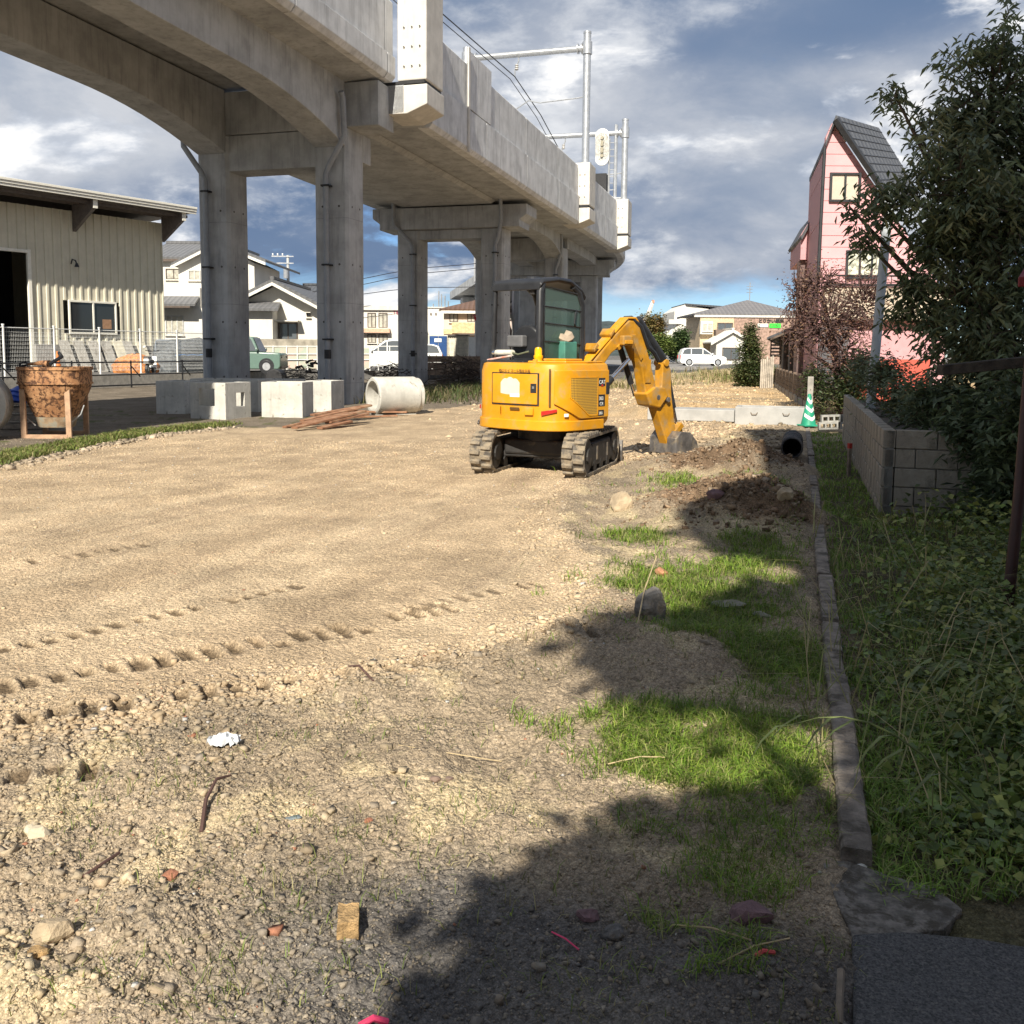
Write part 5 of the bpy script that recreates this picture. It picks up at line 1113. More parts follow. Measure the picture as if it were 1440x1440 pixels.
class Bld:
    def __init__(s, name, label, cat, px, Y, zb=.5, group=None):
        s.Y = Y; s.zb = zb; s.r = thing(name, label, cat, (X_(px, Y), Y, zb), group=group, world=True)
    def x(s, px): return X_(px, s.Y)
    def z(s, px, py): return Z_(px, py, s.Y)
    def wall(s, x0, x1, yt, d, mat, yb=None, dy=0., nm='wall'):
        return MB().box(s.x(x0), s.x(x1), s.Y+dy, s.Y+dy+d, s.zb if yb is None else s.z((x0+x1)/2, yb), s.z((x0+x1)/2, yt)).build(nm, mat, s.r)
    def poly(s, pts, d, mat, dy=0., nm='gable'):
        return MB().extr([(s.x(a), s.Y+dy, s.z(a, b) if b is not None else s.zb) for a, b in pts], (0, d, 0)).build(nm, mat, s.r)
    def win(s, x0, y0, x1, y1, frame=m_winf, pane=m_pane, dy=0., mull=1, sill=True):
        a, b, c, d = s.x(x0), s.x(x1), s.z((x0+x1)/2, y1), s.z((x0+x1)/2, y0); t = max(.05, (b-a)*.05)
        w = frame_plate(b-a, d-c, .10, (t, b-a-t, t, d-c-t)).xf(Matrix.Translation((a, s.Y+dy-.07, c))).build('window', frame, s.r)
        n = mull+1; ww = (b-a-2*t)/n
        for k in range(n): MB().box(a+t+k*ww+.02, a+t+(k+1)*ww-.02, s.Y+dy-.03, s.Y+dy-.015, c+t, d-t).build('pane', pane, w)
        for k in range(1, n): MB().box(a+t+k*ww-.03, a+t+k*ww+.03, s.Y+dy-.06, s.Y+dy-.012, c+t, d-t).build('mullion', frame, w)
        if sill: MB().box(a-.06, b+.06, s.Y+dy-.16, s.Y+dy-.072, c-.07, c-.01).build('sill', m_soff, w)
    def slope(s, pts, th, mat, nm='roof'):      # roof plane from 3D points
        o = MB().extr([tuple(p) for p in pts], (0, 0, th)).build(nm, mat, s.r); return o
    def gable_front(s, apex, le, re, d, mat, ov=.5, th=.16):
        Y0, Y1 = s.Y-ov, s.Y+d+ov; A = (s.x(apex[0]), s.z(*apex))
        for e in (le, re):
            E2 = (s.x(e[0]), s.z(*e))
            s.slope([(A[0], Y0, A[1]), (E2[0], Y0, E2[1]), (E2[0], Y1, E2[1]), (A[0], Y1, A[1])], th, mat)
            MB().extr([(A[0], Y0-.04, A[1]-.20), (E2[0], Y0-.04, E2[1]-.20), (E2[0], Y0-.04, E2[1]-.01), (A[0], Y0-.04, A[1]-.01)], (0, .06, 0)).build('bargeboard', m_soff, s.r)
        MB().box(A[0]-.12, A[0]+.12, Y0, Y1, A[1]+th-.02, A[1]+th+.14).build('ridge', mat, s.r)
    def gable_side(s, x0, x1, ye, yr, d, mat, ov=.4, th=.15):
        xm = (x0+x1)/2; ze, zr = s.z(xm, ye), s.z(xm, yr)+d*.02; a, b = s.x(x0), s.x(x1); ym = s.Y+d/2
        s.slope([(a, s.Y-ov, ze), (b, s.Y-ov, ze), (b, ym, zr), (a, ym, zr)], th, mat); s.slope([(a, s.Y+d+ov, ze), (b, s.Y+d+ov, ze), (b, ym, zr), (a, ym, zr)], th, mat)
        MB().box(a, b, ym-.14, ym+.14, zr+th-.02, zr+th+.16).build('ridge', mat, s.r); MB().box(a, b, s.Y-ov-.03, s.Y-ov+.06, ze-.16, ze+.01).build('gutter', m_winf, s.r)
    def hip(s, x0, x1, ye, apx, d, mat, ov=.5, th=.14):
        a, b, ze = s.x(x0), s.x(x1), s.z((x0+x1)/2, ye); A = (s.x(apx[0]), s.Y+d/2, s.z(*apx)+.0); y0, y1 = s.Y-ov, s.Y+d+ov
        c = [(a, y0, ze), (b, y0, ze), (b, y1, ze), (a, y1, ze)]
        for k in range(4): s.slope([c[k], c[(k+1) % 4], A], th, mat)
        for k in range(4): MB().tube([c[k], A], .10, 6).build('hip_ridge', mat, s.r)
        MB().box(a, b, y0-.02, y0+.05, ze-.2, ze).build('gutter', m_soff, s.r)
# two-storey tiled house seen beside the warehouse
b = Bld('house', 'white two-storey house with grey tiled roofs between the warehouse and the first column', 'house', 300, 66)
b.wall(216, 262, 366, 9, m_plw); b.gable_side(205, 292, 365, 339, 9, m_tile); b.win(236, 378, 258, 393, m_winf, m_curt, 0, 1)
b.poly([(262, None), (366, None), (366, 372), (318, 348), (262, 372)], 7, m_plw, -1.2); b.gable_front((318, 345), (255, 377), (384, 372), 7, m_tile, 1.7)
b.win(276, 382, 292, 396, m_wina, m_curt, -1.2)
b.wall(228, 300, 408, 2, m_plw, 470, -2.6); zc = b.z(265, 434)
b.slope([(b.x(226), b.Y-4.0, zc), (b.x(302), b.Y-4.0, zc), (b.x(296), b.Y-1.0, b.z(265, 409)), (b.x(250), b.Y-1.0, b.z(265, 409))], .14, m_tile, 'skirt_roof')
b.wall(222, 310, 436, 2.2, m_plw, None, -3.0); b.win(234, 446, 242, 468, m_winf, m_pane, -3.0, 0); b.win(256, 446, 280, 472, m_wina, m_curt, -3.0, 2); MB().box(b.x(228), b.x(296), b.Y-4.05, b.Y-3.98, zc-.12, zc+.0).build('gutter', m_winf, b.r)
# single-storey gabled house between the first two columns
b = Bld('house', 'low white plaster house with a wide front gable and dark sliding window', 'house', 400, 60)
b.poly([(330, None), (452, None), (452, 432), (389, 402), (330, 430)], 9, m_plw); b.gable_front((389, 398), (322, 431), (462, 437), 9, m_tile, .9, .2)
b.win(392, 454, 419, 478, m_winf, m_pane); b.win(432, 440, 437, 446, m_winf, m_pane, 0, 0); b.win(383, 400.5, 387, 404, m_winf, m_pane, -.02, 0, False)
b.wall(340, 391, 437, 1.3, m_plw, None, -1.3); z0, z1 = b.z(370, 439), b.z(370, 428)
b.slope([(b.x(336), b.Y-1.9, z0), (b.x(402), b.Y-1.9, z0), (b.x(396), b.Y-.1, z1), (b.x(338), b.Y-.1, z1)], .14, m_tile, 'porch_roof')
MB().box(b.x(391), b.x(424), b.Y-.95, b.Y-.075, b.z(405, 452.5), b.z(405, 451)).build('awning', m_soff, b.r)
MB().box(b.x(430.5), b.x(438.5), b.Y-.32, b.Y-.072, b.z(434, 439.8), b.z(434, 439)).build('awning', m_soff, b.r)
m_blockw = M('block_wall_grey', (.30, .27, .22), .9, var=.3, scale=2, bump=.3)
w_ = MB().box(X_(366, 56), X_(452, 56), 56, 56.2, .5, Z_(410, 477, 56)).build('garden_wall', m_blockw, None, .02); tag(w_, 'weathered grey garden wall in front of the low gabled house', 'wall')
f2 = thing('lattice_fence', 'white rail fence with pale green and pink mesh screens across the street', 'fence', (X_(420, 53), 53, .5), world=True)
for px in (366, 384, 403, 418, 432, 446, 462, 478, 500, 520, 532, 548, 562): MB().tube([(X_(px, 53), 53, .5), (X_(px, 53), 53, Z_(px, 486, 53))], .035, 8).build('post', m_fw, f2)
for py in (487, 498, 506): MB().tube([(X_(360, 53), 53, Z_(360, py, 53)), (X_(570, 53), 53, Z_(570, py, 53))], .025, 6).build('rail', m_fw, f2)
MB().box(X_(362, 53), X_(520, 53), 53.05, 53.07, .62, Z_(430, 489, 53)).build('screen', M('mesh_screen', (.42, .50, .40), .8, col2=(.60, .42, .36), scale=1.5), f2)
b = Bld('house', 'far house whose dark grey tiled roof shows above the low gabled house', 'house', 436, 78)
b.wall(418, 470, 420, 8, m_plb); b.gable_side(412, 476, 421, 402, 8, m_tiled)
b = Bld('apartment_building', 'white two-storey flats with a peach balcony band behind the second column', 'building', 540, 74)
b.wall(500, 575, 436, 8, m_plw); b.wall(498, 577, 430, 8.4, m_pil, 436.2, -.2, 'cornice')
for xa, xb in ((517, 529), (532.5, 545)):
    b.win(xa, 440, xb, 461, m_winf, m_curt); b.win(xa, 470, xb, 482, m_winf, m_curt)
b.wall(498, 549, 462, .5, M('peach_panel', (.62, .40, .28), .8), 468, -.5, 'balcony')
text_mesh('lettering', 'TBY', .42, M('red_letters', (.40, .03, .10), .5), Matrix.Translation((b.x(552.5), b.Y-.02, b.z(555, 442))) @ Matrix.Rotation(R(90), 4, 'X'), b.r, .01)
b = Bld('building', 'plain white building with a flat roof and rooftop aerials between the rear columns', 'building', 610, 84)
b.wall(577, 640, 433, 10, m_plw); b.wall(576, 641, 431.5, 10.2, m_pil, 433.2, -.1, 'cornice')
for px, h in ((612, 405), (616, 410), (621, 412), (604, 424), (626, 420)): MB().tube([(b.x(px), b.Y+4, b.z(px, 431)), (b.x(px), b.Y+4, b.z(px, h))], .06, 6).build('aerial', m_steel, b.r)
for px in (606, 613): b.win(px-.9, 440, px+.9, 443, m_winf, m_pane, 0, 0, False)
b = Bld('house', 'beige house with a brown hipped roof behind the rear columns', 'house', 655, 70)
b.wall(624, 703, 438, 9, m_plb); b.hip(619, 712, 437.5, (690, 414), 9, m_tileb); b.win(632, 441, 644, 453, m_winf, m_curt); b.win(657, 441, 668, 453, m_winf, m_curt)
b.wall(636, 705, 454, .6, M('ochre_panel', (.66, .47, .26), .8), 469, -.6, 'balcony'); b.wall(624, 640, 463, .3, M('ochre_panel', (.66, .47, .26), .8), 470, -.3, 'band')
MB().box(b.x(645), b.x(706), b.Y-.75, b.Y-.62, b.z(675, 472), b.z(675, 469)).build('awning', m_winf, b.r)
b = Bld('house', 'pinkish gabled house with a dark roof seen through the excavator canopy', 'house', 730, 76)
b.poly([(690, None), (762, None), (762, 447), (729, 420), (690, 447)], 9, m_plp); b.gable_front((729, 418), (688, 450), (766, 450), 9, m_tiled, .5)
b.win(741, 446, 746, 459, m_winf, m_pane, 0, 0); b.wall(700, 727, 441, 2.0, m_plp, None, -2); b.hip(694, 733, 440, (712, 431), 2.0, m_tileb); b.win(709, 443, 725, 449, m_wina, m_curt, -2, 0)
# sheds, sign, fence and brush between the rear columns
sh1 = thing('storage_shed', 'dark blue steel storage shed with double doors between the rear columns', 'shed', (X_(616, 60), 60, .5), world=True)
bl_ = M('blue_steel', (.018, .065, .20), .45, var=.12)
MB().box(X_(602, 60), X_(629.5, 60), 60, 62, .5, Z_(616, 471, 60)).build('body', M('cream_steel', (.6, .56, .46), .6), sh1)
for xa, xb in ((604, 616), (616.6, 628.5)):
    d_ = MB().box(X_(xa, 60), X_(xb, 60), 59.94, 59.99, .62, Z_(616, 472.5, 60)).build('door', bl_, sh1, .01)
    for q in np.linspace(xa+1.5, xb-1.5, 4): MB().box(X_(q-.35, 60), X_(q+.35, 60), 59.92, 59.938, .66, Z_(616, 474, 60)).build('door_rib', bl_, d_)
MB().box(X_(611, 60), X_(621, 60), 59.90, 59.915, Z_(616, 481, 60), Z_(616, 476, 60)).build('notice', m_white, sh1)
sh2 = thing('storage_shed', 'cream ribbed storage shed standing beside the dark blue one', 'shed', (X_(644, 60), 60, .5), world=True)
MB().box(X_(630.5, 60), X_(658, 60), 60, 62, .5, Z_(644, 472, 60)).build('body', M('cream_steel', (.6, .56, .46), .6), sh2)
for q in np.linspace(632, 656, 9): MB().box(X_(q-.4, 60), X_(q+.4, 60), 59.95, 59.995, .55, Z_(644, 473, 60)).build('rib', M('cream_steel', (.6, .56, .46), .6), sh2)
MB().box(X_(629.8, 60), X_(659, 60), 59.8, 62.1, Z_(644, 472, 60)+.002, Z_(644, 470.6, 60)).build('roof', m_purl, sh2)
wb = thing('white_board', 'white notice board with small marks beside the cream shed', 'board', (X_(664, 59), 59, .5), world=True); MB().box(X_(659, 59), X_(668, 59), 59, 59.05, .7, Z_(664, 474, 59)).build('panel', m_white, wb)
for px in (660, 667): MB().tube([(X_(px, 59), 59.08, .4), (X_(px, 59), 59.08, Z_(px, 474, 59))], .03, 6).build('post', m_steel, wb)
sg = thing('stop_sign', 'red triangular stop sign on a white pole beside the rear right column', 'sign', (X_(668, 55), 55, .5), world=True)
MB().tube([(X_(668.5, 55), 55.05, .3), (X_(668.5, 55), 55.05, Z_(668, 444, 55))], .045, 8).build('pole', m_fw, sg)
tri = [(X_(664, 55), 54.98, Z_(664, 442.5, 55)), (X_(674, 55), 54.98, Z_(674, 442.5, 55)), (X_(669, 55), 54.98, Z_(669, 452.5, 55))]
MB().extr(tri, (0, .03, 0)).build('plate', M('sign_red', (.45, .025, .03), .4), sg)
text_mesh('lettering', '止まれ', .115, m_white, Matrix.Translation((X_(669, 55), 54.972, Z_(669, 445.6, 55))) @ Matrix.Rotation(R(90), 4, 'X'), sg, .004, 'CENTER')
pf = thing('panel_fence', 'brown weathered panel fence behind the brush pile between the rear columns', 'fence', (X_(640, 53), 53.5, 0), world=True)
for k in range(12):
    xa = 585+9.5*k
    for j in range(3): MB().box(X_(xa, 53.5), X_(xa+9.2, 53.5), 53.5, 53.54, .28+j*.36, .62+j*.36).build('board', M('fence_brown', (.27, .20, .15), .85, var=.3, scale=3), pf)
    MB().box(X_(xa-.3, 53.5), X_(xa+.4, 53.5), 53.42, 53.495, 0, 1.42).build('post', m_wood, pf)
# parked cars
def car(label, loc, rz, L, W, H, paint, boxy=False, group=None, z0=None):
    c = thing('parked_car', label, 'car', loc, rz, group)
    m_p = M('paint_'+paint[0], paint[1], .25, var=.03, spec=.6)
    g = .17; hb = H*.55
    if boxy: side_ = [(-L/2, g+.1), (-L/2+.1, g), (L/2-.1, g), (L/2, g+.15), (L/2, hb-.08), (L/2-.08, hb), (L*.22, hb+.04), (-L/2, hb+.04)]; gh = [(-L/2+.03, hb+.04), (L*.21, hb+.04), (L*.12, H-.05), (L*.08, H), (-L/2+.12, H), (-L/2+.06, H-.06)]
    else: side_ = [(-L/2, g+.15), (-L/2+.12, g), (L/2-.15, g), (L/2, g+.12), (L/2-.02, hb-.18), (L/2-.2, hb-.05), (L*.20, hb+.10), (-L/2+.04, hb+.14)]; gh = [(-L/2+.05, hb+.13), (L*.21, hb+.09), (L*.02, H-.06), (-L*.08, H), (-L*.36, H-.03), (-L*.44, H-.14)]
    MB().extr([(x, -W/2, z) for x, z in side_], (0, W, 0)).build('body', m_p, c, .05, True, 3)
    top = MB(); n = len(gh); cxm = sum(x for x, z in gh)/n
    rings = []
    for y, s_ in ((-W/2+.03, 1), (W/2-.03, 1)):
        rings.append([(x, y*(1-.20*max(0, (z-hb-.1)/(H-hb))), z) for x, z in gh])
    top.loft(rings).build('cabin', m_p, c, .04, True, 3)
    for s_ in (-1, 1):
        wk = [(x*.90+cxm*.10, s_*((W/2-.02)*(1-.20*max(0, (z-hb-.1)/(H-hb)))+.008), z*.84+(hb+H)/2*.16) for x, z in gh]
        wins = MB().extr(wk, (0, s_*.006, 0)).build('side_window', m_pane, c)
        for xx in (-L*.02, -L*.27): MB().box(xx-.035, xx+.035, s_*(W/2-.16) if s_ > 0 else -(W/2), s_*(W/2) if s_ > 0 else -(W/2-.16), hb+.12, H-.12).build('pillar', m_p, wins)
        for xx in (-L*.31, L*.31):
            w_ = MB().tube([(xx, s_*(W/2-.20), .30), (xx, s_*(W/2+.01), .30)], .30, 20).build('wheel', m_black, c, .02); MB().tube([(xx, s_*(W/2), .30), (xx, s_*(W/2+.02), .30)], .19, 14).build('rim', m_steel, w_)
            MB().tube([(xx, s_*(W/2-.02), .33), (xx, s_*(W/2+.006), .33)], .37, 20).build('wheel_arch', m_black if boxy else m_p, c)
        MB().box(L/2-.22, L/2+.0, s_*W/2*.62-.14, s_*W/2*.62+.14, hb-.27, hb-.12).build('headlight', M('lamp_glass', (.7, .7, .7), .1), c, .03); MB().box(-L/2-.01, -L/2+.08, s_*W/2*.8-.08, s_*W/2*.8+.08, hb-.25, hb+.05).build('tail_light', m_red, c, .02)
        MB().box(L*.17, L*.20, s_*(W/2+.02), s_*(W/2+.18), hb+.10, hb+.24).build('mirror', m_p, c, .03)
    a, b2 = gh[1], gh[2]
    MB().hexa([(a[0]-.0, -W/2+.14, a[1]+.03), (a[0]-.0, W/2-.14, a[1]+.03), (a[0]+.012, W/2-.14, a[1]+.03), (a[0]+.012, -W/2+.14, a[1]+.03), (b2[0]+.02, -W/2+.26, b2[1]), (b2[0]+.02, W/2-.26, b2[1]), (b2[0]+.035, W/2-.26, b2[1]), (b2[0]+.035, -W/2+.26, b2[1])]).build('windscreen', m_pane, c)
    MB().box(L/2-.03, L/2+.015, -W/2*.8, W/2*.8, g+.03, g+.16).build('bumper', m_black, c, .02)
    return c
p = at(355, 522, 47.0); car('boxy pale green off-road car parked behind the first column', (p[0]-.2, 47, .5), 0, 3.5, 1.55, 1.72, ('sage', (.12, .19, .16)), True)
p = at(255, 500, 50.5); car('grey car whose roof shows above the mesh fence by the warehouse corner', (p[0], 50.5, .5), .2, 4.2, 1.65, 1.6, ('grey', (.2, .23, .27)), False)
p = at(538, 506, 57); car('white minivan parked between the second and third columns', (p[0]+.3, 57, .5), math.pi, 4.4, 1.7, 1.75, ('white', (.75, .75, .73)), False)
p = at(575, 506, 60); car('white estate car parked behind the third column beside the minivan', (p[0], 60.2, .5), math.pi, 4.3, 1.7, 1.55, ('white', (.75, .75, .73)), False)
# utility poles and their wires
def upole(label, px, Y, pt, arms=True):
    g = thing('utility_pole', label, 'utility pole', (X_(px, Y), Y, .4), group='utility poles', world=True); zt = Z_(px, pt, Y)
    MB().tube([(X_(px, Y), Y, .2), (X_(px, Y), Y, zt)], [.17, .11], 10).build('pole', M('pole_concrete', (.45, .45, .44), .8), g, 0, True)
    for k, z in enumerate((zt-.15, zt-.7)): MB().box(X_(px, Y)-1.3+.4*k, X_(px, Y)+.5, Y-.16, Y-.12, z, z+.09).build('crossarm', m_steel, g)
    for dx in (-1.2, -.8, -.4): MB().lathe([(.03, 0), (.08, .04), (.04, .1), (.08, .14), (.03, .2)], 8, (X_(px, Y)+dx, Y-.14, zt-.06)).build('insulator', m_white, g)
    MB().tube([(X_(px, Y)-.1, Y-.35, zt-1.9), (X_(px, Y)-.1, Y-.35, zt-1.1)], .2, 12).build('transformer', m_steel, g)
    return zt
upole('pale concrete utility pole with insulators rising behind the low gabled house', 406.5, 80, 359)
upole('concrete utility pole with crossarms seen above the pinkish gabled house', 738, 92, 398)
for k, (ya, yb, lab) in enumerate(((402, 388, 'upper'), (411, 396, 'middle'), (418, 411, 'lowest'))):
    o = MB().tube([(X_(430+100*t, 72), 72, Z_(430+100*t, ya+(yb-ya)*t+2.2*math.sin(math.pi*t), 72)) for t in np.linspace(0, 2.6, 10)], .025, 4).build('street_wire', m_wire); tag(o, f'{lab} dark street cable strung behind the second and third columns', 'wire')
# ------------------------------------------------------------------ beyond the field, right of the viaduct
road = MB().prism([(2, 76), (40, 76), (60, 140), (-5, 140)], -.2, .56).build('far_road', M('far_asphalt', (.22, .21, .20), .9)); road['kind'] = 'structure'
p = at(985, 512, 83); car('white hatchback parked on the far road in front of the clinic', (p[0]+.1, 83, .56), 0, 3.95, 1.7, 1.53, ('pearl', (.80, .80, .79)), False)
b = Bld('apartment_building', 'white three-storey building with an outside stair and dark sloping roof beyond the field', 'building', 990, 112, .5)
b.wall(950, 1045, 446, 10, m_plw); b.poly([(947, 452), (1000, 452), (1000, 436), (962, 428), (947, 438)], 9, m_plw, -.3); b.poly([(961, 427), (1048, 433), (1048, 436.5), (963, 429)], 10, m_tiled, -.6, 'roof')
b.wall(1000, 1046, 436.5, 9.8, m_plw, 446.2, -.05, 'upper_wall'); b.win(983, 438, 991, 444.5, m_wina, m_pane, -.3, 0, False); b.wall(963, 1010, 445.5, .8, m_plw, 448, -1.1, 'balcony')
b.wall(937, 965, 450, 1.2, m_plw, 456, -1.6, 'landing'); b.poly([(937, 466), (964, 452), (964, 458), (941, 475), (934, 475), (934, 466)], 1.2, m_plw, -1.8, 'stair'); b.poly([(940, 490), (972, 468), (976, 474), (944, 497)], 1.2, m_plw, -1.8, 'stair')
b.wall(955, 990, 470, 3, m_plw, None, -2.5, 'annex'); b.win(968, 478, 978, 486, m_wina, m_pane, -2.5, 0); b.win(1016, 441, 1023, 446, m_wina, m_pane, -.05, 0, False)
b = Bld('clinic_building', 'tan building with a grey hipped roof and a green sign board beyond the field', 'building', 1050, 98, .5)
m_brk = M('brown_facing_tile', (.34, .23, .18), .85, var=.35, scale=4, bump=.3, bscale=20)
b.wall(1032, 1118, 443, 9, m_brk); b.wall(984, 1031.6, 445, 8, M('tan_plaster', (.56, .44, .29), .8)); b.hip(975, 1132, 443.5, (1066, 420), 10, tiles('grey_metal_roof', (.20, .19, .19), 4.), .12)
b.wall(983, 1000, 452, .6, m_plw, 470, -.6, 'bay'); b.win(986, 455, 992, 466, m_wina, m_curt, -.6, 0); b.win(993, 455, 999.5, 466, m_wina, m_curt, -.6, 0); b.win(1008, 454, 1030, 466, m_winf, m_pane); b.wall(1003, 1031, 464, 1.2, M('balcony_brown', (.16, .12, .10), .8), 472, -1.2, 'balcony')
b.poly([(996, None), (1036, None), (1036, 480), (1017, 469), (996, 480)], 3, m_plw, -4); b.gable_front((1017, 466), (988, 483), (1040, 479), 1.0, m_soff, 4.3, .12)
b.win(1004, 489, 1028, 506, m_winf, m_pane, -4, 1, False); MB().tube([(b.x(1069), b.Y+5, b.z(1069, 421)), (b.x(1069), b.Y+5, b.z(1069, 392))], .05, 6).build('aerial', m_steel, b.r)
for py in (398, 402, 407): MB().tube([(b.x(1064), b.Y+5, b.z(1069, py)), (b.x(1073), b.Y+5, b.z(1069, py))], .03, 4).build('aerial_bar', m_steel, b.r)
text_mesh('lettering', 'とりかい眼科', .44, M('black_letters', (.03, .03, .03), .5), Matrix.Translation((b.x(1065), b.Y-.03, b.z(1080, 453.6))) @ Matrix.Rotation(R(90), 4, 'X'), b.r, .03, 'LEFT', .016)
MB().box(b.x(1064.5), b.x(1079), b.Y-.08, b.Y-.02, b.z(1071, 460), b.z(1071, 455.2)).build('sign_board', m_white, b.r); MB().box(b.x(1081), b.x(1097), b.Y-.08, b.Y-.02, b.z(1088, 461), b.z(1088, 455)).build('sign_board', M('sign_green', (.05, .62, .06), .5), b.r)
# crane jib and wooded hill far off
cr_ = thing('crane', 'white telescopic crane jib rising far behind the excavator boom', 'crane', (X_(899, 150), 150, .5), world=True)
MB().tube([(X_(897, 150), 150, Z_(897, 500, 150)), (X_(900, 150), 150, Z_(900, 470, 150)), (X_(909, 150), 150, Z_(909, 445, 150))], [.55, .5, .42], 6).build('jib', M('crane_cream', (.66, .63, .58), .5), cr_); MB().tube([(X_(909, 150), 150, Z_(909, 446, 150)), (X_(917, 150), 150, Z_(917, 424, 150))], [.36, .28], 6).build('jib_extension', M('crane_cream', (.66, .63, .58), .5), cr_)
MB().box(X_(915.5, 150), X_(918.5, 150), 149.7, 150.3, Z_(917, 426, 150), Z_(917, 422, 150)).build('jib_head', M('crane_orange', (.6, .25, .15), .5), cr_); MB().box(X_(893, 150), X_(903, 150), 149, 151, .5, Z_(898, 494, 150)).build('cab', M('crane_cream', (.66, .63, .58), .5), cr_)
hs_ = []
for x_ in np.linspace(-90, 170, 60): hs_.append((x_, 21*math.exp(-((x_-62)/52)**2)*(1+.10*math.sin(x_*.31)+.06*math.sin(x_*.93))+3*math.exp(-((x_+60)/60)**2)))
hm = MB(); n_ = len(hs_); hm.add([(x_, 500, -2) for x_, z in hs_]+[(x_, 520, .55*z) for x_, z in hs_]+[(x_, 540, .9*z) for x_, z in hs_]+[(x_, 560, z) for x_, z in hs_]+[(x_, 640, -2) for x_, z in hs_], [(k*n_+i, k*n_+i+1, (k+1)*n_+i+1, (k+1)*n_+i) for k in range(4) for i in range(n_-1)])
ho_ = hm.build('hill', M('wooded_hill', (.045, .06, .06), .95, var=.4, scale=.25, bump=1., bscale=.6), None, 0, True); ho_['kind'] = 'structure'
# ================================================================== RIGHT-HAND SIDE
KD = np.array([.2847, .9586]); KN = np.array([.9586, -.2847])          # along / across the kerb
def kp(t, n, z): q = np.array([KX(2.95), 2.95])+KD*t+KN*n; return (float(q[0]), float(q[1]), z)
def kblock(t0, t1, n0, n1, z0, z1): return MB().hexa([kp(t0, n0, z0), kp(t0, n1, z0), kp(t1, n1, z0), kp(t1, n0, z0), kp(t0, n0, z1), kp(t0, n1, z1), kp(t1, n1, z1), kp(t1, n0, z1)])
# kerb strip: weathered concrete lengths
kroot = bpy.data.objects.new('kerb', None); COL.objects.link(kroot); kroot.location = kp(8, 0, 0); kroot['kind'] = 'structure'; kroot['_w'] = kp(8, 0, 0)
m_kerb = M('weathered_kerb', (.27, .23, .19), .95, var=.35, scale=9, bump=1., bscale=45, dirt=(.10, .085, .065), dscale=7, dthr=(.48, .66))
t = 0.
while t < 19.2:
    L_ = rnd.choice((.42, .6, .6, .9, 1.2, 1.8)); e = min(t+L_, 19.2); w_ = .095*rnd.uniform(.95, 1.05); n0 = rnd.uniform(-.005, .005); z1 = .02+rnd.uniform(-.018, .018)
    mb = MB(); N = max(3, int(L_/.06))
    rings = []
    for i in range(N+1):
        tt_ = t+.008+(e-t-.016)*i/N; j = lambda s_: rnd.uniform(-s_, s_)
        rings.append([kp(tt_, n0+j(.004), -.2), kp(tt_, n0+w_+j(.004), -.2), kp(tt_, n0+w_+j(.003), z1-.012+j(.003)), kp(tt_, n0+w_-.008+j(.004), z1+j(.003)), kp(tt_, n0+.008+j(.004), z1+j(.003)), kp(tt_, n0+j(.003), z1-.012+j(.003))])
    mb.loft(rings).build('kerb_stone', m_kerb, kroot, 0); t = e
# broken concrete apron between kerb and asphalt path
ap = MB(); rings = []
o = MB().loft([[(x, y, z) for x, y in ((.965, 2.53), (1.10, 2.545), (1.24, 2.58), (1.34, 2.68), (1.31, 2.80), (1.20, 2.86), (1.09, 2.95), (1.01, 2.94), (.985, 2.75))] for z in (-.15, -.022)]).build('concrete_apron', m_conc_old, None, .004); o['kind'] = 'structure'
# big culvert box and concrete slab
cu = thing('culvert_box', 'grey precast concrete culvert box with an open dark top beside the traffic cone', 'concrete box', kp(19.6, -.7, 0), world=True)
m_cul = M('culvert_concrete', (.36, .355, .34), .85, var=.12, scale=3, bump=.2)
z0, z1 = -.05, .40
for nm, q in (('wall', (19.35, 19.47, -1.55, -.02)), ('wall', (20.05, 20.17, -1.55, -.02)), ('end_wall', (19.475, 20.045, -1.55, -1.43)), ('end_wall', (19.475, 20.045, -.14, -.02))): kblock(*q, z0, z1).build(nm, m_cul, cu, .015)
kblock(19.475, 20.045, -1.425, -.145, -.04, .02).build('floor', m_cul, cu)
for n_ in (-1.2, -.5): MB().tube([kp(19.34, n_, .28), kp(19.31, n_+.03, .24), kp(19.31, n_+.12, .24), kp(19.34, n_+.15, .28)], .010, 6).build('lifting_loop', m_wood, cu)
sl = kblock(19.65, 20.5, -3.6, -1.58, .02, .30).build('concrete_slab', m_cul, None, .02); tag(sl, 'pale flat concrete slab laid at the edge of the raised field beside the culvert box', 'concrete slab')
# traffic cone with chevrons
cg = M('cone_green', (.02, .27, .16), .5); cl_ = kp(18.95, .06, .0)
co = thing('traffic_cone', 'green traffic cone with white chevrons at the end of the kerb', 'traffic cone', (cl_[0], cl_[1], .03), .2)
MB().box(-.19, .19, -.19, .19, 0, .035).build('base', cg, co, .02)
MB().lathe([(.165, .035), (.16, .05), (.035, .70), (.02, .71)], 24).build('cone_body', cg, co, 0, True)
rad = lambda z: .16-(z-.05)/.65*.125+.004
for z_ in (.12, .30, .48):
    a_ = np.linspace(-math.pi*.92, -.08*math.pi, 15); sw_ = lambda a: .10*abs((a+math.pi/2))/1.3
    rings = [[(rad(z_+sw_(a))*math.cos(a), rad(z_+sw_(a))*math.sin(a), z_+sw_(a)), (rad(z_+sw_(a)+.075)*math.cos(a), rad(z_+sw_(a)+.075)*math.sin(a), z_+sw_(a)+.075)] for a in a_]
    mb = MB(); vs_ = [p for r in rings for p in r]; mb.add(vs_, [(2*i, 2*i+1, 2*i+3, 2*i+2) for i in range(len(rings)-1)]); mb.build('chevron', m_white, co)
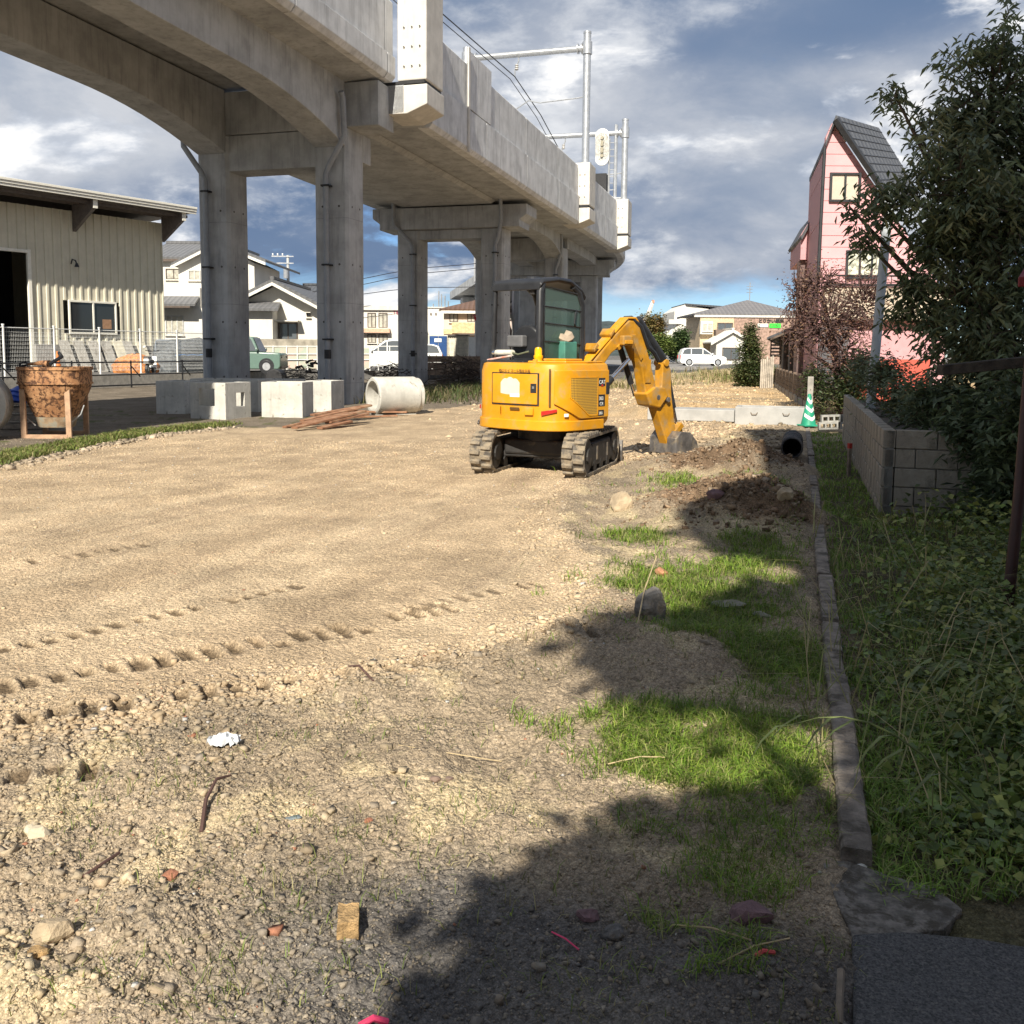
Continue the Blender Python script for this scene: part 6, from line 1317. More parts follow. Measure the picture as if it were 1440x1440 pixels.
# corrugated black pipe by the kerb
cpz = gz(4.1, 14.2)+.02
cp2 = thing('corrugated_pipe', 'black corrugated plastic pipe lying against the kerb', 'pipe', kp(11.55, -.24, cpz), world=True)
n = 28; prof = []
for i in range(n*4+1): prof.append((.15+(.012 if (i//2) % 2 else 0.), 11.55+1.3*i/(n*4)))
rings = [[(np.array(kp(t_, -.24, 0))+np.array([KN[0]*r*math.cos(a), KN[1]*r*math.cos(a), cpz+.165+r*math.sin(a)])) for a in np.linspace(0, 2*math.pi, 24, endpoint=False)] for r, t_ in prof]
rin = [[(np.array(kp(t_, -.24, 0))+np.array([KN[0]*r*math.cos(a), KN[1]*r*math.cos(a), cpz+.165+r*math.sin(a)])) for a in np.linspace(0, 2*math.pi, 24, endpoint=False)] for r, t_ in ((.135, 12.85), (.135, 11.55))]
MB().tube([kp(12.6, -.24, cpz+.165), kp(12.62, -.24, cpz+.165)], .134, 20).build('shade_disc', M('dark_soil_and_bore_shade', (.07, .055, .04), .95, bump=.6, bscale=15), cp2)  # dark disc added near the far end; its colour stands for shade inside
MB().loft(rings+rin, closed=True).build('barrel', M('black_plastic', (.035, .036, .04), .55, var=.2, dirt=(.12, .11, .1), dscale=4), cp2, 0, True)
# hollow blocks
def grid_plate(xs, zs, holes, t):
    nx, nz = len(xs), len(zs); V_ = [(x, 0, z) for z in zs for x in xs]+[(x, t, z) for z in zs for x in xs]; o_ = nx*nz; F_ = []
    full = lambda i, j: 0 <= i < nx-1 and 0 <= j < nz-1 and (i, j) not in holes
    for i in range(-1, nx):
        for j in range(-1, nz):
            a = lambda i, j: j*nx+i
            if full(i, j): F_ += [(a(i, j), a(i+1, j), a(i+1, j+1), a(i, j+1)), (o_+a(i, j), o_+a(i, j+1), o_+a(i+1, j+1), o_+a(i+1, j))]
            if j >= 0 and j < nz-1 and full(i, j) != full(i+1, j): F_.append((a(i+1, j), a(i+1, j+1), o_+a(i+1, j+1), o_+a(i+1, j)))
            if i >= 0 and i < nx-1 and full(i, j) != full(i, j+1): F_.append((a(i, j+1), a(i+1, j+1), o_+a(i+1, j+1), o_+a(i, j+1)))
    return MB().add(V_, F_)
hbk = None; q = kp(18.1, .27, 0)
m_hb = M('hollow_block', (.34, .33, .30), .95, var=.2, scale=9, bump=.5)
for row in range(2):
    for k in range(3):
        if hbk is None: hbk = grid_plate([0, .035, .12, .155, .24, .275, .36, .395], [0, .03, .115, .15], {(1, 1), (3, 1), (5, 1)}, .19).build('hollow_block', m_hb); o = hbk
        else: o = hbk.copy(); COL.objects.link(o)
        o.location = (q[0]+.42*k+.05*row, q[1]-.10*k, .02+.152*row+.02*(k == 1)); o.rotation_euler = (0, R(3*(k-1)), R(-8+4*k))
        tag(o, 'hollow grey concrete block in the %s layer of the small stack behind the traffic cone' % ('lower' if row == 0 else 'upper'), 'concrete block', 'hollow blocks behind the cone')
# block planter wall at the right: every block its own piece
pw = thing('block_planter', 'weathered concrete block retaining wall of the raised bed under the big tree', 'wall', (3.77, 9.73, 0), world=True)
m_cb = M('mossy_block', (.33, .29, .235), .95, var=.25, scale=3, bump=.6, bscale=50, dirt=(.14, .125, .10), dscale=2.5, dthr=(.48, .68))
PC = np.array([3.77, 9.73])
def wallrun(d, n, L_, z0, courses):
    d = np.array(d); n = np.array(n); bm_ = None; h = .195
    core = [PC+d*.0+n*.03, PC+d*L_+n*.03, PC+d*L_+n*.11, PC+n*.11]
    MB().prism([tuple(p) for p in core], z0, z0+courses*h-.02).build('mortar', M('mortar', (.20, .19, .17), .95, bump=.4), pw)
    for c in range(courses):
        u = 0. if c % 2 == 0 else -.2
        while u < L_-.02:
            a, b2 = max(u, 0), min(u+.395, L_)
            if b2-a > .06:
                zb = z0+c*h; j = rnd.uniform(-.005, .007)
                P = lambda uu, nn, z: tuple(PC+d*uu+n*nn)+(z,)
                if b2-a > .39 and bm_ is not None:
                    o = bpy.data.objects.new('block', bm_); COL.objects.link(o); o.parent = pw
                    o.matrix_parent_inverse = Matrix.Translation(Vector(pw['_w'])).inverted(); o.location = P(a, j, zb)
                    mo = o.modifiers.new('Bevel', 'BEVEL'); mo.width = .006; mo.segments = 1
                else:
                    w2 = b2-a-.010; q = [(0, 0), tuple(d*w2), tuple(d*w2+n*.12), tuple(n*.12)]
                    o = MB().prism(q, 0, h-.010).build('block', m_cb, pw, .006); o.location = P(a, j, zb)
                    if b2-a > .39: bm_ = o.data
            u += .395
wallrun(KD, KN, 9.0, -.12, 5); PC = np.array([3.77, 9.73])+KN*.13; wallrun(KN, KD, 2.9, -.12, 5)
fs_ = MB().prism([tuple(np.array([3.77, 9.73])+KD*a+KN*b2) for a, b2 in ((.12, .13), (.12, 6), (9, 6), (9, .13))], -.1, .74).build('planter_soil', M('dark_soil_and_bore_shade', (.07, .055, .04), .95, bump=.6, bscale=15)); fs_['kind'] = 'structure'
# stake, steel pole, shed pieces at the right edge
p = gnd(1193, 672, -.05); sk_ = thing('marker_stake', 'wooden marker stake with a red top in the grass by the block wall', 'stake', (p[0], p[1], -.05), .3)
MB().box(-.022, .022, -.022, .022, -.05, .40).build('shaft', m_wood, sk_, .003); MB().box(-.024, .024, -.024, .024, .40, .47).build('red_top', M('red_paint', (.45, .04, .03), .6), sk_, .003)
lp_ = thing('steel_pole', 'leaning pale grey steel pole rising from the raised bed through the tree', 'pole', (5.75, 15.6, .7), world=True)
a_ = at(1224, 575, 15.6); b_ = at(1252, 262, 15.9); MB().tube([a_, b_], .075, 14).build('shaft', M('pale_pole', (.42, .45, .47), .5, var=.1, streak=.3), lp_, 0, True)
for f in (.18, .42, .6): c = a_+(b_-a_)*f; MB().tube([c-np.array([.09, 0, 0]), c+np.array([.09, 0, 0])], .016, 6).build('step_bolt', m_steel, lp_)
hd = thing('lean_to_shed', 'corner of a shed: dark maroon post, timber beam and red roof edge among the shrubs', 'shed', (2.95, 5.75, 0), world=True)
a_ = gnd(1415, 862, .0); MB().tube([(a_[0], a_[1], -.1), tuple(at(1433, 700, 5.85)), tuple(at(1452, 470, 5.95)), tuple(at(1466, 300, 6.0))], .035, 10).build('post', M('maroon_steel', (.05, .022, .022), .5), hd, 0, True)
q1, q2 = at(1326, 520, 8.3), at(1500, 503, 8.0); MB().hexa([q1+np.array(v) for v in ((0, 0, -.05), (0, .12, -.05))]+[q2+np.array(v) for v in ((0, .12, -.05), (0, 0, -.05))]+[q1+np.array(v) for v in ((0, 0, .04), (0, .12, .04))]+[q2+np.array(v) for v in ((0, .12, .04), (0, 0, .04))]).build('beam', M('old_beam', (.055, .045, .037), .9, var=.4, scale=12, bump=.6), hd, .008)
q1, q2 = at(1431, 404, 6.4), at(1600, 395, 6.2); rr_ = M('red_roof', (.20, .02, .025), .5)
MB().hexa([q1, q1+np.array((.9, 1.6, .25)), q2+np.array((.9, 1.6, .25)), q2, q1+np.array((0, 0, .07)), q1+np.array((.9, 1.6, .32)), q2+np.array((.9, 1.6, .32)), q2+np.array((0, 0, .07))]).build('roof', rr_, hd, .01)
q1, q2 = at(1462, 830, 6.6), at(1462, 380, 6.8); MB().tube([(q1[0], q1[1], -.1), tuple(q2)], .05, 8).build('post', M('maroon_steel', (.05, .022, .022), .5), hd)
# wooden fence and old wooden house beyond the cone
F0, F1 = np.array([6.75, 21.9]), np.array([10.3, 38.0]); FD = (F1-F0)/np.linalg.norm(F1-F0); FL = np.linalg.norm(F1-F0); FN = np.array([FD[1], -FD[0]])
wf = thing('board_fence', 'dark weathered horizontal board fence on a concrete base running back from the traffic cone', 'fence', (F0[0], F0[1], .2), world=True)
fp = lambda u, n, z: tuple(F0+FD*u+FN*n)+(z,)
def fbox(u0, u1, n0, n1, z0, z1): return MB().hexa([fp(u0, n0, z0), fp(u0, n1, z0), fp(u1, n1, z0), fp(u1, n0, z0), fp(u0, n0, z1), fp(u0, n1, z1), fp(u1, n1, z1), fp(u1, n0, z1)])
m_bf = M('fence_dark', (.13, .095, .07), .85, var=.35, scale=5, bump=.4, bscale=25)
for k in range(9):
    u = k*FL/9; e = (k+1)*FL/9
    fbox(u, u+.10, .012 if k else -.03, .10, -.1, 1.10).build('post', M('post_concrete', (.30, .28, .25), .9) if k == 0 else m_bf, wf, .01)
    fbox(u+.125, e-.005, .02, .09, -.1, .48).build('base_panel', M('post_concrete', (.30, .28, .25), .9), wf, .006)
    for j in range(4): fbox(u+.125, e-.005, .02+.004*(j % 2), .05+.004*(j % 2), .50+j*.14, .63+j*.14).build('board', m_bf, wf, .004)
oh = thing('wooden_house', 'old dark timber house with a low sagging eave and louvred shutter behind the board fence', 'house', (X_(1112, 40), 40, .3), world=True)
m_ow = M('old_timber', (.12, .09, .07), .85, var=.4, scale=5, bump=.5, bscale=20)
zz = lambda px, py: Z_(px, py, 40)
MB().extr([(X_(1097, 40), 40, .2), (X_(1150, 40), 40, .2), (X_(1150, 40), 40, zz(1120, 462)), (X_(1097, 40), 40, zz(1097, 467))], (1.9, 5, 0)).build('wall', m_ow, oh)
for px in (1099, 1108, 1118): MB().box(X_(px, 40), X_(px+2, 40), 39.85, 39.99, .2, zz(px, 468)).build('wall_post', M('post_pale', (.26, .23, .20), .8), oh)
MB().extr([(X_(1066, 40), 38.6, zz(1066, 478)), (X_(1150, 40), 38.6, zz(1150, 442)), (X_(1150, 40), 38.6, zz(1150, 438)), (X_(1066, 40), 38.6, zz(1066, 475))], (2.6, 7, -.3)).build('roof', m_tiled, oh)
MB().extr([(X_(1070, 40), 38.5, zz(1070, 479)), (X_(1120, 40), 38.5, zz(1120, 458)), (X_(1120, 40), 38.5, zz(1120, 455)), (X_(1070, 40), 38.5, zz(1070, 476.4))], (0, .08, 0)).build('bargeboard', m_ow, oh)
lv = frame_plate(X_(1098, 39.7)-X_(1084, 39.7), zz(1090, 472)-zz(1090, 502), .06, (.04, X_(1098, 39.7)-X_(1084, 39.7)-.04, .04, zz(1090, 472)-zz(1090, 502)-.04)).xf(Matrix.Translation((X_(1084, 39.7), 39.7, zz(1090, 502)))).build('shutter', m_ow, oh)
for j in range(6): z = zz(1090, 501)+j*.14; MB().hexa([(X_(1085, 39.7), 39.71, z), (X_(1097, 39.7), 39.71, z), (X_(1097, 39.7), 39.76, z+.06), (X_(1085, 39.7), 39.76, z+.06), (X_(1085, 39.7), 39.71, z+.02), (X_(1097, 39.7), 39.71, z+.02), (X_(1097, 39.7), 39.76, z+.08), (X_(1085, 39.7), 39.76, z+.08)]).build('louvre', M('louvre_grey', (.20, .18, .16), .8), lv)
m_pale = M('pale_board', (.40, .35, .29), .85, var=.3, scale=4)
for k in range(7):
    px = 1071+2.7*k; o = MB().box(X_(px, 37.2), X_(px+2.1, 37.2), 37.2, 37.24, .2, Z_(px, 503+rnd.uniform(-3, 3), 37.2)).build('fence_picket', m_pale, None, .004); tag(o, 'pale rough picket of the gappy fence below the louvred shutter', 'picket', 'pickets below the shutter')
# pink house
ph_ = thing('pink_house', 'tall pink clapboard house with a steep dark roof behind the big tree', 'house', (X_(1150, 28), 28, .3), world=True)
PYD = 28.0; px_ = lambda a: X_(a, PYD); pz_ = lambda a, b2: Z_(a, b2, PYD)
m_pink = M('pink_siding', (.66, .36, .375), .6, var=.06, scale=1.5); m_pink_shaded = M('pink_siding_shaded', (.52, .29, .31), .6, var=.05)  # second pink is a darker copy, with the side wall's shade in its colour
poly = [(px_(1150), .3), (px_(1330), .3), (px_(1330), pz_(1330, 420)), (px_(1236), pz_(1236, 283)), (px_(1158), pz_(1158, 173)), (px_(1150), pz_(1150, 193))]
def clip(poly, z0, z1):
    def half(P, z, keep_up):
        out = []
        for (x0, a), (x1, b2) in zip(P, P[1:]+P[:1]):
            i0 = (a >= z) == keep_up or a == z; i1 = (b2 >= z) == keep_up or b2 == z
            if i0: out.append((x0, a))
            if i0 != i1 and a != b2: t = (z-a)/(b2-a); out.append((x0+(x1-x0)*t, z))
        return out
    q = half(poly, z0, True); return half(q, z1, False) if len(q) > 2 else []
MB().extr([(x, PYD+.03, z) for x, z in poly], (0, .1, 0)).build('wall', m_pink_shaded, ph_)
z = pz_(1180, 396); k = 0
while z < 8.6:
    q = clip(poly, z+.008, z+.318)
    if len(q) > 2: MB().extr([(x, PYD, zz_) for x, zz_ in q], (0, .032, 0)).build('siding_board', m_pink, ph_)
    z += .325
LWD = np.array([.22, .975])
for i, (z0, z1) in enumerate(((.3, 1.6), (1.62, 2.9), (2.92, 4.2), (4.22, 5.5), (5.52, 6.8), (6.82, pz_(1150, 199)))):
    a0 = np.array([px_(1150), PYD+.05]); a1 = a0+LWD*5.5
    MB().hexa([(*a0, z0), (*(a0+np.array([.1, 0])), z0), (*(a1+np.array([.1, 0])), z0), (*a1, z0), (*a0, z1), (*(a0+np.array([.1, 0])), z1), (*(a1+np.array([.1, 0])), z1), (*a1, z1)]).build('side_wall', m_pink_shaded, ph_)
A = np.array([px_(1158), PYD-.25, pz_(1158, 173)]); B = np.array([px_(1236), PYD-.25, pz_(1236, 284)]); Rr = np.array([X_(1222, 35), 35.0, Z_(1222, 186, 35)]); B2 = B+(Rr-A)*.9
MB().extr([A, B, B2, Rr], (0, 0, .16)).build('roof', m_tiled, ph_); MB().tube([A+np.array([0, -.03, .04]), B+np.array([0, -.03, .04])], .10, 4).build('verge', M('black_trim', (.03, .032, .036), .5), ph_)
for s_ in np.linspace(.08, .92, 9): MB().tube([A+(B-A)*s_+np.array([0, 0, .17]), Rr+(B2-Rr)*s_+np.array([0, 0, .17])], .018, 4).build('roof_seam', M('black_trim', (.03, .032, .036), .5), ph_)
C_ = np.array([px_(1146), PYD-.25, pz_(1146, 208)]); MB().extr([A, C_, C_+np.array([LWD[0]*5.8, LWD[1]*5.8, 0]), Rr*.5+A*.5], (0, 0, .14)).build('roof', m_tiled, ph_)
MB().tube([C_+np.array([-.02, 0, -.05]), C_+np.array([-.03, .1, -3.6])], .05, 8).build('downpipe', M('black_trim', (.03, .032, .036), .5), ph_)
q = X_(1126, 33); MB().extr([(X_(1121, 33), 33, Z_(1121, 330, 33)), (X_(1136, 33), 33, Z_(1136, 303, 33)), (X_(1150, 33), 33, Z_(1150, 303, 33)), (X_(1150, 33), 33, Z_(1150, 365, 33)), (X_(1121, 33), 33, Z_(1121, 365, 33))], (.8, 4, 0)).build('rear_wing', m_pink_shaded, ph_)
MB().extr([(X_(1118, 33), 32.8, Z_(1118, 334, 33)), (X_(1136, 33), 32.8, Z_(1136, 300, 33)), (X_(1137, 33), 32.8, Z_(1137, 304, 33)), (X_(1120, 33), 32.8, Z_(1120, 338, 33))], (.8, 4.3, 0)).build('rear_roof', m_tiled, ph_)
MB().box(X_(1124, 33), X_(1150, 33), 33.2, 33.6, .3, Z_(1137, 366, 33)).build('rear_base', M('rear_brown', (.16, .11, .10), .8), ph_)
def pwin(x0, y0, x1, y1, mull, pane, dy=0.):
    a, b2, c, d = px_(x0), px_(x1), pz_(x0, y1), pz_(x0, y0)
    w = frame_plate(b2-a, d-c, .12, (.06, b2-a-.06, .06, d-c-.06)).xf(Matrix.Translation((a, PYD-.08+dy, c))).build('window', M('black_trim', (.03, .032, .036), .5), ph_)
    n = mull+1; ww = (b2-a-.12)/n
    for k in range(n): MB().box(a+.06+k*ww+.02, a+.06+(k+1)*ww-.02, PYD-.03+dy, PYD-.012+dy, c+.06, d-.06).build('pane', pane, w)
    for k in range(1, n): MB().box(a+.06+k*ww-.03, a+.06+k*ww+.03, PYD-.06+dy, PYD-.01+dy, c+.06, d-.06).build('mullion', M('black_trim', (.03, .032, .036), .5), w)
m_blind = M('cream_blind', (.55, .47, .38), .4, var=.05)
pwin(1157, 243, 1200, 284, 1, m_blind); pwin(1184, 352, 1240, 392, 2, M('patterned_blind', (.5, .5, .40), .35, var=.5, scale=9))
bw = M('beige_render', (.50, .42, .33), .8)
MB().box(px_(1152), px_(1330), PYD-.35, PYD-.05, pz_(1180, 450), pz_(1180, 404)).build('balcony_panel', bw, ph_, .01)
MB().box(px_(1152), px_(1330), PYD-.42, PYD-.30, pz_(1180, 403.6), pz_(1180, 400)).build('balcony_cap', m_blk, ph_); MB().tube([(px_(1152), PYD-.4, pz_(1180, 389)), (px_(1330), PYD-.4, pz_(1180, 389))], .03, 6).build('balcony_rail', m_blk, ph_)
for px in range(1152, 1330, 9): MB().tube([(px_(px), PYD-.4, pz_(1180, 403)), (px_(px), PYD-.4, pz_(1180, 389))], .012, 5).build('baluster', m_blk, ph_)
MB().box(px_(1150), px_(1192), PYD-.10, PYD-.02, .3, pz_(1170, 455)).build('shutter', M('grey_shutter', (.10, .10, .11), .6), ph_)
gw = MB().box(X_(1192, 24), X_(1310, 24), 24, 24.15, .2, Z_(1230, 505, 24)).build('coral_wall', M('coral_paint', (.50, .10, .07), .6, var=.1, scale=2), None, .01); tag(gw, 'coral red boundary wall in front of the pink house, behind the steel pole', 'wall')
# ================================================================== TREES, SHRUBS AND SMALL THINGS
m_bark = M('bark', (.10, .075, .055), .9, var=.3, scale=9, bump=.7, bscale=25)
def branch_tree(name, label, base, blobs, ncl, nleaf, leaf, asp, pal, droop, trunk_r, group=None, cl_r=.2, twig=.006, mat=None, bare=False, cat='tree', limb=1.0, bark=None, bias=.0):
    """trunk, limbs reaching into blobs, twigs to leaf clusters near the crown's surface"""
    base = np.array(base, float)
    t = thing(name, label, cat, tuple(base), group=group, world=True)
    B = np.array([b[:3] for b in blobs], float); RR = np.array([b[3:6] for b in blobs], float); wgt = RR.prod(1)**(2/3); wgt /= wgt.sum()
    trunk = MB(); top = B[np.argmax(B[:, 2])]
    mid = base*.5+top*.5; pts = [base+np.array([0, 0, -.1]), base*.75+mid*.25+rs.randn(3)*.04*limb, mid+rs.randn(3)*.08*limb, top]
    trunk.tube(pts, [trunk_r*1.25, trunk_r, trunk_r*.62, trunk_r*.15], 10).build('trunk', bark or m_bark, t, 0, True)
    heads = []
    for b, r in zip(B, RR):
        f = min(.85, max(.12, (b[2]-base[2])/(top[2]-base[2]+1e-6)*.55)); s_ = base+(top-base)*f
        m_ = s_*.45+b*.55+np.array([0, 0, -.08*np.linalg.norm(b-s_)])
        MB().tube([s_, m_, b+rs.randn(3)*r*.15], [trunk_r*.5, trunk_r*.33, trunk_r*.12], 7).build('limb', bark or m_bark, t, 0, True)
    bi = rs.choice(len(B), ncl, p=wgt); d = rs.randn(ncl, 3); d /= np.linalg.norm(d, axis=1)[:, None]
    rad_ = (bias+(1-bias)*rs.rand(ncl)**.45)[:, None]*(1+.25*rs.randn(ncl)[:, None]*.5); C = B[bi]+d*RR[bi]*rad_
    tv, tf = [], []; tw = MB()
    for i in range(ncl):
        s_ = B[bi[i]]*.55+C[i]*.45+rs.randn(3)*.05*limb; m_ = (s_+C[i])/2+rs.randn(3)*.05*limb
        tw.tube([s_, m_, C[i]], [twig*1.8, twig*1.2, twig*.6], 3, False)
    o = tw.build('twigs', bark or m_bark, t); o['kind'] = 'stuff'
    if nleaf:
        ii = np.repeat(np.arange(ncl), nleaf); n = len(ii); P = C[ii]+rs.randn(n, 3)*np.array([cl_r, cl_r, cl_r*1.1])*.55
        base_c = pick(pal, ncl, .22); cc = base_c[ii]*(.75+.5*rs.rand(n)[:, None])
        f_ = leaves('foliage', P, leaf*(.65+.7*rs.rand(n)), asp, cc, mat or m_leaf, droop, t); f_['kind'] = 'stuff'
    return t
A_ = lambda x, y, Y: [float(v) for v in at(x, y, Y)]
def bl_px(x, y, Y, rx, ry=None, rd=None): p = A_(x, y, Y); return (p[0], p[1], p[2], rx*Y/1350, (rd or rx)*Y/1350, (ry or rx)*Y/1350)
PAL_D = [(.16, .20, .11), (.185, .225, .115), (.13, .165, .095), (.23, .25, .14)]
branch_tree('evergreen_tree', 'big dark evergreen tree with long drooping leaves growing in the block-walled bed', (5.35, 10.9, .7),
            [bl_px(1395, 150, 10.6, 75, 100), bl_px(1340, 260, 10.4, 90, 80), bl_px(1420, 330, 10.2, 95, 110), bl_px(1315, 330, 10.6, 55, 55), bl_px(1375, 430, 10.3, 85, 85), bl_px(1245, 290, 10.8, 42, 45),
             bl_px(1360, 470, 10.8, 60, 55), bl_px(1290, 430, 10.8, 40, 45), bl_px(1430, 520, 10, 80, 90), bl_px(1400, 60, 10.6, 45, 45), bl_px(1210, 340, 11, 26, 20), bl_px(1195, 300, 11, 16, 18), bl_px(1330, 180, 10.8, 50, 45), bl_px(1265, 140, 11, 22, 34), bl_px(1470, 200, 10.5, 90, 130), bl_px(1330, 545, 10.6, 50, 35), bl_px(1500, 400, 10.5, 90, 160)],
            880, 25, .125, .27, PAL_D, .45, .10, None, .15, .006)
branch_tree('broadleaf_shrub', 'dark glossy shrub hanging over the front of the block wall under the big tree', (4.9, 9.9, .7),
            [bl_px(1370, 590, 9.6, 55, 50), bl_px(1415, 610, 9.2, 65, 70), bl_px(1310, 565, 10.2, 35, 24), bl_px(1410, 680, 9.1, 36, 45), bl_px(1430, 690, 8.8, 50, 60), bl_px(1440, 600, 8.6, 50, 80)],
            300, 24, .11, .34, [(.10, .135, .07), (.12, .155, .075), (.08, .11, .06)], .3, .04, None, .15, .004, cat='shrub')
branch_tree('bare_tree', 'half-bare tree with reddish twigs and sparse leaves in front of the pink house', (7.6, 22.0, .2),
            [bl_px(1165, 455, 22, 60, 60), bl_px(1125, 420, 22.5, 28, 55), bl_px(1210, 430, 22, 45, 60), bl_px(1155, 400, 22.3, 40, 35), bl_px(1190, 500, 21.8, 45, 40), bl_px(1120, 470, 22.3, 22, 40)],
            900, 5, .07, .45, [(.20, .10, .075), (.24, .15, .09), (.16, .085, .07)], .2, .11, None, .22, .010, bark=M('reddish_bark', (.085, .05, .045), .9, var=.3, scale=9))
branch_tree('round_bush', 'dense dark green bush beside the board fence behind the traffic cone', (7.7, 22.2, .0),
            [bl_px(1168, 556, 22, 28, 34), bl_px(1152, 535, 22.3, 22, 24), bl_px(1192, 545, 22, 26, 36), bl_px(1215, 520, 21.6, 26, 28), bl_px(1205, 568, 21.8, 20, 20)],
            420, 20, .075, .45, [(.04, .062, .025), (.055, .08, .03), (.09, .105, .035)], .1, .05, None, .16, .006, cat='bush')
branch_tree('leafy_shrub', 'low leafy shrub spilling along the top of the block wall', (5.6, 14.2, .7),
            [bl_px(1245, 530, 15, 35, 28), bl_px(1270, 560, 13.5, 40, 26), bl_px(1215, 520, 16.5, 22, 24), bl_px(1300, 575, 12, 45, 26)], 260, 20, .08, .4, PAL_D+[(.13, .12, .04)], .2, .03, None, .15, .005, cat='shrub')
tcn = at(1056, 545, 39)
branch_tree('conical_tree', 'dense conical evergreen tree at the edge of the field beside the old timber house', (tcn[0], 39, .3),
            [bl_px(1056, 482, 39, 12, 16), bl_px(1056, 500, 39, 18, 18), bl_px(1055, 518, 39, 22, 16), bl_px(1062, 530, 39, 20, 13), bl_px(1056, 466, 39, 7, 11), bl_px(1047, 532, 39, 15, 11)], 480, 26, .10, .5, [(.055, .085, .03), (.075, .10, .035), (.10, .11, .04)], .1, .06, None, .22, .01)
for k, (lab, px, py, Y, bl__, pal) in enumerate((
    ('tree in autumn brown beside the white three-storey building', 928, 500, 100, ((913, 460, 18, 18), (924, 456, 11, 14), (905, 470, 14, 14), (920, 472, 14, 12)), [(.16, .12, .04), (.12, .12, .04), (.20, .13, .05)]),
    ('yellow-green round tree below the autumn brown one', 935, 505, 94, ((918, 487, 14, 10), (932, 485, 11, 12), (906, 482, 12, 12)), [(.15, .19, .045), (.11, .16, .04)]),
    ('dark green tree in front of the outside stair of the white building', 958, 505, 96, ((954, 485, 9, 14), (959, 475, 6, 10), (947, 491, 8, 10)), [(.05, .085, .03), (.065, .10, .035)]))):
    p = at(px, py, Y); branch_tree('broadleaf_tree', lab, (p[0], Y, .5), [bl_px(a, b2, Y, c, d) for a, b2, c, d in bl__], 260, 24, .26, .6, pal, .1, .15, 'trees beyond the field', .5, .02)
# unseen tree and block of flats, added and shaped to throw the right-hand shade
SH = 1/math.tan(SUN_EL); SD = np.array([math.sin(SUN_AZ), math.cos(SUN_AZ)])
def caster(X, Y, h): q = np.array([X, Y])-SD*SH*h; return (q[0], q[1], h)
def cb(X, Y, h, rx, ry, rz_): q = caster(X, Y, h); return (q[0], q[1], q[2], rx, ry, rz_)
branch_tree('shade_tree', 'unseen layered tree added behind the camera to shade the foreground', (.5, -3.6, 0), [cb(.28, 1.75, 4.0, .48, .6, .4), cb(.5, 2.1, 4.0, .52, .6, .4), cb(.85, 2.3, 4.1, .6, .6, .4), cb(1.5, 2.4, 4.2, .6, .65, .4), cb(.75, 1.5, 3.9, .6, .6, .4), cb(1.45, 5.0, 7.0, .55, .6, .4), cb(.95, 5.0, 7.0, .38, .42, .3), cb(2.1, 5.5, 7.2, .7, .7, .5), cb(2.5, 8.6, 10.4, .7, .8, .5), cb(3.3, 8.8, 10.6, .8, .8, .6)],
            2300, 24, .20, .6, PAL_D, .1, .16, None, .2, .01)
fl = thing('shade_block', 'unseen six-storey block of flats added behind the camera to shade the right-hand side', 'building', (6.5, -9, 0), world=True)
xe = 1.45-SD[0]/SD[1]*(3.9+3.2)
MB().box(xe, 16, -13, -3.2, -.3, 18.2).build('wall', m_plb, fl); MB().box(xe-.08, 16.1, -13.1, -3.1, 18.21, 18.6).build('cornice', m_pil, fl)
for st_ in range(6):
    for k in range(4):
        w0 = xe+1.2+3.1*k; z0 = 1.0+3.0*st_; w = frame_plate(1.7, 1.5, .10, (.06, 1.64, .06, 1.44)).xf(Matrix.Translation((w0+1.7, -3.13, z0)) @ Matrix.Rotation(math.pi, 4, 'Z')).build('window', m_wina, fl); MB().box(w0+.06, w0+1.64, -3.19, -3.17, z0+.06, z0+1.44).build('pane', m_pane, w)
# ------------------------------------------------------------------ brush piles and scrap under the viaduct
def brush(name, label, cat, px, py, Y, wx, h, n, pal, r=.02):
    c = at(px, py, Y); mb = MB()
    for k in range(n):
        a = rs.rand()*6.28; e = (rs.rand()-.35)*1.1; l = wx*(.3+.5*rs.rand()); p0 = np.array([c[0]+rs.randn()*wx*.38, c[1]+rs.randn()*.4, gz(c[0], c[1])+h*rs.rand()**1.3*.9])
        d = np.array([math.cos(a)*math.cos(e), math.sin(a)*math.cos(e)*.6, math.sin(e)])*l; mb.tube([p0-d*.5, p0+rs.randn(3)*.05, p0+d*.5], [r, r*.8, r*.4], 4, False)
    r_ = thing(name, label, cat, (c[0], c[1], gz(c[0], c[1])), world=True); o = mb.build('branches', pal, r_); o['kind'] = 'stuff'; return r_
brush('brush_pile', 'tangled pile of cut dead branches between the rear columns', 'brush pile', 655, 535, 45.5, 2.2, 1.3, 170, M('dead_wood', (.13, .10, .08), .9, var=.4, scale=5), .03)
brush('wire_heap', 'tangled heap of dark wire mesh between the first two columns', 'wire heap', 418, 522, 40, 1.1, 1.0, 150, m_frame, .012)
brush('branch_heap', 'heap of dark twisted boughs leaning at the second column', 'branches', 438, 520, 39, .8, 1.5, 16, M('dark_bough', (.05, .04, .035), .9), .06)
brush('bramble_heap', 'dark bramble tangle beside the third column', 'brambles', 552, 530, 45, 1.3, 1.1, 130, M('dark_bough', (.05, .04, .035), .9), .018)
p = at(385, 520, 41); o = MB().loft([[(p[0]+.36*math.cos(a), p[1]+y, .42+.36*math.sin(a)) for a in np.linspace(0, 6.283, 20, endpoint=False)] for y in (0, .9)]).build('cable_drum', m_blk, None, .03); tag(o, 'black round drum lying in front of the pale green car', 'drum')
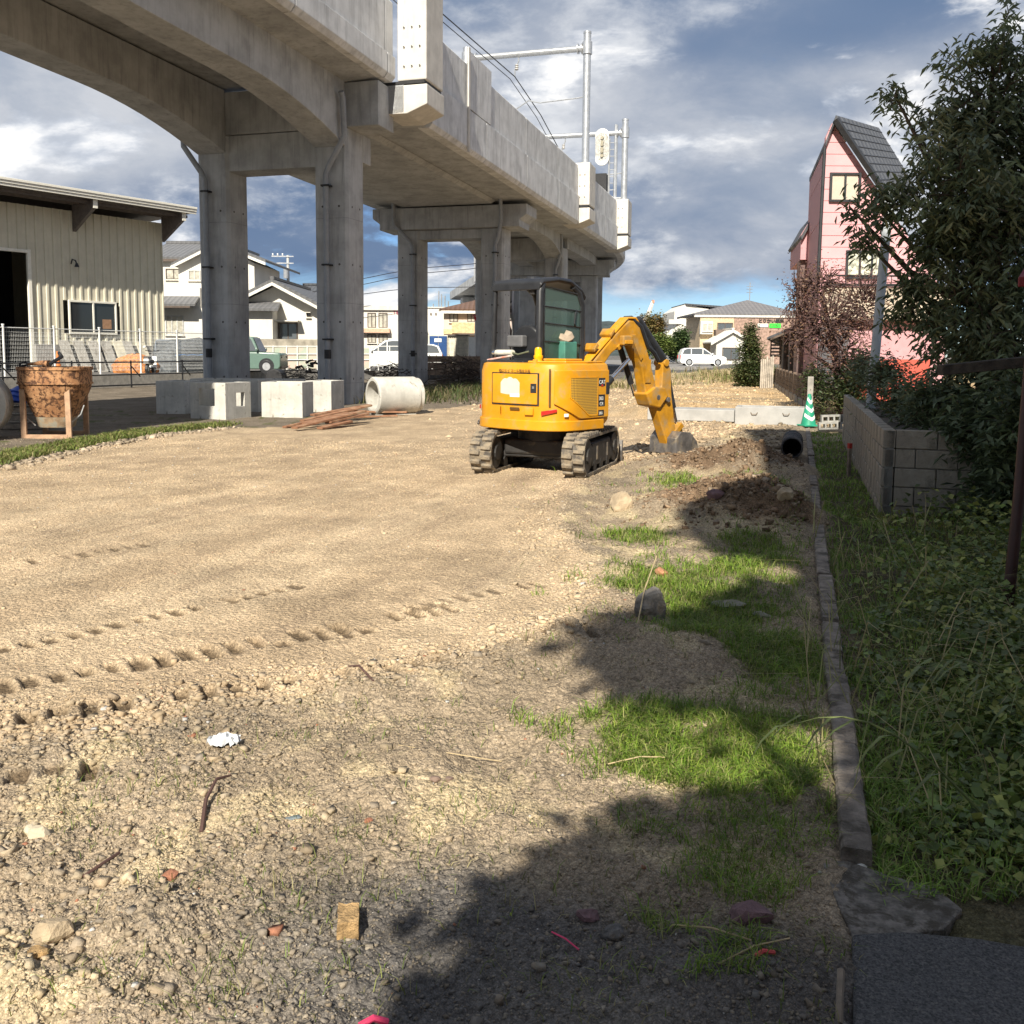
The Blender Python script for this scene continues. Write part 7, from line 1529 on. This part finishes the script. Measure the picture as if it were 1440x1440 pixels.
# ------------------------------------------------------------------ single stones and litter in the foreground
m_rockt = M('tan_rock', (.42, .33, .22), .95, var=.2, scale=8, bump=.7, bscale=30); m_rockg = M('grey_rock', (.17, .16, .15), .95, var=.4, scale=9, bump=1., bscale=40, dirt=(.26, .21, .15), dscale=7, dthr=(.48, .66)); m_rockr = M('brick_red', (.34, .15, .09), .95, var=.25, scale=12, bump=.7, bscale=60); m_rockp = M('purple_rock', (.19, .115, .12), .9, var=.25, scale=8, bump=.5); m_slab = M('pale_slab', (.33, .31, .26), .95, var=.2, scale=8, bump=.6); m_ybr = M('yellow_brick', (.46, .30, .14), .95, var=.35, scale=30, bump=1., bscale=70)
def stone(name, label, px, py, s3, mat, rz=0., sink=.3, boxy=.0, cat='stone', group=None, tilt=0.):
    p = gnd(px, py); z = gz(p[0], p[1]); v = ICO_V.copy()
    bm = bmesh.new()
    if boxy > .5: bmesh.ops.create_cube(bm, size=1.7); bmesh.ops.subdivide_edges(bm, edges=bm.edges, cuts=2, use_grid_fill=True)
    else:
        for q in v: bm.verts.new(q)
        bm.verts.ensure_lookup_table()
        for f in ICO_F: bm.faces.new([bm.verts[i] for i in f])
    if boxy <= .5: bmesh.ops.subdivide_edges(bm, edges=bm.edges, cuts=4 if max(s3) > .1 else 2, use_grid_fill=True)
    ph_s = rnd.uniform(0, 6); planes = [(Vector((rnd.gauss(0, 1), rnd.gauss(0, 1), rnd.gauss(0, .8))).normalized(), rnd.uniform(.62, .85)) for _ in range(9)]
    for q in bm.verts:
        if boxy > .5:
            q.co = Vector((q.co.x*s3[0]*rnd.uniform(.9, 1.1), q.co.y*s3[1]*rnd.uniform(.93, 1.07), q.co.z*s3[2]*rnd.uniform(.88, 1.1))); continue
        d = q.co.normalized(); k = 1+.10*math.sin(5.1*d.x+ph_s)+.08*math.sin(7.3*d.y+2*ph_s)+.06*math.sin(9.7*d.z+ph_s)
        c = d*k
        for pn, pd in planes:
            e = c.dot(pn)-pd
            if e > 0: c = c-pn*e*.92
        c *= 1+rnd.uniform(-.025, .025); q.co = Vector((c.x*s3[0], c.y*s3[1], c.z*s3[2]))
    me = bpy.data.meshes.new(name); bm.to_mesh(me); bm.free(); me.materials.append(mat)
    o = bpy.data.objects.new(name, me); COL.objects.link(o); o.location = (p[0], p[1], z+s3[2]*(1-sink)); o.rotation_euler = (tilt, tilt*.6, rz); tag(o, label, cat, group); return o
stone('boulder', 'dark grey boulder with dry stems over it at the end of the tyre track', 912, 868, (.125, .115, .12), m_rockg, .4, .55, .25)
stone('boulder', 'tan pointed stone on the gravel edge between excavator and grass', 873, 722, (.13, .13, .13), m_rockt, .2, .55)
stone('flat_stone', 'flat pale slab lying in the grass beside the dark boulder', 1025, 852, (.13, .06, .03), m_slab, -.3, .3, .4)
stone('flat_stone', 'small tilted flat stone in the grass near the pale slab', 1072, 864, (.07, .035, .02), m_slab, -.5, .3, .4, tilt=.2)
stone('terracotta_shard', 'orange terracotta shard at the edge of the sunlit grass', 930, 812, (.075, .05, .03), M('terracotta', (.45, .22, .12), .8), .7, .2, .3, 'shard', tilt=.4)
stone('brick', 'rough yellow half brick lying on the grey grit in the foreground', 490, 1302, (.034, .058, .035), m_ybr, .12, .35, .8, 'brick')
stone('boulder', 'purple-red stone half buried by the near end of the kerb', 1055, 1290, (.068, .048, .04), m_rockp, -.2, .45, .35)
stone('brick_shard', 'reddish brick shard on the soil below the white plastic', 240, 1243, (.028, .02, .016), m_rockr, .5, .3, .3, 'shard')
stone('pebble', 'smooth pale pebble beside its twin on the bare dark soil', 57, 1190, (.036, .026, .024), M('pale_pebble', (.50, .43, .32), .9, bump=.2), .3, .2)
stone('pebble', 'smaller pale pebble touching the larger one on the dark soil', 44, 1186, (.02, .022, .02), M('pale_pebble', (.50, .43, .32), .9, bump=.2), 0, .2)
stone('boulder', 'brown clod of earth with a sharp shadow in the near corner', 78, 1345, (.05, .045, .05), m_rockt, .4, .3, .2)
stone('boulder', 'ochre stone at the foot of the brown clod in the near corner', 52, 1378, (.032, .022, .018), m_ybr, .2, .3)
stone('flat_stone', 'flat blue-grey slate chip on the yellow soil', 413, 1146, (.035, .016, .008), M('slate', (.16, .19, .20), .7), .5, .2)
stone('flat_stone', 'two-toned brown flat pebble in the dry grass', 612, 1092, (.024, .018, .012), M('brown_pebble', (.20, .14, .11), .8), .2, .2)
stone('flat_stone', 'brown pebble beside the two-toned flat one', 632, 1093, (.018, .016, .012), M('brown_pebble', (.20, .14, .11), .8), .9, .2)
stone('boulder', 'grey stone in the shade near the pink string', 862, 1310, (.034, .026, .024), m_rockg, .4, .3); stone('boulder', 'brown rounded stone in the shade above the grey one', 826, 1282, (.036, .024, .02), m_rockp, .1, .35)
stone('brick_shard', 'thin red brick chip on the dry soil in the foreground', 518, 1148, (.02, .014, .01), m_rockr, .9, .2, .3, 'shard')
stone('boulder', 'big pale clod at the edge of the second dark mound', 1100, 742, (.09, .08, .08), m_rockt, .4, .5); stone('boulder', 'reddish clod on the near side of the dark mound', 1005, 735, (.09, .07, .06), m_rockp, .1, .5)
stone('white_chip', 'white broken chip lying at the corner of the concrete apron', 1210, 1205, (.025, .014, .008), m_white, .2, -2.2, .5, 'shard')
p = gnd(315, 1053); pts = []
for i in range(9):
    row = []
    for j in range(12):
        u, v = i/8-.5, j/11-.5; r = 1-.5*(u*u+v*v)*2
        row.append((p[0]+v*.17*r+.006*rnd.uniform(-1, 1), p[1]+u*.13*r+.006*rnd.uniform(-1, 1), gz(p[0], p[1])+.018+.03*(1-4*u*u)*(1-4*v*v)*.8+.022*rnd.random()))
    pts.append(row)
mb = MB().add([q for r in pts for q in r], [(i*12+j, i*12+j+1, (i+1)*12+j+1, (i+1)*12+j) for i in range(8) for j in range(11)])
o = mb.build('plastic_scrap', M('white_plastic', (.58, .60, .62), .3, var=.25, scale=40)); so = o.modifiers.new('Solid', 'SOLIDIFY'); so.thickness = .002; tag(o, 'crumpled scrap of white plastic film on the stony soil', 'litter')
def stick(label, pts, r, mat, nm='twig', cat='twig'):
    P = [gnd(*q[:2]) for q in pts]; P = [(a[0], a[1], gz(a[0], a[1])+q[2]) for a, q in zip(P, pts)]
    o = MB().tube(P, r, 6).build(nm, mat, None, 0, True); tag(o, label, cat); return o
m_twd = M('dark_twig', (.10, .055, .045), .8); m_tws = M('straw', (.45, .35, .20), .8)
stick('curved dark root sticking out of the soil in the foreground', [(283, 1165, .0), (290, 1140, .035), (305, 1118, .05), (325, 1106, .035)], [.008, .007, .006, .004], m_twd, 'root', 'root')
stick('short dark stick lying in the soil at the left', [(118, 1238, .008), (145, 1222, .014), (168, 1204, .012)], .005, m_twd)
stick('bright pink string on the dark grit', [(776, 1306, .012), (795, 1318, .016), (814, 1330, .012)], .0024, M('pink_string', (.75, .06, .16), .6), 'string', 'string')
stick('pink ribbon scrap with a cord at the near edge', [(505, 1438, .01), (525, 1432, .03), (545, 1428, .015)], .008, M('pink_string', (.75, .06, .16), .6), 'ribbon', 'ribbon')
stick('pink-red scrap of tape in the dry grass near the path', [(1062, 1362, .01), (1072, 1358, .02), (1088, 1352, .012)], .006, M('red_tape', (.6, .08, .08), .6), 'tape', 'tape')
stick('long pale straw lying across the bright grass', [(855, 1072, .03), (900, 1068, .05), (935, 1072, .04)], .0025, m_tws, 'straw', 'straw')
stick('pale bent straw lying on the shaded grit beside the purple stone', [(946, 1300, .015), (1000, 1322, .03), (1056, 1338, .015)], .0028, m_tws, 'straw', 'straw')
stick('thin straw lying on the dry soil above the brown pebbles', [(560, 1053, .01), (630, 1055, .014), (705, 1052, .01)], .002, m_tws, 'straw', 'straw')
stick('dark crooked twig at the end of the tyre tracks', [(488, 942, .01), (505, 952, .03), (525, 970, .01)], .006, m_twd)
stick('dry stem leaning over the dark boulder', [(895, 905, .0), (905, 870, .16), (922, 838, .26)], .004, m_tws, 'straw', 'straw')
stick('short wooden stub standing at the corner of the asphalt path', [(1180, 1440, .0), (1180, 1425, .03), (1181, 1402, .07)], .009, m_wood, 'stub', 'stick')
stick('straw across the reddish weeds at the near end of the kerb', [(1010, 1370, .01), (1060, 1352, .02), (1110, 1330, .02)], .0022, m_tws, 'straw', 'straw')
# long-bladed weed stems arching over the right-hand verge
def cane(label, px, py, dirx, L_, h):
    p = gnd(px, py, .1); g = thing('arching_weed', label, 'weed', (p[0], p[1], .0), world=True); z = gz(p[0], p[1])
    P = [np.array([p[0]+dirx*L_*t, p[1]-.12*t, z+h*math.sin(1.9*t)]) for t in np.linspace(0, 1, 9)]
    MB().tube(P, [.006-.0005*i for i in range(9)], 6).build('stem', M('weed_stem', (.14, .17, .06), .7), g, 0, True)
    for i in range(2, 9):
        q = P[i]; s_ = 1 if i % 2 else -1; l = .22; w_ = .016
        c = [q+np.array([dirx*l*u*.7, s_*.05*u, -l*.75*u*u+.05*u]) for u in (0, .35, .7, 1)]
        mb = MB(); vs_ = []
        for u, cc_ in zip((.3, 1, .7, .05), c): vs_ += [cc_+np.array([0, -w_*u, 0.01*u]), cc_+np.array([0, w_*u, 0])]
        mb.add(vs_, [(2*k, 2*k+1, 2*k+3, 2*k+2) for k in range(3)]).build('leaf_blade', M('blade_green', (.10, .14, .045), .6), g, 0, True)
cane('tall broad-bladed grass cane arching left over the weeds by the kerb', 1395, 1105, -1, .75, .42)
cane('broad-bladed grass cane arching over the weeds below the maroon post', 1470, 1000, -1, .55, .40)
